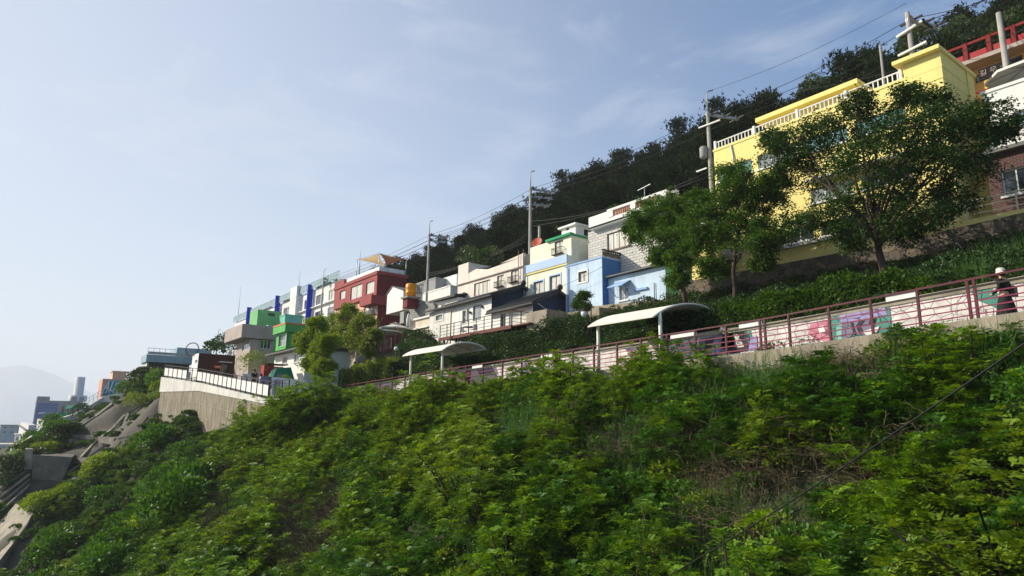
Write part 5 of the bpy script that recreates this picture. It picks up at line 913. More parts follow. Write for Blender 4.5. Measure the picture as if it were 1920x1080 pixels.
def mural(pts, m, lay=0):
    yy = 24.99-.012*lay; V = [PY(px_, py_, 25.0) for px_, py_ in pts]; V = [(v[0], yy, v[2]) for v in V]; n_ = len(V)
    mb = MB(); mb.add(V+[(v[0], 24.998, v[2]) for v in V], [tuple(range(n_))]+[(i, n_+i, n_+(i+1) % n_, (i+1) % n_) for i in range(n_)]); mb.build('mural_shape', M[m], mw)
mural([(1520, 608), (1560, 600), (1570, 622), (1560, 640), (1530, 638), (1515, 625)], 'mural_pink'); mural([(1556, 592), (1600, 584), (1668, 574), (1672, 610), (1665, 628), (1600, 640), (1560, 640), (1552, 612)], 'mural_teal', 1)
mural([(1574, 590), (1660, 576), (1664, 590), (1578, 606)], 'mural_purple', 2); mural([(1570, 606), (1586, 604), (1580, 638), (1566, 640)], 'mural_mint', 2); mural([(1580, 604), (1612, 600), (1640, 594), (1636, 606), (1644, 612), (1626, 630), (1600, 626), (1590, 638), (1578, 634)], 'mural_grey', 3); mural([(1618, 622), (1650, 612), (1646, 622), (1628, 630)], 'white_clean', 4)
mural([(1596, 606), (1600, 604), (1606, 626), (1602, 628)], 'mural_dark', 5); mural([(1612, 603), (1622, 601), (1614, 612), (1620, 622), (1612, 624), (1606, 612)], 'mural_dark', 5); mural([(1632, 598), (1642, 596), (1640, 606), (1630, 610)], 'mural_dark', 5); mural([(1534, 614), (1544, 610), (1548, 622), (1538, 628)], 'white_clean', 1)
mural([(1819, 545), (1850, 536), (1880, 556), (1885, 585), (1868, 578), (1830, 562)], 'mural_teal'); mural([(1795, 610), (1806, 598), (1806, 614)], 'mural_pink')
mural([(1312, 634), (1345, 628), (1352, 612), (1375, 622), (1378, 650), (1340, 668), (1306, 664)], 'mural_grey'); mural([(1322, 636), (1340, 632), (1336, 652), (1322, 656)], 'mural_dark', 1); mural([(1338, 640), (1346, 638), (1350, 664), (1330, 668)], 'mural_purple', 1)
mural([(1355, 628), (1378, 622), (1400, 618), (1412, 640), (1420, 655), (1370, 664), (1352, 650)], 'mural_dark', 0); mural([(1396, 622), (1408, 620), (1412, 640), (1404, 644)], 'mural_teal', 1); mural([(1408, 632), (1420, 630), (1420, 655), (1404, 658)], 'mural_purple', 2); mural([(1376, 628), (1384, 626), (1396, 650), (1384, 652)], 'wall_white_stone', 2)
mural([(978, 682), (988, 680), (990, 694), (998, 702), (984, 708), (975, 694)], 'mural_purple'); mural([(1008, 690), (1030, 686), (1034, 692), (1024, 698), (1006, 696)], 'mural_purple'); mural([(1074, 676), (1080, 675), (1080, 694), (1074, 694)], 'mural_purple'); mural([(815, 706), (824, 702), (828, 712), (818, 716)], 'mural_teal'); mural([(895, 694), (930, 688), (935, 702), (900, 706)], 'mural_grey')
mural([(1168, 648), (1198, 642), (1196, 656), (1176, 660)], 'mural_grey'); mural([(862, 700), (868, 698), (868, 712), (862, 712)], 'mural_pink')
rr_ = empty('path_railing', (-20, 22.45, float(zp(-20))), 'maroon metal railing with pale panels along the footpath', 'railing')
XP = [-53, -50.9, -48.9, -46.9, -44.9, -42.9, -40.9, -38.9, -36.9, -34.9, -33, -31, -29.2, -27.3, -26, -24.95, -23.43, -21.87, -20.38, -18.86, -17.37, -15.87, -14.35, -14.15, -13.16, -11.65, -10.22, -8.77, -7.38, -7.2, -5.7, -4.2, -2.7, -1.2, .3, 1.8, 3.3]
for x in XP: MB().bar((x, 22.46, zp(x)), (x, 22.46, zp(x)+1.28), .07, .09).build('post', M['maroon'], rr_)
for h, b_, m_ in ((1.27, .055, 'maroon'), (1.02, .06, 'iron'), (.8, .034, 'maroon_pink'), (.6, .034, 'maroon_pink'), (.4, .034, 'maroon_pink'), (.2, .034, 'maroon_pink')):
    mb = MB()
    for xa, xb in zip(xs_[:-1], xs_[1:]): mb.bar((xa, 22.44, zp(xa)+h), (xb, 22.44, zp(xb)+h), b_)
    mb.build('rail_bar', M[m_], rr_)
for a_, b_ in ((1660, 1722), (1382, 1425), (1254, 1302), (1014, 1035), (888, 908)):
    xa, xb = PY(a_, 560, 22.44)[0], PY(b_, 560, 22.44)[0]; mb = MB(); mb.hexa([(xa, 22.46, zp(xa)+1.06), (xb, 22.46, zp(xb)+1.06), (xb, 22.49, zp(xb)+1.06), (xa, 22.49, zp(xa)+1.06)], [(xa, 22.46, zp(xa)+1.235), (xb, 22.46, zp(xb)+1.235), (xb, 22.49, zp(xb)+1.235), (xa, 22.49, zp(xa)+1.235)]); mb.build('white_panel', M['white_clean'], rr_)
# ---------------------------------------------------------------- curved canopies
def canopy(label, Lx, Rx, y0, y1, z0, rise, posts, zback=0):
    r_ = empty('shelter', ((Lx+Rx)/2, 22.9, float(zp((Lx+Rx)/2))), label, 'shelter', 'curved canopies over the footpath'); K = 14; mb = MB()
    def cs(t): return y0+(y1-y0)*t, z0+zback*t+rise*(1-(2*t-1)**2)**.9
    pts = [cs(i/K) for i in range(K+1)]
    for i in range(K):
        (ya, za), (yb_, zb_) = pts[i], pts[i+1]; mb.add([(Lx, ya, za), (Rx, ya, za), (Rx, yb_, zb_), (Lx, yb_, zb_), (Lx, ya, za-.03), (Rx, ya, za-.03), (Rx, yb_, zb_-.03), (Lx, yb_, zb_-.03)], [(0, 1, 2, 3), (7, 6, 5, 4)], 0, True)
    mb.build('roof_membrane', M['canvas'], r_)
    for X in np.linspace(Lx, Rx, 4):
        e_ = X in (Lx, Rx); mb = MB(); mb.tube([(X, y, z-.05) for y, z in pts], .055 if e_ else .035, 5); mb.build('arch_rib', M['canvas_tan'] if not e_ else M['canvas'], r_)
    for y, z in (pts[0], pts[-1]): MB().bar((Lx, y, z-.04), (Rx, y, z-.04), .06).build('edge_beam', M['canvas'], r_)
    for X in posts:
        yp = 22.85; t = (yp-y0)/(y1-y0); zc_ = cs(t)[1]; MB().tube([(X, yp, float(zp(X))), (X, yp, zc_-.03)], .085, 10).build('post', M['canvas'], r_)
    return r_
xr_ = PY(1225, 592, 22.4)[0]; yb2 = PX(1342, 583, xr_)[1]; canopy('large cream curved canopy on white posts over the path, right one', PY(1103, 614, 22.4)[0], xr_, 22.4, 27.2, float(PY(1225, 592, 22.4)[2]), .55, (PY(1122, 640, 22.85)[0], PY(1240, 620, 22.85)[0]-.05), .62)
xr_ = PY(830, 655, 22.4)[0]; canopy('smaller cream curved canopy further down the path, left one', PY(755, 674, 22.4)[0], xr_, 22.4, 25.9, float(PY(830, 655, 22.4)[2]), .5, (PY(770, 690, 22.85)[0], PY(829, 690, 22.85)[0]), .3)
# ---------------------------------------------------------------- street lamps
p = PY(1096, 588, 26.2); r_ = empty('street_lamp', (p[0]+.55, 26.2, 3.7), 'black swan neck lamp with a white globe beside the right canopy', 'street lamp'); MB().tube([(p[0]+.55, 26.2, 3.7), (p[0]+.55, 26.2, p[2]+.3), (p[0]+.5, 26.2, p[2]+.62), (p[0]+.3, 26.2, p[2]+.82), (p[0]+.08, 26.2, p[2]+.7), (p[0], 26.2, p[2]+.3)], .035).build('pole', M['iron'], r_); MB().ball(p, .22, 14).build('globe', M['frame_white'], r_); MB().lathe(p+(0, 0, .12), [(.22, 0), (.16, .12), (.03, .2)]).build('cap', M['iron'], r_)
p = PY(743, 654, 26.2); r_ = empty('globe_lamp', (p[0], 26.2, 3), 'small white globe lamp in the bushes behind the left canopy', 'street lamp'); MB().tube([(p[0], 26.2, 2.6), (p[0], 26.2, p[2]-.1)], .04).build('pole', M['iron'], r_); MB().ball(p, .2).build('globe', M['frame_white'], r_)
p = PD(431, 661, 78); r_ = empty('globe_lamp', (p[0], p[1], 4), 'small white globe lamp above the brown building', 'street lamp'); MB().tube([(p[0], p[1], 4), p-np.array((0, 0, .2))], .05).build('pole', M['iron'], r_); MB().ball(p, .28).build('globe', M['frame_white'], r_)
# ---------------------------------------------------------------- utility poles and wires
TOPS = {}
def pole(key, px, py, pyb, Y, label, r0=.16, arms=((.12, 1.1), (.28, 1.0)), hook=True, ins=True, adir=(.35, .94), lean=0, zb=None, up_=1.6):
    t = PY(px, py, Y); zt_ = t[2]; x = t[0]; zb = z1(x, Y)-.2 if zb is None else zb; r_ = empty('utility_pole', (x, Y, zb), label, 'utility pole', 'utility poles behind the houses'); H_ = zt_-zb
    MB().tube([(x, Y, zb), (x, Y, zt_-up_)], [r0*1.25, r0*.8], 10).build('pole', M['pole_concrete'], r_)
    if hook: MB().tube([(x, Y, zt_-up_), (x, Y, zt_-.2), (x+.12, Y+.05, zt_), (x+.4, Y+.2, zt_+.02)], .05).build('top_hook', M['pole_concrete'], r_)
    L = []
    for f, ln in arms:
        z = zt_-up_-f*4+.3; d = np.array((adir[0], adir[1], 0)); a = np.array((x, Y, z))-d*ln*.12; b_ = np.array((x, Y, z))+d*ln*2.1; MB().bar(a, b_, .17).build('crossarm', M['steel'], r_)
        mb = MB()
        for k in range(3): p = a+(b_-a)*(.15+.4*k); mb.lathe(p, [(.03, .0), (.12, .05), (.07, .14), (.12, .22), (.05, .32)], 6); mb.bar(p+(-.6, 0, -.05), p+(.6, 0, .06), .1); L.append(p+(0, 0, .15))
        if ins: mb.build('insulators', M['iron'], r_)
    TOPS[key] = (np.array((x, Y, zt_)), L); return r_
pole('G', 410, 618, 655, 30, 'slim utility pole with two crossarms above the brown building', zb=4, r0=.13); pole('A', 608, 505, 580, 41, 'utility pole in front of the white apartment block', zb=8)
pole('B', 806, 415, 520, 38, 'utility pole between the sail canopy and the pinkish building'); pole('C', 995, 322, 468, 37.5, 'tall utility pole behind the cream house', arms=((.12, 1.1), (.3, 1.1), (.5, .9)))
pole('D', 1325, 172, 335, 37.5, 'utility pole with a grey transformer left of the yellow building', arms=((.12, 1.2),)); pole('E', 1699, 6, 100, 38.5, 'leaning looking utility pole with long white crossarms behind the stair tower', arms=((.2, 1.),), ins=True, up_=.6, hook=False)
pole('F_', 1872, 24, 140, 40.5, 'pale tapered pole in front of the yellow restaurant', arms=(), hook=False, up_=0, zb=12)
t = TOPS['C'][0]; r_ = empty('utility_pole', (t[0]+.9, 37.9, 9), 'shorter bare pole right behind the tall utility pole', 'utility pole'); MB().tube([(t[0]+.9, 37.9, 9), (t[0]+.9, 37.9, PY(1001, 428, 37.9)[2])], .13, 8).build('pole', M['pole_concrete'], r_)
t = PY(1650, 85, 38); r_ = empty('roof_mast', (t[0], 38, 14), 'slender white mast rising from the yellow building roof', 'mast'); MB().tube([(t[0], 38, 14), (t[0], 38, t[2])], [.1, .07], 8).build('rod', M['pole_concrete'], r_)
t, L = TOPS['D']; r_ = empty('transformer', (t[0]-.5, 37.3, PY(1318, 292, 37.3)[2]), 'grey cylinder transformer hanging on the pole left of the yellow building', 'transformer'); q = PY(1319, 284, 37.3); MB().lathe(q-(0, 0, .5), [(.01, 0), (.24, 0), (.27, .1), (.27, .75), (.2, .85), (.01, .85)], 12).build('tank', M['grey_wall'], r_); MB().bar(q, (t[0], 37.5, q[2]), .08).build('bracket', M['steel'], r_)
for (a_, b_) in (((1310, 240), (1350, 225)), ((1306, 322), (1325, 315))): mb = MB(); mb.bar(PY(*a_, 37.3), PY(*b_, 37.3), .09); mb.build('steel_arm', M['white_clean'], r_)
r_ = [o for o in COL.objects if o.get('label', '').startswith('leaning looking')][0]
mb = MB(); mb.bar(PY(1681, 70, 38.3), PY(1729, 39, 38.3), .12); mb.build('white_crossarm', M['white_clean'], r_); mb = MB(); mb.bar(PY(1684, 105, 38.3), PY(1737, 78, 38.3), .12); mb.build('white_crossarm', M['white_clean'], r_)
mb = MB(); mb.bar(PY(1706, 30, 38.2), PY(1724, 50, 38.2), .12); mb.bar(PY(1730, 40, 38.4), PY(1748, 52, 38.8), .1); mb.build('insulator_string', M['iron'], r_)
def wire(name, label, a, b_, sag, rad=.018, group='overhead wires', n=14):
    a, b_ = np.array(a, float), np.array(b_, float); pts = [a+(b_-a)*t-np.array((0, 0, 4*sag*t*(1-t))) for t in np.linspace(0, 1, n)]; o = tag(MB().tube(pts, rad, 4).build(name, M['wire']), label, 'wire', group); return o
ks = ['A', 'B', 'C', 'D', 'E']; nm = ('apartment block pole', 'pole near the sail canopy', 'cream house pole', 'transformer pole', 'stair tower pole')
for i in range(4):
    La, Lb = TOPS[ks[i]][1], TOPS[ks[i+1]][1]
    for k in range(min(len(La), len(Lb), 5)): wire('overhead_wire', f'thin wire from the {nm[i]} to the {nm[i+1]}', La[k], Lb[k], .45, .02)
wire('ground_wire', 'faint top wire between the transformer pole and the stair tower pole', TOPS['D'][0], TOPS['E'][0], .4, .012); 
e = TOPS['E'][1]
for k in range(3): wire('overhead_wire', 'thin overhead wire running from the stair tower pole out of the picture', e[k], PD(2010, -70-25*k, 40), .5, .02)
wire('overhead_wire', 'lower bundle of wire crossing the pine wood above the restaurant', PY(1500, 170, 45), PY(1990, 30, 41), .5, .022); wire('overhead_wire', 'thin wire with beads crossing the wooded hill at the top right', PY(1600, 155, 50), PY(1900, -40, 46), .3, .02)
for k in range(3): a, b_ = TOPS['B'][0], TOPS['C'][0]; wire('cable_bundle', 'sagging black cable bundle low between the two poles left of the cream house', (a[0], a[1], PY(806, 518, 38)[2]+k*.25), (b_[0], b_[1], PY(993, 450-k*6, 37.5)[2]), .3+.2*k, .035)
for k in range(2): a, b_ = TOPS['C'][0], TOPS['D'][0]; wire('cable_bundle', 'sagging black cable bundle across the dark wood left of the transformer', (a[0], a[1], PY(993, 425-k*10, 37.5)[2]), (b_[0], b_[1], PY(1330, 330-k*8, 37.5)[2]), .5+.3*k, .035)
a = TOPS['A'][0]; 
for k in range(3): wire('overhead_wire', 'thin wire from the apartment block pole down to the slim pole', TOPS['A'][1][k], TOPS['G'][1][k], .6, .02)
wire('house_wire', 'thin wire slanting across the fronts of the cream and blue houses', PY(985, 560, 33.3), PY(1130, 500, 33.3), .2, .014)
wire('foreground_cable', 'thick black cable slanting across the bushes in the lower right corner', PD(1990, 596, 6.3), PD(1180, 1120, 15), .12, .012, group=None, n=24)

# ---------------------------------------------------------------- people
def skin_obj(name, verts, edges, radii, m, parent, root=0, sub=1):
    og = origin(parent); me = bpy.data.meshes.new(name); me.from_pydata([tuple(float(v_[i])-og[i] for i in range(3)) for v_ in verts], edges, []); me.materials.append(m)
    o = mesh_obj(name, me, parent)
    o.modifiers.new('Skin', 'SKIN').use_smooth_shade = True
    for i, r_ in enumerate(radii): d_ = me.skin_vertices[0].data[i]; d_.radius = (r_ if hasattr(r_, '__len__') else (r_, r_)); d_.use_root = (i == root)
    if sub: o.modifiers.new('Subdivision', 'SUBSURF').levels = sub; o.modifiers[-1].render_levels = sub
    return o
def person(label, foot, h, face, top, bottom, sit=False, hat=None, dress=False, stride=.25, bag=False, armbend=.3):
    """face: direction (x, y) the person looks at"""
    f = np.array((face[0], face[1], 0.)); f /= np.linalg.norm(f); s = np.array((-f[1], f[0], 0)); u = np.array((0, 0, 1.)); k = h/1.7; foot = np.array(foot, float)
    r_ = empty('person', foot, label, 'person'); P = lambda fx, sx, ux: foot+(f*fx+s*sx+u*ux)*k
    hz = .92 if not sit else .5
    V = [P(0, 0, hz), P(.01, 0, hz+.28), P(0, 0, hz+.52), P(.02, 0, hz+.6), P(.03, 0, hz+.68), P(.03, 0, hz+.76)]; R = [.135*k, .13*k, .12*k, .055*k, .09*k, .075*k]; E_ = [(0, 1), (1, 2), (2, 3), (3, 4), (4, 5)]
    def limb(base, pts, rs):
        p = base
        for q, r in zip(pts, rs): V.append(q); R.append(r*k); E_.append((p, len(V)-1)); p = len(V)-1
    for sd in (-1, 1):
        limb(2, [P(0, .18*sd, hz+.5), P(-.04+.1*armbend*sd, .23*sd, hz+.22), P(.12+armbend*.4, .2*sd, hz+.02+armbend*.15), P(.18+armbend*.45, .19*sd, hz+.0+armbend*.15)], (.058, .045, .036, .032))
        if sit: limb(0, [P(.05, .1*sd, .5), P(.45, .12*sd, .5), P(.45, .12*sd, .1), P(.6, .12*sd, .04)], (.085, .07, .045, .04))
        else: limb(0, [P(0, .09*sd, hz-.08), P(.05+stride*.3*sd, .1*sd, .48), P(stride*sd*.8, .1*sd, .08), P(stride*sd*.8+.16, .11*sd, .04)], (.09, .065, .045, .04))
    skin_obj('body', V, E_, R, M['skin'], r_)
    # clothing over the body
    tv = [V[0], V[1], V[2]]; ta = [.15*k, .15*k, .145*k]; te = [(0, 1), (1, 2)]
    for a in (6, 6+(4 if sit else 4)+4):
        base = 2
        for q in range(3): tv.append(V[a+q]); ta.append((.075, .062, .052)[q]*k); te.append((base, len(tv)-1)); base = len(tv)-1
    skin_obj('coat' if dress else 'shirt', tv, te, ta, M[top], r_)
    if dress: MB().lathe(P(0, 0, 0), [(.16*k, hz*k), (.24*k, .6*k), (.3*k, .3*k), (.33*k, .16*k), (.01, .16*k)], 12).build('skirt', M[bottom], r_)
    else:
        lv = [V[0]]; lr = [.15*k]; le = []
        for a in (10, 18):
            base = 0
            for q in range(3): lv.append(V[a+q]); lr.append((.1, .08, .062)[q]*k); le.append((base, len(lv)-1)); base = len(lv)-1
        skin_obj('trousers', lv, le, lr, M[bottom], r_)
    for a in (13, 21): MB().bar(V[a]-f*.14*k, V[a]+f*.1*k, .09*k, .08*k).build('shoe', M['iron'], r_)
    hc = P(.02, 0, hz+.71); mb = MB(); mb.ball(hc-f*.025*k+u*.02*k, .115*k, 10, sz=1.12); mb.build('hair', M[hat if hat == 'hair' else 'hair'], r_)
    mb = MB(); mb.bar(hc+f*.09*k-u*.02*k, hc+f*.125*k-u*.03*k, .025*k); mb.build('nose', M['skin'], r_)
    if hat and hat != 'hair': MB().lathe(hc+u*.02*k, [(.18*k, -.03*k), (.125*k, .04*k), (.12*k, .13*k), (.09*k, .16*k), (.01, .165*k)], 14).build('bucket_hat', M[hat], r_)
    if bag: mb = MB(); mb.bar(P(-.12, -.24, hz+.3), P(-.12, -.24, hz-.02), .16*k, .3*k); mb.build('shoulder_bag', M['iron'], r_)
    return r_
def onpath(px, Y=23.7): x = PY(px, 600, Y)[0]; return (x, Y, float(zp(x)))
fx = PY(1888, 585, 24.1)[0]; person('person in long black clothes and a cream bucket hat walking on the path', (fx, 24.1, zp(fx)+.0), 1.68, (-1, .25), 'black_cloth', 'black_cloth', hat='hat_cream', dress=True, bag=True)
fx = PY(851, 690, 24)[0]; person('person in a dark coat on the path right of the left canopy post', (fx, 24.0, zp(fx)), 1.72, (.9, -.5), 'black_cloth', 'black_cloth', dress=False, hat='hair')
fx = PY(873, 690, 24)[0]; person('person in a pink top behind the railing, beside the one in the dark coat', (fx, 24.2, zp(fx)), 1.62, (-1, -.3), 'pink_cloth', 'black_cloth', hat='hair')
p = PD(474, 735, 61); person('person in black standing at the ramp beside the whitewashed wall', (p[0], p[1], PD(474, 729, 61)[2]), 1.74, (1, -.3), 'black_cloth', 'black_cloth', hat='hair')
p = PD(487, 737, 58.5); person('person in lavender clothes standing on the ramp behind the railing', (p[0], p[1], PD(487, 737, 58.5)[2]), 1.65, (-.3, 1), 'lav_cloth', 'lav_cloth', hat='hair')
for (px_, lb, tp, fc) in ((608, 'seated person in a grey shirt left of the light green tree trunk', 'grey_cloth', (.3, -1)), (635, 'seated person in dark clothes leaning beside the tree trunk', 'black_cloth', (-1, -.3)), (664, 'seated dark haired person right of the tree trunk', 'black_cloth', (-.6, -1))):
    q = PY(px_, 706, 26.6); q[2] = PY(px_, 703, 26.6)[2]
    rb = empty('bench', (q[0], 26.75, q[2]), lb.replace('seated person', 'low bench under the person').replace('seated dark haired person', 'low bench under the dark haired person'), 'bench', 'benches under the trees'); MB().box(q[0]-.6, q[0]+.6, 26.45, 26.85, q[2]+.36, q[2]+.42).build('seat', M['wood_brown'], rb)
    for dx in (-.5, .5): MB().box(q[0]+dx-.04, q[0]+dx+.04, 26.5, 26.8, q[2]-.5, q[2]+.36).build('leg', M['iron'], rb)
    person(lb, (q[0], 26.6, q[2]), 1.68, fc, tp, 'denim' if px_ == 608 else 'black_cloth', sit=True, hat='hair')

# ---------------------------------------------------------------- vegetation
R_ = np.random.default_rng(11)
def unit(v): return v/np.maximum(np.linalg.norm(v, axis=-1, keepdims=True), 1e-9)
def fronds(p, d, L, pairs=6, lw=.3, droop=.25, up=None, wid=.42, fwd=.45):
    """feather leaves: rhombic leaflets in pairs along an arching stalk. p, d: (K,3), L: (K,) -> (M,4,3) quads"""
    K = len(p); upv = np.tile((0, 0, 1.), (K, 1)) if up is None else up; s = unit(np.cross(d, upv)+1e-4); n = unit(np.cross(s, d)); out = []
    for i in range(pairs+1):
        t = .18+.82*i/pairs; c = p+d*(L*t)[:, None]-upv*(droop*L*t*t)[:, None]; ll = L*lw*(1-.55*abs(t-.45)); tilt = R_.normal(0, .22, (K, 1))
        dirs = [(s+d*fwd+n*tilt), (-s+d*fwd+n*tilt)] if i < pairs else [d-upv*droop]
        for v in dirs:
            v = unit(v); w_ = unit(np.cross(v, n))*(ll*wid*.5)[:, None]; e = v*ll[:, None]; out.append(np.stack([c, c+e*.5+w_, c+e, c+e*.5-w_], 1))
    return np.concatenate(out)
def leaves(p, d, L, wid=.45):
    K = len(p); r = unit(np.cross(d, R_.normal(0, 1, (K, 3)))); w_ = r*(L*wid*.5)[:, None]; e = d*L[:, None]; return np.stack([p, p+e*.5+w_, p+e, p+e*.5-w_], 1)
def qmesh(name, quads, mats, extra=None):
    """mesh from quads (M,4,3); extra: an MB with stems (material 1)"""
    V = quads.reshape(-1, 3); M4 = len(quads); ev = np.array(extra.v) if extra and extra.v else np.zeros((0, 3)); F_ = []
    me = bpy.data.meshes.new(name); nv = len(V)+len(ev); loops = list(range(len(V))); idx = np.arange(len(V)); ls = np.arange(0, M4*4, 4); lt = np.full(M4, 4)
    if extra and extra.f:
        el = [len(V)+i for f in extra.f for i in f]; tot = [len(f) for f in extra.f]; idx = np.concatenate([idx, np.array(el)]); ls = np.concatenate([ls, M4*4+np.concatenate([[0], np.cumsum(tot)[:-1]])]); lt = np.concatenate([lt, np.array(tot)])
    me.vertices.add(nv); me.vertices.foreach_set('co', np.concatenate([V, ev]).astype(np.float32).ravel()); me.loops.add(len(idx)); me.loops.foreach_set('vertex_index', idx.astype(np.int32))
    me.polygons.add(len(ls)); me.polygons.foreach_set('loop_start', ls.astype(np.int32)); me.polygons.foreach_set('loop_total', lt.astype(np.int32))
    for m in mats: me.materials.append(m)
    mi = np.zeros(len(ls), np.int32); mi[M4:] = 1; me.polygons.foreach_set('material_index', mi); me.update(calc_edges=True); return me
def sph(K, up=-.2):
    v = unit(R_.normal(0, 1, (K, 3))); v[:, 2] = np.where(v[:, 2] < up, -v[:, 2], v[:, 2]); return v
ML = dict(
 feather=leafmat('leaf_feather', [rgb(c) for c in ((78, 116, 18), (104, 142, 26), (130, 164, 36), (64, 98, 20))], .34, spec=.2),
 olive=leafmat('leaf_olive', [rgb(c) for c in ((104, 132, 28), (128, 154, 38), (92, 120, 28))], .32, spec=.2),
 deep=leafmat('leaf_deep', [rgb(c) for c in ((46, 84, 18), (64, 108, 24), (84, 128, 30))], .3, spec=.2),
 weed=leafmat('leaf_weed', [rgb(c) for c in ((58, 98, 38), (78, 120, 48), (94, 134, 52))], .32),
 hedge=leafmat('leaf_hedge', [rgb(c) for c in ((30, 54, 20), (44, 74, 26), (60, 92, 32))], .22),
 pine=leafmat('needle_pine', [rgb(c) for c in ((22, 34, 18), (32, 48, 22), (44, 60, 28))], .08, rough=.9, objvar=.3, spec=.05),
 wood=leafmat('leaf_wood', [rgb(c) for c in ((46, 66, 28), (58, 82, 34), (74, 96, 40))], .2, objvar=.4),
 cherry=leafmat('leaf_cherry', [rgb(c) for c in ((30, 52, 18), (42, 70, 22), (58, 88, 28))], .26, spec=.15),
 lime=leafmat('leaf_lime', [rgb(c) for c in ((84, 108, 24), (106, 130, 32), (122, 142, 38))], .38),
 fresh=leafmat('leaf_fresh', [rgb(c) for c in ((48, 80, 20), (68, 104, 26), (84, 122, 30))], .34, spec=.2),
 vine=leafmat('leaf_vine', [rgb(c) for c in ((38, 68, 16), (52, 86, 20), (70, 102, 28))], .3),
 dry=leafmat('twig_dry', [rgb(c) for c in ((100, 88, 66), (122, 108, 84), (80, 68, 52))], .0, rough=.9, spec=.1))
def bush(name, R, H, nsp, nf, L, pairs, m, stem=True, wid=.42, lw=.3, droop=.5):
    """shrub whose shoots end in tiers of feather leaves"""
    v = sph(nsp, -.15); rad = R_.uniform(.5, 1.05, nsp); rad *= 1+.25*np.sin(v[:, 0]*4+1.3)*np.cos(v[:, 1]*4); tip = v*rad[:, None]*np.array((R, R, H)); tip[:, 2] = np.abs(tip[:, 2])*1.0+.1*H
    p = np.repeat(tip, nf, 0); a = R_.uniform(0, 2*math.pi, len(p)); d = np.stack([np.cos(a), np.sin(a), R_.uniform(-.35, .95, len(p))], 1)+np.repeat(v, nf, 0)*np.array((.45, .45, .25)); d = unit(d)
    p = p+R_.normal(0, .03*R, p.shape); q = fronds(p, d, R_.uniform(.7, 1.25, len(p))*L, pairs, lw, droop, wid=wid)
    mb = MB()
    if stem:
        for i in range(0, nsp, 3): t = tip[i]; mb.tube([(0, 0, -.3), tuple(t*.5+R_.normal(0, .08, 3)), tuple(t)], [.03, .018, .008], 4, 0, False)
    return qmesh(name, q, [m, M['bark']], mb)
def leafy(name, R, H, n, L, m, wid=.5, lobes=6, fill=.75):
    """dense small leaved shrub: leaves over and inside a lumpy volume"""
    c = sph(lobes, 0)*np.array((R*.55, R*.55, H*.5)); c[:, 2] += H*.4; k = R_.integers(0, lobes, n); v = sph(n, -.4); p = c[k]+v*(R_.uniform(fill, 1.05, n)**.6)[:, None]*np.array((R*.55, R*.55, H*.5)); p[:, 2] = np.maximum(p[:, 2], 0)
    d = unit(v+R_.normal(0, .6, v.shape)); return qmesh(name, leaves(p, d, R_.uniform(.7, 1.2, n)*L, wid), [m, M['bark']])
def weeds(name, n, H, m, spread=.7, leaf=.09, step=.055):
    q = []; mb = MB()
    for i in range(n):
        b_ = np.array((*R_.normal(0, spread*.5, 2), -.1)); h = H*R_.uniform(.6, 1.1); ln = R_.normal(0, .12, 2); ts = np.arange(.25, 1, step/h*1.0); K = len(ts)
        pt = b_+np.stack([ln[0]*ts*ts*h, ln[1]*ts*ts*h, ts*h], 1); a = np.arange(K)*2.4+R_.uniform(0, 6); d = unit(np.stack([np.cos(a), np.sin(a), np.full(K, .75)], 1)); q.append(leaves(pt, d, leaf*(1.25-ts)*1.3, .3)); mb.tube([tuple(b_), tuple(pt[K//2]), tuple(pt[-1])], [.008, .006, .003], 3, 0, False)
    return qmesh(name, np.concatenate(q), [m, m], mb)
def twigs(name, n, R, m, L=.7):
    q = []
    for i in range(n):
        p = R_.normal(0, R*.4, 3)*np.array((1, 1, .3)); p[2] = abs(p[2]); d = unit(R_.normal(0, 1, 3)*np.array((1, 1, .7))); K = 7; pts = [p]
        for k in range(K): d = unit(d+R_.normal(0, .35, 3)+np.array((0, 0, -.12))); pts.append(pts[-1]+d*L/K)
        pts = np.array(pts); w_ = R_.uniform(.0025, .0065); s = unit(np.cross(d, (0, 0, 1.))+1e-3)*w_
        q.append(np.stack([pts[:-1]-s, pts[:-1]+s, pts[1:]+s, pts[1:]-s], 1)); s2 = np.array((0, 0, w_)); q.append(np.stack([pts[:-1]-s2, pts[:-1]+s2, pts[1:]+s2, pts[1:]-s2], 1))
    return qmesh(name, np.concatenate(q), [m])
PROTO = {
 'feather_near': [bush('feathery_shrub', 1.0, 1.0, 46, 13, .3, 7, ML['feather']) for _ in range(3)]+[bush('feathery_shrub', 1.0, 1.15, 42, 13, .32, 7, ML['deep']) for _ in range(2)],
 'big': [bush('tall_shrub', 1.0, 1.2, 95, 13, .2, 5, ML['feather'], wid=.55) for _ in range(3)]+[bush('tall_shrub', 1.0, 1.3, 95, 13, .2, 5, ML['deep'], wid=.55)]+[bush('tall_shrub', 1.0, 1.1, 95, 13, .19, 4, ML['olive'], wid=.6)],
 'feather_far': [bush('feathery_shrub', 1.0, 1.0, 50, 12, .3, 3, ML['feather'], wid=.7, lw=.34) for _ in range(4)]+[bush('feathery_shrub', 1.0, 1.1, 50, 12, .3, 3, ML['olive'], wid=.7, lw=.34) for _ in range(2)],
 'weed': [weeds('weed_clump', 26, 1.35, ML['weed']) for _ in range(3)],
 'twig': [twigs('dry_twigs', 130, 1.0, ML['dry']) for _ in range(3)],
 'low': [leafy('low_plant', .55, .45, 420, .11, ML['deep']) for _ in range(2)]+[leafy('low_plant', .6, .4, 420, .12, ML['olive'])]+[weeds('grass', 20, .6, ML['weed'], .8, .12, .05)],
 'vine': [leafy('vine_patch', .9, .35, 900, .13, ML['vine'], .8, 7, .6) for _ in range(3)]}
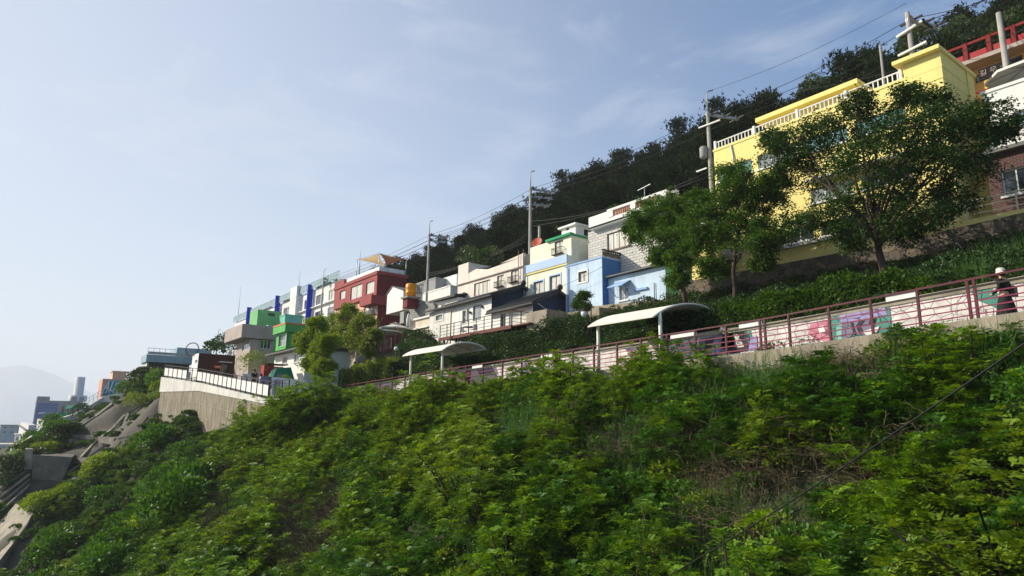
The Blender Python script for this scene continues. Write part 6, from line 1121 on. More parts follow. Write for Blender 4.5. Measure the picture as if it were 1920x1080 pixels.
VB = [leafy('vine_shrub', .9, .9, 1500, .13, ML['deep'], .6, 8, .6) for _ in range(2)]+[bush('vine_shrub', 1, .9, 110, 7, .22, 3, ML['feather'], wid=.7, lw=.36), leafy('vine_shrub', .9, .8, 1500, .13, ML['olive'], .6, 8, .6)]
def scatter(name, label, cat, protos, pts, sc, kind='stuff'):
    """one object: plants instanced on its points with geometry nodes"""
    pc = bpy.data.collections.new(name+'_kinds')
    for i, me in enumerate(protos): pc.objects.link(bpy.data.objects.new(f'{name}_{i}', me))
    N_ = len(pts); me = bpy.data.meshes.new(name); me.vertices.add(N_); me.vertices.foreach_set('co', np.asarray(pts, np.float32).ravel())
    me.attributes.new('sc', 'FLOAT', 'POINT').data.foreach_set('value', np.asarray(sc, np.float32)); me.attributes.new('rz', 'FLOAT', 'POINT').data.foreach_set('value', R_.uniform(0, 6.283, N_).astype(np.float32)); me.attributes.new('ix', 'INT', 'POINT').data.foreach_set('value', R_.integers(0, len(protos), N_).astype(np.int32))
    o = tag(mesh_obj(name, me), label, cat, None, kind); ng = bpy.data.node_groups.new(name, 'GeometryNodeTree'); ng.interface.new_socket('Geometry', in_out='INPUT', socket_type='NodeSocketGeometry'); ng.interface.new_socket('Geometry', in_out='OUTPUT', socket_type='NodeSocketGeometry')
    n = ng.nodes; l = ng.links; gi = n.new('NodeGroupInput'); go = n.new('NodeGroupOutput'); ip = n.new('GeometryNodeInstanceOnPoints'); ci = n.new('GeometryNodeCollectionInfo'); ci.inputs['Collection'].default_value = pc; ci.inputs['Separate Children'].default_value = True; ci.inputs['Reset Children'].default_value = True
    def at(nm, t): a = n.new('GeometryNodeInputNamedAttribute'); a.data_type = t; a.inputs['Name'].default_value = nm; return a.outputs[0]
    cx = n.new('ShaderNodeCombineXYZ'); l.new(at('rz', 'FLOAT'), cx.inputs[2]); l.new(gi.outputs[0], ip.inputs['Points']); l.new(ci.outputs[0], ip.inputs['Instance']); ip.inputs['Pick Instance'].default_value = True
    l.new(at('ix', 'INT'), ip.inputs['Instance Index']); l.new(cx.outputs[0], ip.inputs['Rotation']); l.new(at('sc', 'FLOAT'), ip.inputs['Scale']); l.new(ip.outputs[0], go.inputs[0]); o.modifiers.new('plants', 'NODES').node_group = ng; return o
def jit(x0, x1, y0, y1, sx, sy):
    gx_, gy_ = np.meshgrid(np.arange(x0, x1, sx), np.arange(y0, y1, sy), indexing='ij'); x = gx_.ravel()+R_.uniform(-.5, .5, gx_.size)*sx*1.1; y = gy_.ravel()+R_.uniform(-.5, .5, gx_.size)*sy*1.1; return x, y
def inview(x, y, z, m=160, h=0):
    px_, py_, d = proj(np.stack([x, y, z+h], 1)); return (d > 2) & (px_ > -m) & (px_ < 1920+m) & (py_ > -m*1.5) & (py_ < 1080+m*1.4), px_, py_, d
def blob(px_, py_, L_):
    r = np.zeros(len(px_))
    for cx, cy, rx, ry in L_: r = np.maximum(r, 1-((px_-cx)/rx)**2-((py_-cy)/ry)**2)
    return np.clip(r, 0, 1)
WEED = [(1390, 730, 90, 90), (1110, 715, 70, 60), (1870, 660, 90, 80), (1340, 1000, 100, 120), (1000, 760, 60, 60), (1700, 690, 80, 40), (900, 1010, 60, 60), (1480, 700, 60, 50), (1180, 850, 60, 80)]
DRY = [(1600, 685, 70, 28), (1380, 910, 80, 70), (1340, 840, 50, 60), (560, 990, 60, 70), (640, 950, 40, 60), (1760, 800, 50, 26), (1640, 880, 60, 34), (1180, 830, 60, 30), (420, 930, 30, 70), (250, 800, 40, 30), (1480, 1010, 60, 50), (1660, 670, 60, 22)]
# slope in front: shrubs
x, y = jit(-62, 6, 3, 22.1, 1.1, .95); z = tz(x, y); ok, px_, py_, d = inview(x, y, z, 220, .6); x, y, z, px_, py_, d = [a[ok] for a in (x, y, z, px_, py_, d)]
top = 22.0-y; keep = ((blob(px_, py_, WEED) < .2) | (R_.random(len(x)) < .15)) & (blob(px_, py_, DRY) < .12) & (px_ > 385+(1080-py_)*.02-(py_ > 850)*(py_-850)*.55); keep &= R_.random(len(x)) < np.where(px_ > 1200, .8, .93)
x, y, z, px_, py_, d = [a[keep] for a in (x, y, z, px_, py_, d)]
s = R_.uniform(.7, 1.25, len(x)); n_ = np.sin(x*.5+1)*np.cos(y*.6); s *= 1.12+.3*n_; s = np.where((y > 20) & (px_ > 1345), s*.75, s); s = np.where((y > 20) & (px_ <= 1345), np.clip(s*1.15, 1.0, 1.5), s)
o_ = np.argsort(-s/d); big = o_[:110]; rest = o_[110:]
protos = {}
def place_ind(name, label, cat, group, me, loc, s, rz, tilt=0):
    k = me.name
    o = bpy.data.objects.new(name, me) if k not in protos else protos[k].copy()
    protos.setdefault(k, o); COL.objects.link(o); o.location = loc; o.rotation_euler = (tilt, tilt*.5, rz); o.scale = (s, s, s*R_.uniform(.85, 1.15)); tag(o, label, cat, group); return o
PN, PF = PROTO['feather_near'], PROTO['feather_far']
for i in big:
    near = d[i] < 34; k = int(R_.choice(5, p=(.15, .15, .15, .28, .27))) if near else int(R_.integers(0, 6)); me = (PN if near else PF)[k]; dark = (near and k > 2); ol = (not near and k > 3)
    lb = 'deep green feathery shrub in the thicket on the lower slope' if dark else 'olive toned feathery shrub in the thicket on the slope' if ol else ('bright green feathery shrub in the near thicket on the slope' if near else 'yellow green feathery shrub in the farther thicket below the path')
    place_ind('feathery_shrub', lb, 'shrub', {True: 'deep green shrubs on the slope'}.get(dark, 'olive shrubs on the slope' if ol else ('bright green shrubs on the near slope' if near else 'yellow green shrubs on the farther slope')), me, (x[i], y[i], z[i]-.1), s[i], R_.uniform(0, 6.28))
nr = rest[d[rest] < 30]; fr = rest[d[rest] >= 30]
scatter('shrub_thicket', 'mass of feathery green shrubs filling the near slope', 'shrubs', PN, np.stack([x[nr], y[nr], z[nr]-.1], 1), s[nr]); scatter('shrub_thicket', 'mass of yellow green shrubs on the farther slope', 'shrubs', PF, np.stack([x[fr], y[fr], z[fr]-.1], 1), s[fr])
# tall rounded shrubs standing out of the thicket (poisson spread)
BG = PROTO['big']; cand = []; tries = 0
xx, yy = R_.uniform(-60, 5, 5000), R_.uniform(4, 20.6, 5000); zz = tz(xx, yy); ok, qx, qy, qd = inview(xx, yy, zz, 200, 1)
ok &= (blob(qx, qy, WEED) < .15) & (blob(qx, qy, DRY) < .1) & (qx > 400+(1080-qy)*.02-(qy > 850)*(qy-850)*.5)
for k in np.nonzero(ok)[0]:
    rad = 1.5+qd[k]*.018
    if all((xx[k]-c[0])**2+(yy[k]-c[1])**2 > rad*rad*1.9 for c in cand): cand.append((xx[k], yy[k], zz[k], qd[k], qx[k]))
    if len(cand) > 170: break
for (x_, y_, z_, d_, px__) in cand:
    k = int(R_.choice(5, p=(.2, .2, .16, .28, .16) if px__ < 1250 else (.13, .13, .12, .52, .1))); sc_v = R_.choice((1.3, 1.6, 1.9, 2.3))*R_.uniform(.9, 1.1)*np.clip((22.6-y_)*.3+.55, .6, 1.0)
    lb, gp = (('tall rounded yellow green shrub standing out of the thicket', 'tall yellow green shrubs on the slope'), ('tall deep green shrub standing out of the thicket', 'tall deep green shrubs on the slope'), ('tall olive green shrub standing out of the thicket', 'tall olive shrubs on the slope'))[0 if k < 3 else k-2]
    place_ind('tall_shrub', lb, 'shrub', gp, BG[k], (x_, y_, z_-.2), sc_v, R_.uniform(0, 6.28))
# shrubs crowding the foot of the concrete parapet
for x_ in np.arange(-54, -15.8, .95):
    y_ = R_.uniform(20.9, 21.7); k = int(R_.choice((0, 1, 2, 4, 3))); place_ind('tall_shrub', 'yellow green shrub growing up against the path railing', 'shrub', 'shrubs against the path railing', BG[k], (x_, y_, z1(x_, y_)-.2), R_.uniform(1.05, 1.55)*(1 if R_.random() < .85 else .6), R_.uniform(0, 6.28))
for (qx_, qy_, qd_, qs_) in ((528, 745, 52, 2.0), (545, 735, 51, 2.3), (560, 728, 50, 2.4), (512, 762, 54, 1.8), (535, 770, 51, 2.2), (580, 722, 50, 2.3), (495, 775, 56, 1.7), (470, 785, 59, 1.6), (605, 718, 49, 2.2)):
    q_ = PD(qx_, qy_, qd_); g_ = z1(q_[0], q_[1]); place_ind('tall_shrub', 'yellow green shrub crowding the lower end of the terrace wall', 'shrub', 'shrubs at the end of the terrace wall', BG[qd_ % 3], (q_[0], q_[1], max(g_-.2, q_[2]-qs_*1.15)), qs_, R_.uniform(0, 6.28))
for x_ in np.arange(-8.2, 4, .8):
    y_ = R_.uniform(21.2, 21.9); place_ind('tall_shrub', 'weedy shrub leaning against the railing near the right edge', 'shrub', 'weedy shrubs at the right end of the railing', BG[3], (x_, y_, z1(x_, y_)-.2), R_.uniform(1.05, 1.45)*(.72 if x_ > -7.6 else 1), R_.uniform(0, 6.28))
# weeds, dry twigs, undergrowth, vines
x, y = jit(-60, 6, 4, 22.2, .62, .6); z = tz(x, y); ok, px_, py_, d = inview(x, y, z, 150, .5); wv = blob(px_, py_, WEED); kp = ok & (wv > .08) & (R_.random(len(x)) < .35+wv); scatter('tall_weeds', 'upright green weeds growing in patches on the slope', 'weeds', PROTO['weed'], np.stack([x, y, z-.1], 1)[kp], R_.uniform(.7, 1.15, kp.sum()))
wv = blob(px_, py_, DRY); kp = ok & ((wv > .1) & (R_.random(len(x)) < .9) | (R_.random(len(x)) < .05)); scatter('dry_brush', 'dry brown vines and twigs tangled between the shrubs', 'brush', PROTO['twig'], np.stack([x, y, z+.2], 1)[kp], R_.uniform(.8, 1.6, kp.sum()))
x, y = jit(-60, 6, 3, 22.2, .8, .75); z = tz(x, y); ok, px_, py_, d = inview(x, y, z, 180); kp = ok & (R_.random(len(x)) < .8); scatter('undergrowth', 'low green undergrowth between the shrubs on the slope', 'undergrowth', PROTO['low'], np.stack([x, y, z-.05], 1)[kp], R_.uniform(.7, 1.5, kp.sum()))
x, y = jit(-150, -44, -4, 21, 1.0, .9); z = tz(x, y); ok, px_, py_, d = inview(x, y, z, 80); CON = CONM(px_, py_)+0; kp = ok & (px_ < 470) & ((CON < .06) | (R_.random(len(x)) < .16)) & (py_ > 748) & ~((y > 15.6) & (x > -91)); scatter('creeping_vines', 'creeping green vines covering the slope at the lower left', 'vines', PROTO['vine'], np.stack([x, y, z-.05], 1)[kp], R_.uniform(.8, 1.5, kp.sum()))
x, y = jit(-150, -50, -2, 21, 2.6, 2.2); z = tz(x, y); ok, px_, py_, d = inview(x, y, z, 60); CON = CONM(px_, py_)+0; kp = ok & (px_ < 430) & (CON < .02) & ~((y > 14.0) & (x > -91)) & (R_.random(len(x)) < .6); scatter('slope_shrubs', 'scattered bushes among the vines at the lower left', 'shrubs', PF+[PROTO['low'][0]], np.stack([x, y, z-.1], 1)[kp], R_.uniform(.8, 1.7, kp.sum()))
cnt = 0
for k in R_.permutation(len(x)):
    if cnt >= 70 or not ok[k] or px_[k] > 440 or CON[k] > .01 or (y[k] > 14 and x[k] > -91): continue
    cnt += 1; dk = R_.random() < .82
    place_ind('vine_shrub', 'dark green bush rising from the vines on the lower left slope' if dk else 'yellowish bush rising from the vines on the lower left slope', 'shrub', 'dark bushes on the lower left slope' if dk else 'yellowish bushes on the lower left slope', VB[int(R_.integers(0, 2))+(0 if dk else 2)], (x[k]+.5, y[k]+.4, z[k]-.3), R_.uniform(1.3, 2.7), R_.uniform(0, 6.28))
# bank above the mural wall
x, y = jit(-60, 8, 25.5, 33, .8, .8); z = tz(x, y); ok, px_, py_, d = inview(x, y, z, 60); kp = ok & ~((y > 30.5) & (x < -36)); scatter('bank_plants', 'low plants and grass on the bank behind the mural wall', 'undergrowth', [leafy('bank_plant', .6, .5, 420, .11, ML['hedge']), leafy('bank_plant', .6, .45, 420, .11, ML['cherry'])], np.stack([x, y, z-.05], 1)[kp], R_.uniform(.7, 1.3, kp.sum()))  # dark leaf kinds, putting the shade over the bank into the colour
x, y = jit(-9, 6, 25.6, 32, .9, .8); z = tz(x, y); scatter('bank_weeds', 'weeds and dry stalks on the bank at the right edge', 'weeds', PROTO['weed']+PROTO['twig'][:1], np.stack([x, y, z-.05], 1), R_.uniform(.5, .9, len(x)))
# hedges
def hedge(label, x0, x1, y0, y1, hts, m='hedge', n=None, L=.12, zb=None, flat=.75, cat='hedge'):
    """clipped or loose hedge: leaves over a lumpy long volume; hts: heights (world z of the top) along it"""
    A = (x1-x0)*((max(hts)-min(z1((x0+x1)/2, y0), 99))+(y1-y0)); n = n or int(A*210); u = R_.random(n); xx = x0+(x1-x0)*u; zt_ = np.interp(u, np.linspace(0, 1, len(hts)), hts)+.16*np.sin(xx*2.3)+.1*np.sin(xx*5.1+1)+R_.normal(0, .06, n)
    f = R_.random(n); yy = y0+(y1-y0)*R_.random(n); zg = tz(xx, yy)-.1; face = f < .55; yy = np.where(face, y0+np.abs(R_.normal(0, .12, n))+.18*np.sin(xx*1.9+3), yy); v = R_.random(n); zz = np.where(face, zg+(zt_-zg)*v, zt_-np.abs(R_.normal(0, .12, n))); edge = f > .93; sd = R_.random(n) < .5
    xx = np.where(edge, np.where(sd, x0, x1)+R_.normal(0, .1, n), xx); zz = np.where(edge, zg+(zt_-zg)*v, zz); p = np.stack([xx, yy, zz], 1); dd = unit(R_.normal(0, .8, (n, 3))+np.array((0, -.5, .6))); r_ = empty('hedge', ((x0+x1)/2, (y0+y1)/2, z1((x0+x1)/2, (y0+y1)/2)), label, cat); og = np.array(r_.location)
    mesh_obj('foliage', qmesh('foliage', leaves(p-og, dd, R_.uniform(.7, 1.3, n)*L, .55), [ML[m]]), r_)
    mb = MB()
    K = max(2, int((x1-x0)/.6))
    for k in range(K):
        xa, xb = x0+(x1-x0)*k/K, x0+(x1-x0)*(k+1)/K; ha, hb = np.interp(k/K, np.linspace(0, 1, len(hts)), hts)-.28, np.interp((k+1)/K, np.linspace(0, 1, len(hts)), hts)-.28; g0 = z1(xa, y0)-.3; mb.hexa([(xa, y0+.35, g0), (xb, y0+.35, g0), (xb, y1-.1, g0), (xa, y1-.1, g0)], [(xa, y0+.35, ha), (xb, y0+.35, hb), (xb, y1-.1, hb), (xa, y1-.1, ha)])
    mb.build('inner_core', M['hedge_core'], r_); return r_  # solid dark block filling the hedge behind its leaves
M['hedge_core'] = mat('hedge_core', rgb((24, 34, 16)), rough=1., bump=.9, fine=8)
def topz(pts, Y): return [float(PY(a, b, Y)[2]) for a, b in pts]
X_ = lambda px_, Y: float(PY(px_, 600, Y)[0])
hedge('dark clipped hedge between the timber deck and the mural wall', X_(890, 27), X_(1110, 27), 26.4, 28.4, topz([(890, 634), (935, 630), (985, 626), (1040, 600), (1110, 596)], 27), L=.13)
hedge('dark hedge in the shade under the right canopy', X_(1138, 27), X_(1262, 27), 26.4, 28.6, topz([(1138, 606), (1200, 600), (1262, 590)], 27), L=.12)
hedge('dark hedge right of the right canopy', X_(1262, 26.6), X_(1372, 26.6), 25.9, 28.2, topz([(1262, 590), (1330, 585), (1372, 580)], 26.6), L=.12)
hedge('glossy ivy hedge spilling over the mural wall below the stone wall', X_(1365, 26), X_(1700, 26), 25.4, 28.2, topz([(1365, 580), (1440, 568), (1540, 540), (1600, 520), (1700, 512)], 26), m='fresh', L=.14)
hedge('low hedge tapering off above the mural wall towards the person', X_(1690, 26), X_(1770, 26), 25.5, 27.5, topz([(1690, 530), (1730, 530), (1770, 540)], 26), m='fresh', L=.12)
hedge('loose dark hedge under the stair railing behind the left canopy', X_(757, 27.6), X_(890, 27.6), 26.6, 29, topz([(757, 650), (780, 642), (830, 654), (890, 650)], 27.6), L=.13)
hedge('rounded clipped bush row beside the open parasols', X_(760, 28.5), X_(806, 28.5), 28, 29.4, topz([(760, 632), (772, 621), (790, 620), (806, 630)], 28.5), L=.12)
hedge('pale yellow green shrub row below the seated people', X_(640, 26), X_(745, 26), 25.5, 27.4, topz([(640, 700), (690, 682), (745, 672)], 26), m='lime', L=.12)
hedge('low green hedge left of the light green tree', X_(540, 26), X_(640, 26), 25.5, 27, topz([(540, 702), (590, 698), (640, 700)], 26), m='fresh', L=.12)
def shrub_at(px_, py_, d_, R, H, label, m='hedge', n=1600, L=.12, name='bush'):
    p = PD(px_, py_, d_) if d_ else onT(px_, py_, H*.5); o = mesh_obj(name, leafy(name, R, H, n, L, ML[m]), None); o.location = (p[0], p[1], p[2]-H*.55); tag(o, label, 'bush'); return o
shrub_at(276, 730, 98, 3.2, 4.2, 'large leafy bush left of the white end of the terrace wall', 'wood', 5200, .32); shrub_at(248, 750, 100, 1.8, 1.8, 'lower bush spilling towards the mural house', 'lime', 1500, .25); shrub_at(296, 722, 92, 2.2, 2.8, 'rounded bush against the white end wall', 'fresh', 1800, .26)
shrub_at(468, 688, 61, 1.5, 2.1, 'potted bushy shrub above the short whitewashed wall', 'lime', 1500, .15); shrub_at(425, 656, 82, 2.0, 2.6, 'dark bush behind the roof of the brown building', 'hedge', 1800, .22); shrub_at(400, 652, 84, 1.1, 1.1, 'small spiky palm top above the brown building', 'hedge', 300, .6)
shrub_at(1880, 478, 29, 1.4, 1.6, 'leafy bush on the bank at the right edge', 'fresh', 1800, .13); shrub_at(1905, 500, 27, 1.1, 1.0, 'small bright bush on the bank behind the person in the hat', 'fresh', 1200, .12)
shrub_at(128, 812, 0, 2.2, 1.6, 'dark bushes below the coastal wall', 'wood', 3600, .3); shrub_at(92, 846, 0, 2.2, 1.5, 'yellow green bushes below the coastal wall', 'lime', 3000, .3); shrub_at(158, 776, 125, 2.2, 2.6, 'dark round bush under the green awning', 'hedge', 1500, .3); shrub_at(20, 880, 0, 3, 2.4, 'bushes on the slope at the left edge', 'wood', 4000, .28); shrub_at(60, 862, 0, 2.2, 1.8, 'mixed bushes above the concrete buttress', 'wood', 3000, .28)
shrub_at(215, 800, 96, 1.8, 1.0, 'low plants on the upper concrete ledge', 'lime', 900, .22); shrub_at(170, 850, 92, 1.8, 1.0, 'low plants on the lower concrete ledge', 'lime', 900, .22); [shrub_at(a, b, 0, 2.0, 1.6, lb, mm_, 1800, .22) for a, b, lb, mm_ in ((5, 905, 'leafy bush at the far left edge above the wide channel', 'wood'), (35, 860, 'yellow green bush between the coastal wall and the pier', 'lime'), (262, 756, 'grassy bush under the white end of the terrace', 'lime'))]
shrub_at(900, 486, 70, 2.4, 2.2, 'light green bush behind the stepped parapet of the pinkish building', 'wood', 1500, .3)

# trees ------------------------------------------------------------
def branch_tree(name, label, cat, base, top, blobs, ml, leafL, nper, trunk_r, twig=.9, fork=None, lp=7, wid=.45, droop=.35, sub=18, dens=1., fill=900, grow=1.):
    """trunk and limbs reach into each crown blob (centre, radii); twigs end in small sprays of leaves"""
    r_ = empty(name, base, label, cat); B_ = np.array(base, float); T = np.array(top, float); mb = MB(); Q = []
    mid = B_+(T-B_)*.5+R_.normal(0, .12, 3)*np.array((1, 1, 0)); mb.tube([B_-(0, 0, .3), B_+(T-B_)*.25, mid, T], [trunk_r*1.25, trunk_r, trunk_r*.85, trunk_r*.6], 9)
    for (c, rad) in blobs:
        c = np.array(c, float); rad = np.array(rad, float)*grow; st = B_+(T-B_)*R_.uniform(.6, 1.0); k1 = st+(c-st)*.45+R_.normal(0, .15, 3)+np.array((0, 0, .15)); r0 = trunk_r*.45*min(1, rad.mean()/1.4+.3)
        mb.tube([st, k1, c], [r0, r0*.7, r0*.4], 6, 0, False)
        for j in range(int(sub*dens)):
            v = unit(R_.normal(0, 1, 3)); e = c+v*rad*R_.uniform(.45, 1.0); m_ = c+(e-c)*.5+R_.normal(0, .1, 3)*rad*.4+np.array((0, 0, .06)); mb.tube([c+(R_.normal(0, .1, 3)), m_, e], [r0*.3, r0*.18, .008], 4, 0, False)
            K = nper; t = R_.uniform(.25, 1.05, K)[:, None]; sp = m_+(e-m_)*t+R_.normal(0, .17, (K, 3))*rad.mean()*.5
            a = np.repeat(sp, lp, 0)+R_.normal(0, leafL*.8, (K*lp, 3)); dd = unit(R_.normal(0, 1, (K*lp, 3))*np.array((1, 1, .45))+np.array((0, 0, -droop))+v*.5); Q.append(leaves(a, dd, R_.uniform(.65, 1.25, K*lp)*leafL, wid))
        vol = rad[0]*rad[1]*rad[2]; K = int(min(5200, fill*max(.3, (rad[0]*rad[2]))/(leafL/.12)**2)); v = unit(R_.normal(0, 1, (K, 3))); nn = 20; cl = unit(R_.normal(0, 1, (nn, 3))); ci = R_.integers(0, nn, K)
        a = c+(cl[ci]*R_.uniform(.45, .95, nn)[ci][:, None]+R_.normal(0, 1, (K, 3))*np.array((.17, .17, .08)))*rad; dd = unit(R_.normal(0, 1, (K, 3))*np.array((1, 1, .5))+np.array((0, 0, -droop))+cl[ci]*.6); Q.append(leaves(a, dd, R_.uniform(.65, 1.25, K)*leafL, wid))
    mb.build('trunk', M['bark'], r_); q = np.concatenate(Q)-np.array(base, float); o = mesh_obj('crown', qmesh('crown', q, [ML[ml]]), r_); return r_
def pxblob(L_, Y): 
    out = []
    for px_, py_, rp, dy in L_:
        p = PY(px_, py_, Y); s = abs((ROT.T @ p)[2])/F*rp; p2 = p*(1+dy/Y); out.append((p2, (s, s, s*.72)))
    return out
b1 = pxblob([(1500, 262, 62, -1), (1575, 240, 62, 0), (1650, 235, 70, 1), (1720, 240, 75, -1), (1790, 235, 70, 1), (1850, 225, 55, 0), (1470, 300, 45, 0), (1540, 320, 75, 1), (1630, 310, 80, -1.5), (1720, 320, 85, 0), (1800, 300, 75, 0), (1700, 180, 35, 0), (1745, 190, 38, 0), (1560, 400, 60, 0), (1640, 390, 75, .5), (1730, 400, 70, 0), (1790, 370, 55, 1), (1500, 420, 50, 0), (1590, 445, 40, -1), (1450, 262, 30, 0), (1880, 245, 30, 0), (1525, 200, 0.1, 0), (1610, 195, 35, 0), (1690, 430, 45, 0)], 29)
b1 = [b for b in b1 if b[1][0] > .1]
tb = PY(1660, 512, 29); branch_tree('cherry_tree', 'large spreading dark green tree in front of the yellow building', 'tree', (tb[0], 29, tb[2]-.4), PY(1640, 420, 29), b1, 'cherry', .15, 12, .17, lp=6, sub=20, wid=.45, droop=.5, fill=1150, grow=1.04)
b2 = pxblob([(1340, 400, 52, 0), (1385, 355, 50, 0), (1430, 380, 45, 1), (1320, 450, 45, 0), (1380, 430, 60, 0), (1435, 440, 50, 0), (1345, 500, 35, 0), (1425, 485, 28, 0), (1375, 330, 35, 0), (1310, 380, 32, 0), (1450, 340, 30, 0)], 29.5)
tb = PY(1378, 575, 29.5); branch_tree('leafy_tree', 'dense mid green tree left of the large spreading tree', 'tree', (tb[0], 29.5, tb[2]), PY(1380, 450, 29.5), b2, 'fresh', .125, 26, .13, lp=8, sub=24, wid=.55, fill=950, grow=1.15)
b3 = pxblob([(1215, 400, 40, 0), (1260, 400, 45, 0), (1203, 435, 30, 0), (1245, 445, 45, 0), (1295, 440, 45, 0), (1238, 480, 24, 0), (1280, 488, 34, 0), (1290, 395, 35, 0), (1270, 525, 22, 0), (1185, 425, 18, 0)], 30)
tb = PY(1287, 572, 30); branch_tree('leafy_tree', 'green tree with a dark trunk in front of the arched balustrade house', 'tree', (tb[0], 30, tb[2]), PY(1268, 470, 30), b3, 'fresh', .125, 26, .13, lp=8, sub=24, wid=.55, fill=950, grow=1.15)
b4 = pxblob([(620, 610, 26, 0), (655, 600, 28, 0), (685, 605, 24, 0), (640, 630, 30, 0), (672, 635, 28, 0), (600, 630, 22, 0), (655, 580, 14, 0), (700, 630, 16, 0), (630, 655, 18, 0), (690, 655, 18, 0)], 26.8)
tb = PY(645, 695, 26.8); branch_tree('light_green_tree', 'light yellow green tree with forked trunk in front of the cream cottage', 'tree', (tb[0], 26.8, tb[2]), PY(645, 660, 26.8), b4, 'lime', .16, 24, .12, lp=7, sub=20, wid=.6, fill=1500, grow=1.25)
b5 = pxblob([(585, 630, 24, 0), (570, 650, 18, 0), (600, 660, 24, 0), (580, 600, 0.05, 0), (592, 610, 20, 0), (610, 685, 18, 0), (585, 680, 20, 0), (562, 635, 10, 0), (615, 640, 24, 0), (600, 695, 18, 0)], 21.2)
b5 = [b for b in b5 if b[1][0] > .1]; tb = PY(592, 716, 21.2); branch_tree('light_green_tree', 'olive green tree just left of the forked light green one', 'tree', (tb[0], 21.2, tb[2]), PY(592, 670, 21.2), b5, 'olive', .16, 24, .1, lp=7, sub=20, wid=.6, fill=1500, grow=1.25)
b6 = pxblob([(1090, 560, 14, 0), (1097, 553, 12, 0), (1084, 574, 12, 0), (1098, 575, 11, 0), (1090, 592, 9, 0)], 28.6); tb = PY(1092, 610, 28.6); branch_tree('young_tree', 'slender young tree in front of the blue house', 'tree', (tb[0], 28.6, tb[2]-.6), PY(1091, 575, 28.6), b6, 'fresh', .11, 18, .04, lp=6, sub=14)
# pine wood ------------------------------------------------------------
def pine(i, H=7.5):
    mb = MB(); ln = R_.normal(0, .35, 2); mb.tube([(0, 0, -.5), (ln[0]*.4, ln[1]*.4, H*.5), (ln[0], ln[1], H*.92)], [.2, .14, .05], 6); Q = []
    for k in range(30):
        f = R_.uniform(.25, 1.0); w_ = (1.05-f)*2.4+.45; a = R_.uniform(0, 6.28); rr2 = w_*R_.uniform(.25, 1.); c = np.array((ln[0]*f+rr2*math.cos(a), ln[1]*f+rr2*math.sin(a), H*f)); 
        mb.tube([(ln[0]*f, ln[1]*f, H*f-.5), tuple(c)], [.05, .03], 4, 0, False)
        K = 34; p = c+R_.normal(0, 1, (K, 3))*np.array((.5, .5, .22)); p = np.repeat(p, 5, 0); dd = unit(R_.normal(0, .55, p.shape)+np.array((math.cos(a)*.35, math.sin(a)*.35, .75))); Q.append(leaves(p, dd, R_.uniform(.22, .42, len(p)), .3))
    q = np.concatenate(Q); t = MB(); t = mb; return qmesh('pine_crown', q, [ML['pine']]), mb
def roundtree(i, H=6):
    mb = MB(); mb.tube([(0, 0, -.5), (0, 0, H*.6)], [.18, .1], 6); Q = []
    for k in range(12):
        v = sph(1, -.3)[0]; c = np.array((0, 0, H*.62))+v*np.array((1.5, 1.5, H*.28)); K = 260; u_ = sph(K, -.5); Q.append(leaves(c+u_*R_.uniform(.6, 1, (K, 1))*np.array((1.0, 1.0, .8)), unit(u_+R_.normal(0, .5, u_.shape)), R_.uniform(.18, .34, K), .6))
    return qmesh('crown', np.concatenate(Q), [ML['wood']]), mb
def mbmesh(mb, name, m): me = bpy.data.meshes.new(name); me.from_pydata(mb.v, [], mb.f); me.materials.append(m); me.polygons.foreach_set('use_smooth', mb.sm); return me
PINES = []
for i in range(6): c, t = pine(i, R_.uniform(6.5, 8.5)); PINES.append((c, mbmesh(t, 'pine_trunk', M['bark'])))
ROUND = []
for i in range(3): c, t = roundtree(i); ROUND.append((c, mbmesh(t, 'trunk', M['bark'])))
def forest_pts(x0, x1, y0, y1, s_): x, y = jit(x0, x1, y0, y1, s_, s_); return x, y, tz(x, y)
x, y, z = forest_pts(-168, 12, 47, 110, 3.8); ok, px_, py_, d = inview(x, y, z, 60, 6); crest = np.where(x > -46, 100, 78); ok &= (y < crest+2) & (px_ > 640); x, y, z, px_, py_, d = [a[ok] for a in (x, y, z, px_, py_, d)]
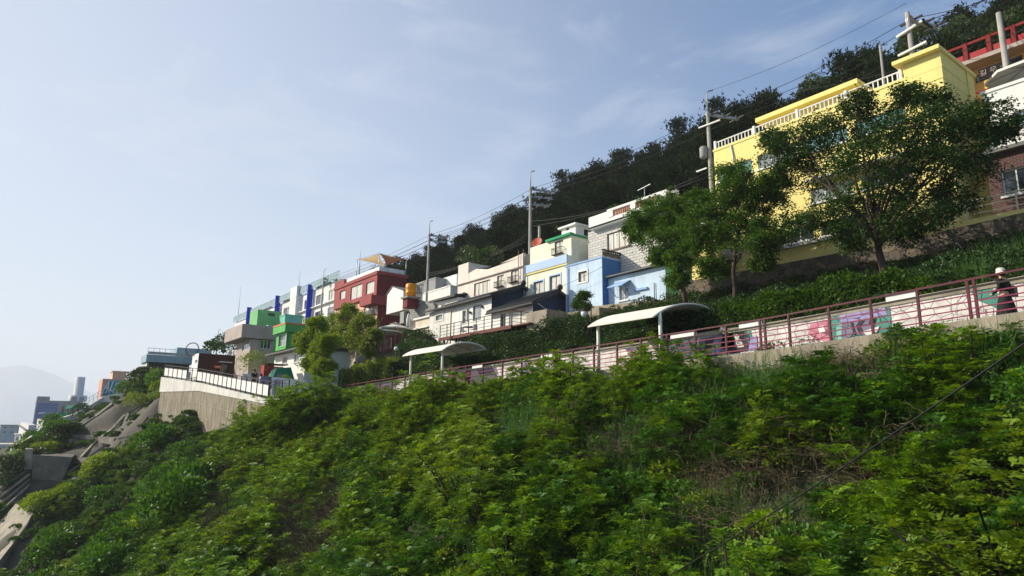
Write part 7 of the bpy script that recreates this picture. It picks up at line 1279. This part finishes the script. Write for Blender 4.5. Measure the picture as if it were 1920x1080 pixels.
# only trees that stick out past the ones in front of them: keep the largest 290 as individuals, the rest as one mass
vis = np.arctan2(z+7, y); o_ = np.argsort(d-.6*(z)); ind = o_[:290]; rs = o_[290:]
first = {}
def tree_copy(kind, me_c, me_t, loc, s, rz, label, group, cn, tn):
    key = me_c.name
    if key not in first:
        r_ = bpy.data.objects.new(kind, None); c = bpy.data.objects.new(cn, me_c); t = bpy.data.objects.new(tn, me_t); first[key] = (r_, c, t)
    else: r_, c, t = [a.copy() for a in first[key]]
    for a in (r_, c, t): COL.objects.link(a)
    c.parent = r_; t.parent = r_; r_.location = loc; r_.scale = (s, s, s*R_.uniform(.9, 1.15)); r_.rotation_euler = (0, 0, rz); tag(r_, label, 'tree', group)
for i in ind:
    rnd = (x[i] > -42 and y[i] > 62 and R_.random() < .75) or (y[i] < 50 and R_.random() < .25)
    if rnd: c, t = ROUND[R_.integers(0, 3)]; tree_copy('round_tree', c, t, (x[i], y[i], z[i]), R_.uniform(.75, 1.1), R_.uniform(0, 6.28), 'rounded mid green tree on the wooded hill', 'rounded trees on the wooded hill', 'crown', 'trunk')
    else: c, t = PINES[R_.integers(0, 6)]; tree_copy('pine_tree', c, t, (x[i], y[i], z[i]-.5), R_.uniform(.85, 1.2), R_.uniform(0, 6.28), 'dark pine tree in the wood behind the houses', 'pine trees in the wood behind the houses', 'crown', 'trunk')
if len(rs): scatter('pine_wood', 'far part of the dark pine wood on the ridge', 'wood', [c for c, t in PINES], np.stack([x[rs], y[rs], z[rs]], 1), R_.uniform(.75, 1.1, len(rs)))
print('COUNTS forest', len(x), 'ind', len(ind), 'rest', len(rs))
# undergrowth of the wood
x, y, z = forest_pts(-168, 12, 44, 104, 2.6); ok, px_, py_, d = inview(x, y, z, 30, 3); scatter('wood_undergrowth', 'dark undergrowth between the trees of the wooded hill', 'undergrowth', [leafy('wood_shrub', 1.6, 1.6, 500, .3, ML['pine']), leafy('wood_shrub', 1.4, 1.2, 450, .3, ML['wood'])], np.stack([x, y, z-.2], 1)[ok], R_.uniform(.7, 1.3, ok.sum()))

# ---------------------------------------------------------------- haze
HZ = bpy.data.materials.new('haze'); HZ.use_nodes = True; N = HZ.node_tree.nodes; L = HZ.node_tree.links; N.remove(N['Principled BSDF']); pv = N.new('ShaderNodeVolumePrincipled'); pv.inputs['Color'].default_value = (.93, .95, 1, 1); pv.inputs['Density'].default_value = .00024; pv.inputs['Anisotropy'].default_value = .0; L.new(pv.outputs[0], N['Material Output'].inputs['Volume'])
mb = MB(); mb.box(-10000, 900, -4000, 4000, -61, 640); o = mb.build('haze', HZ); tag(o, kind='stuff')
o['label'] = 'pale sea haze fading the distant towers and hills'; o['category'] = 'haze'
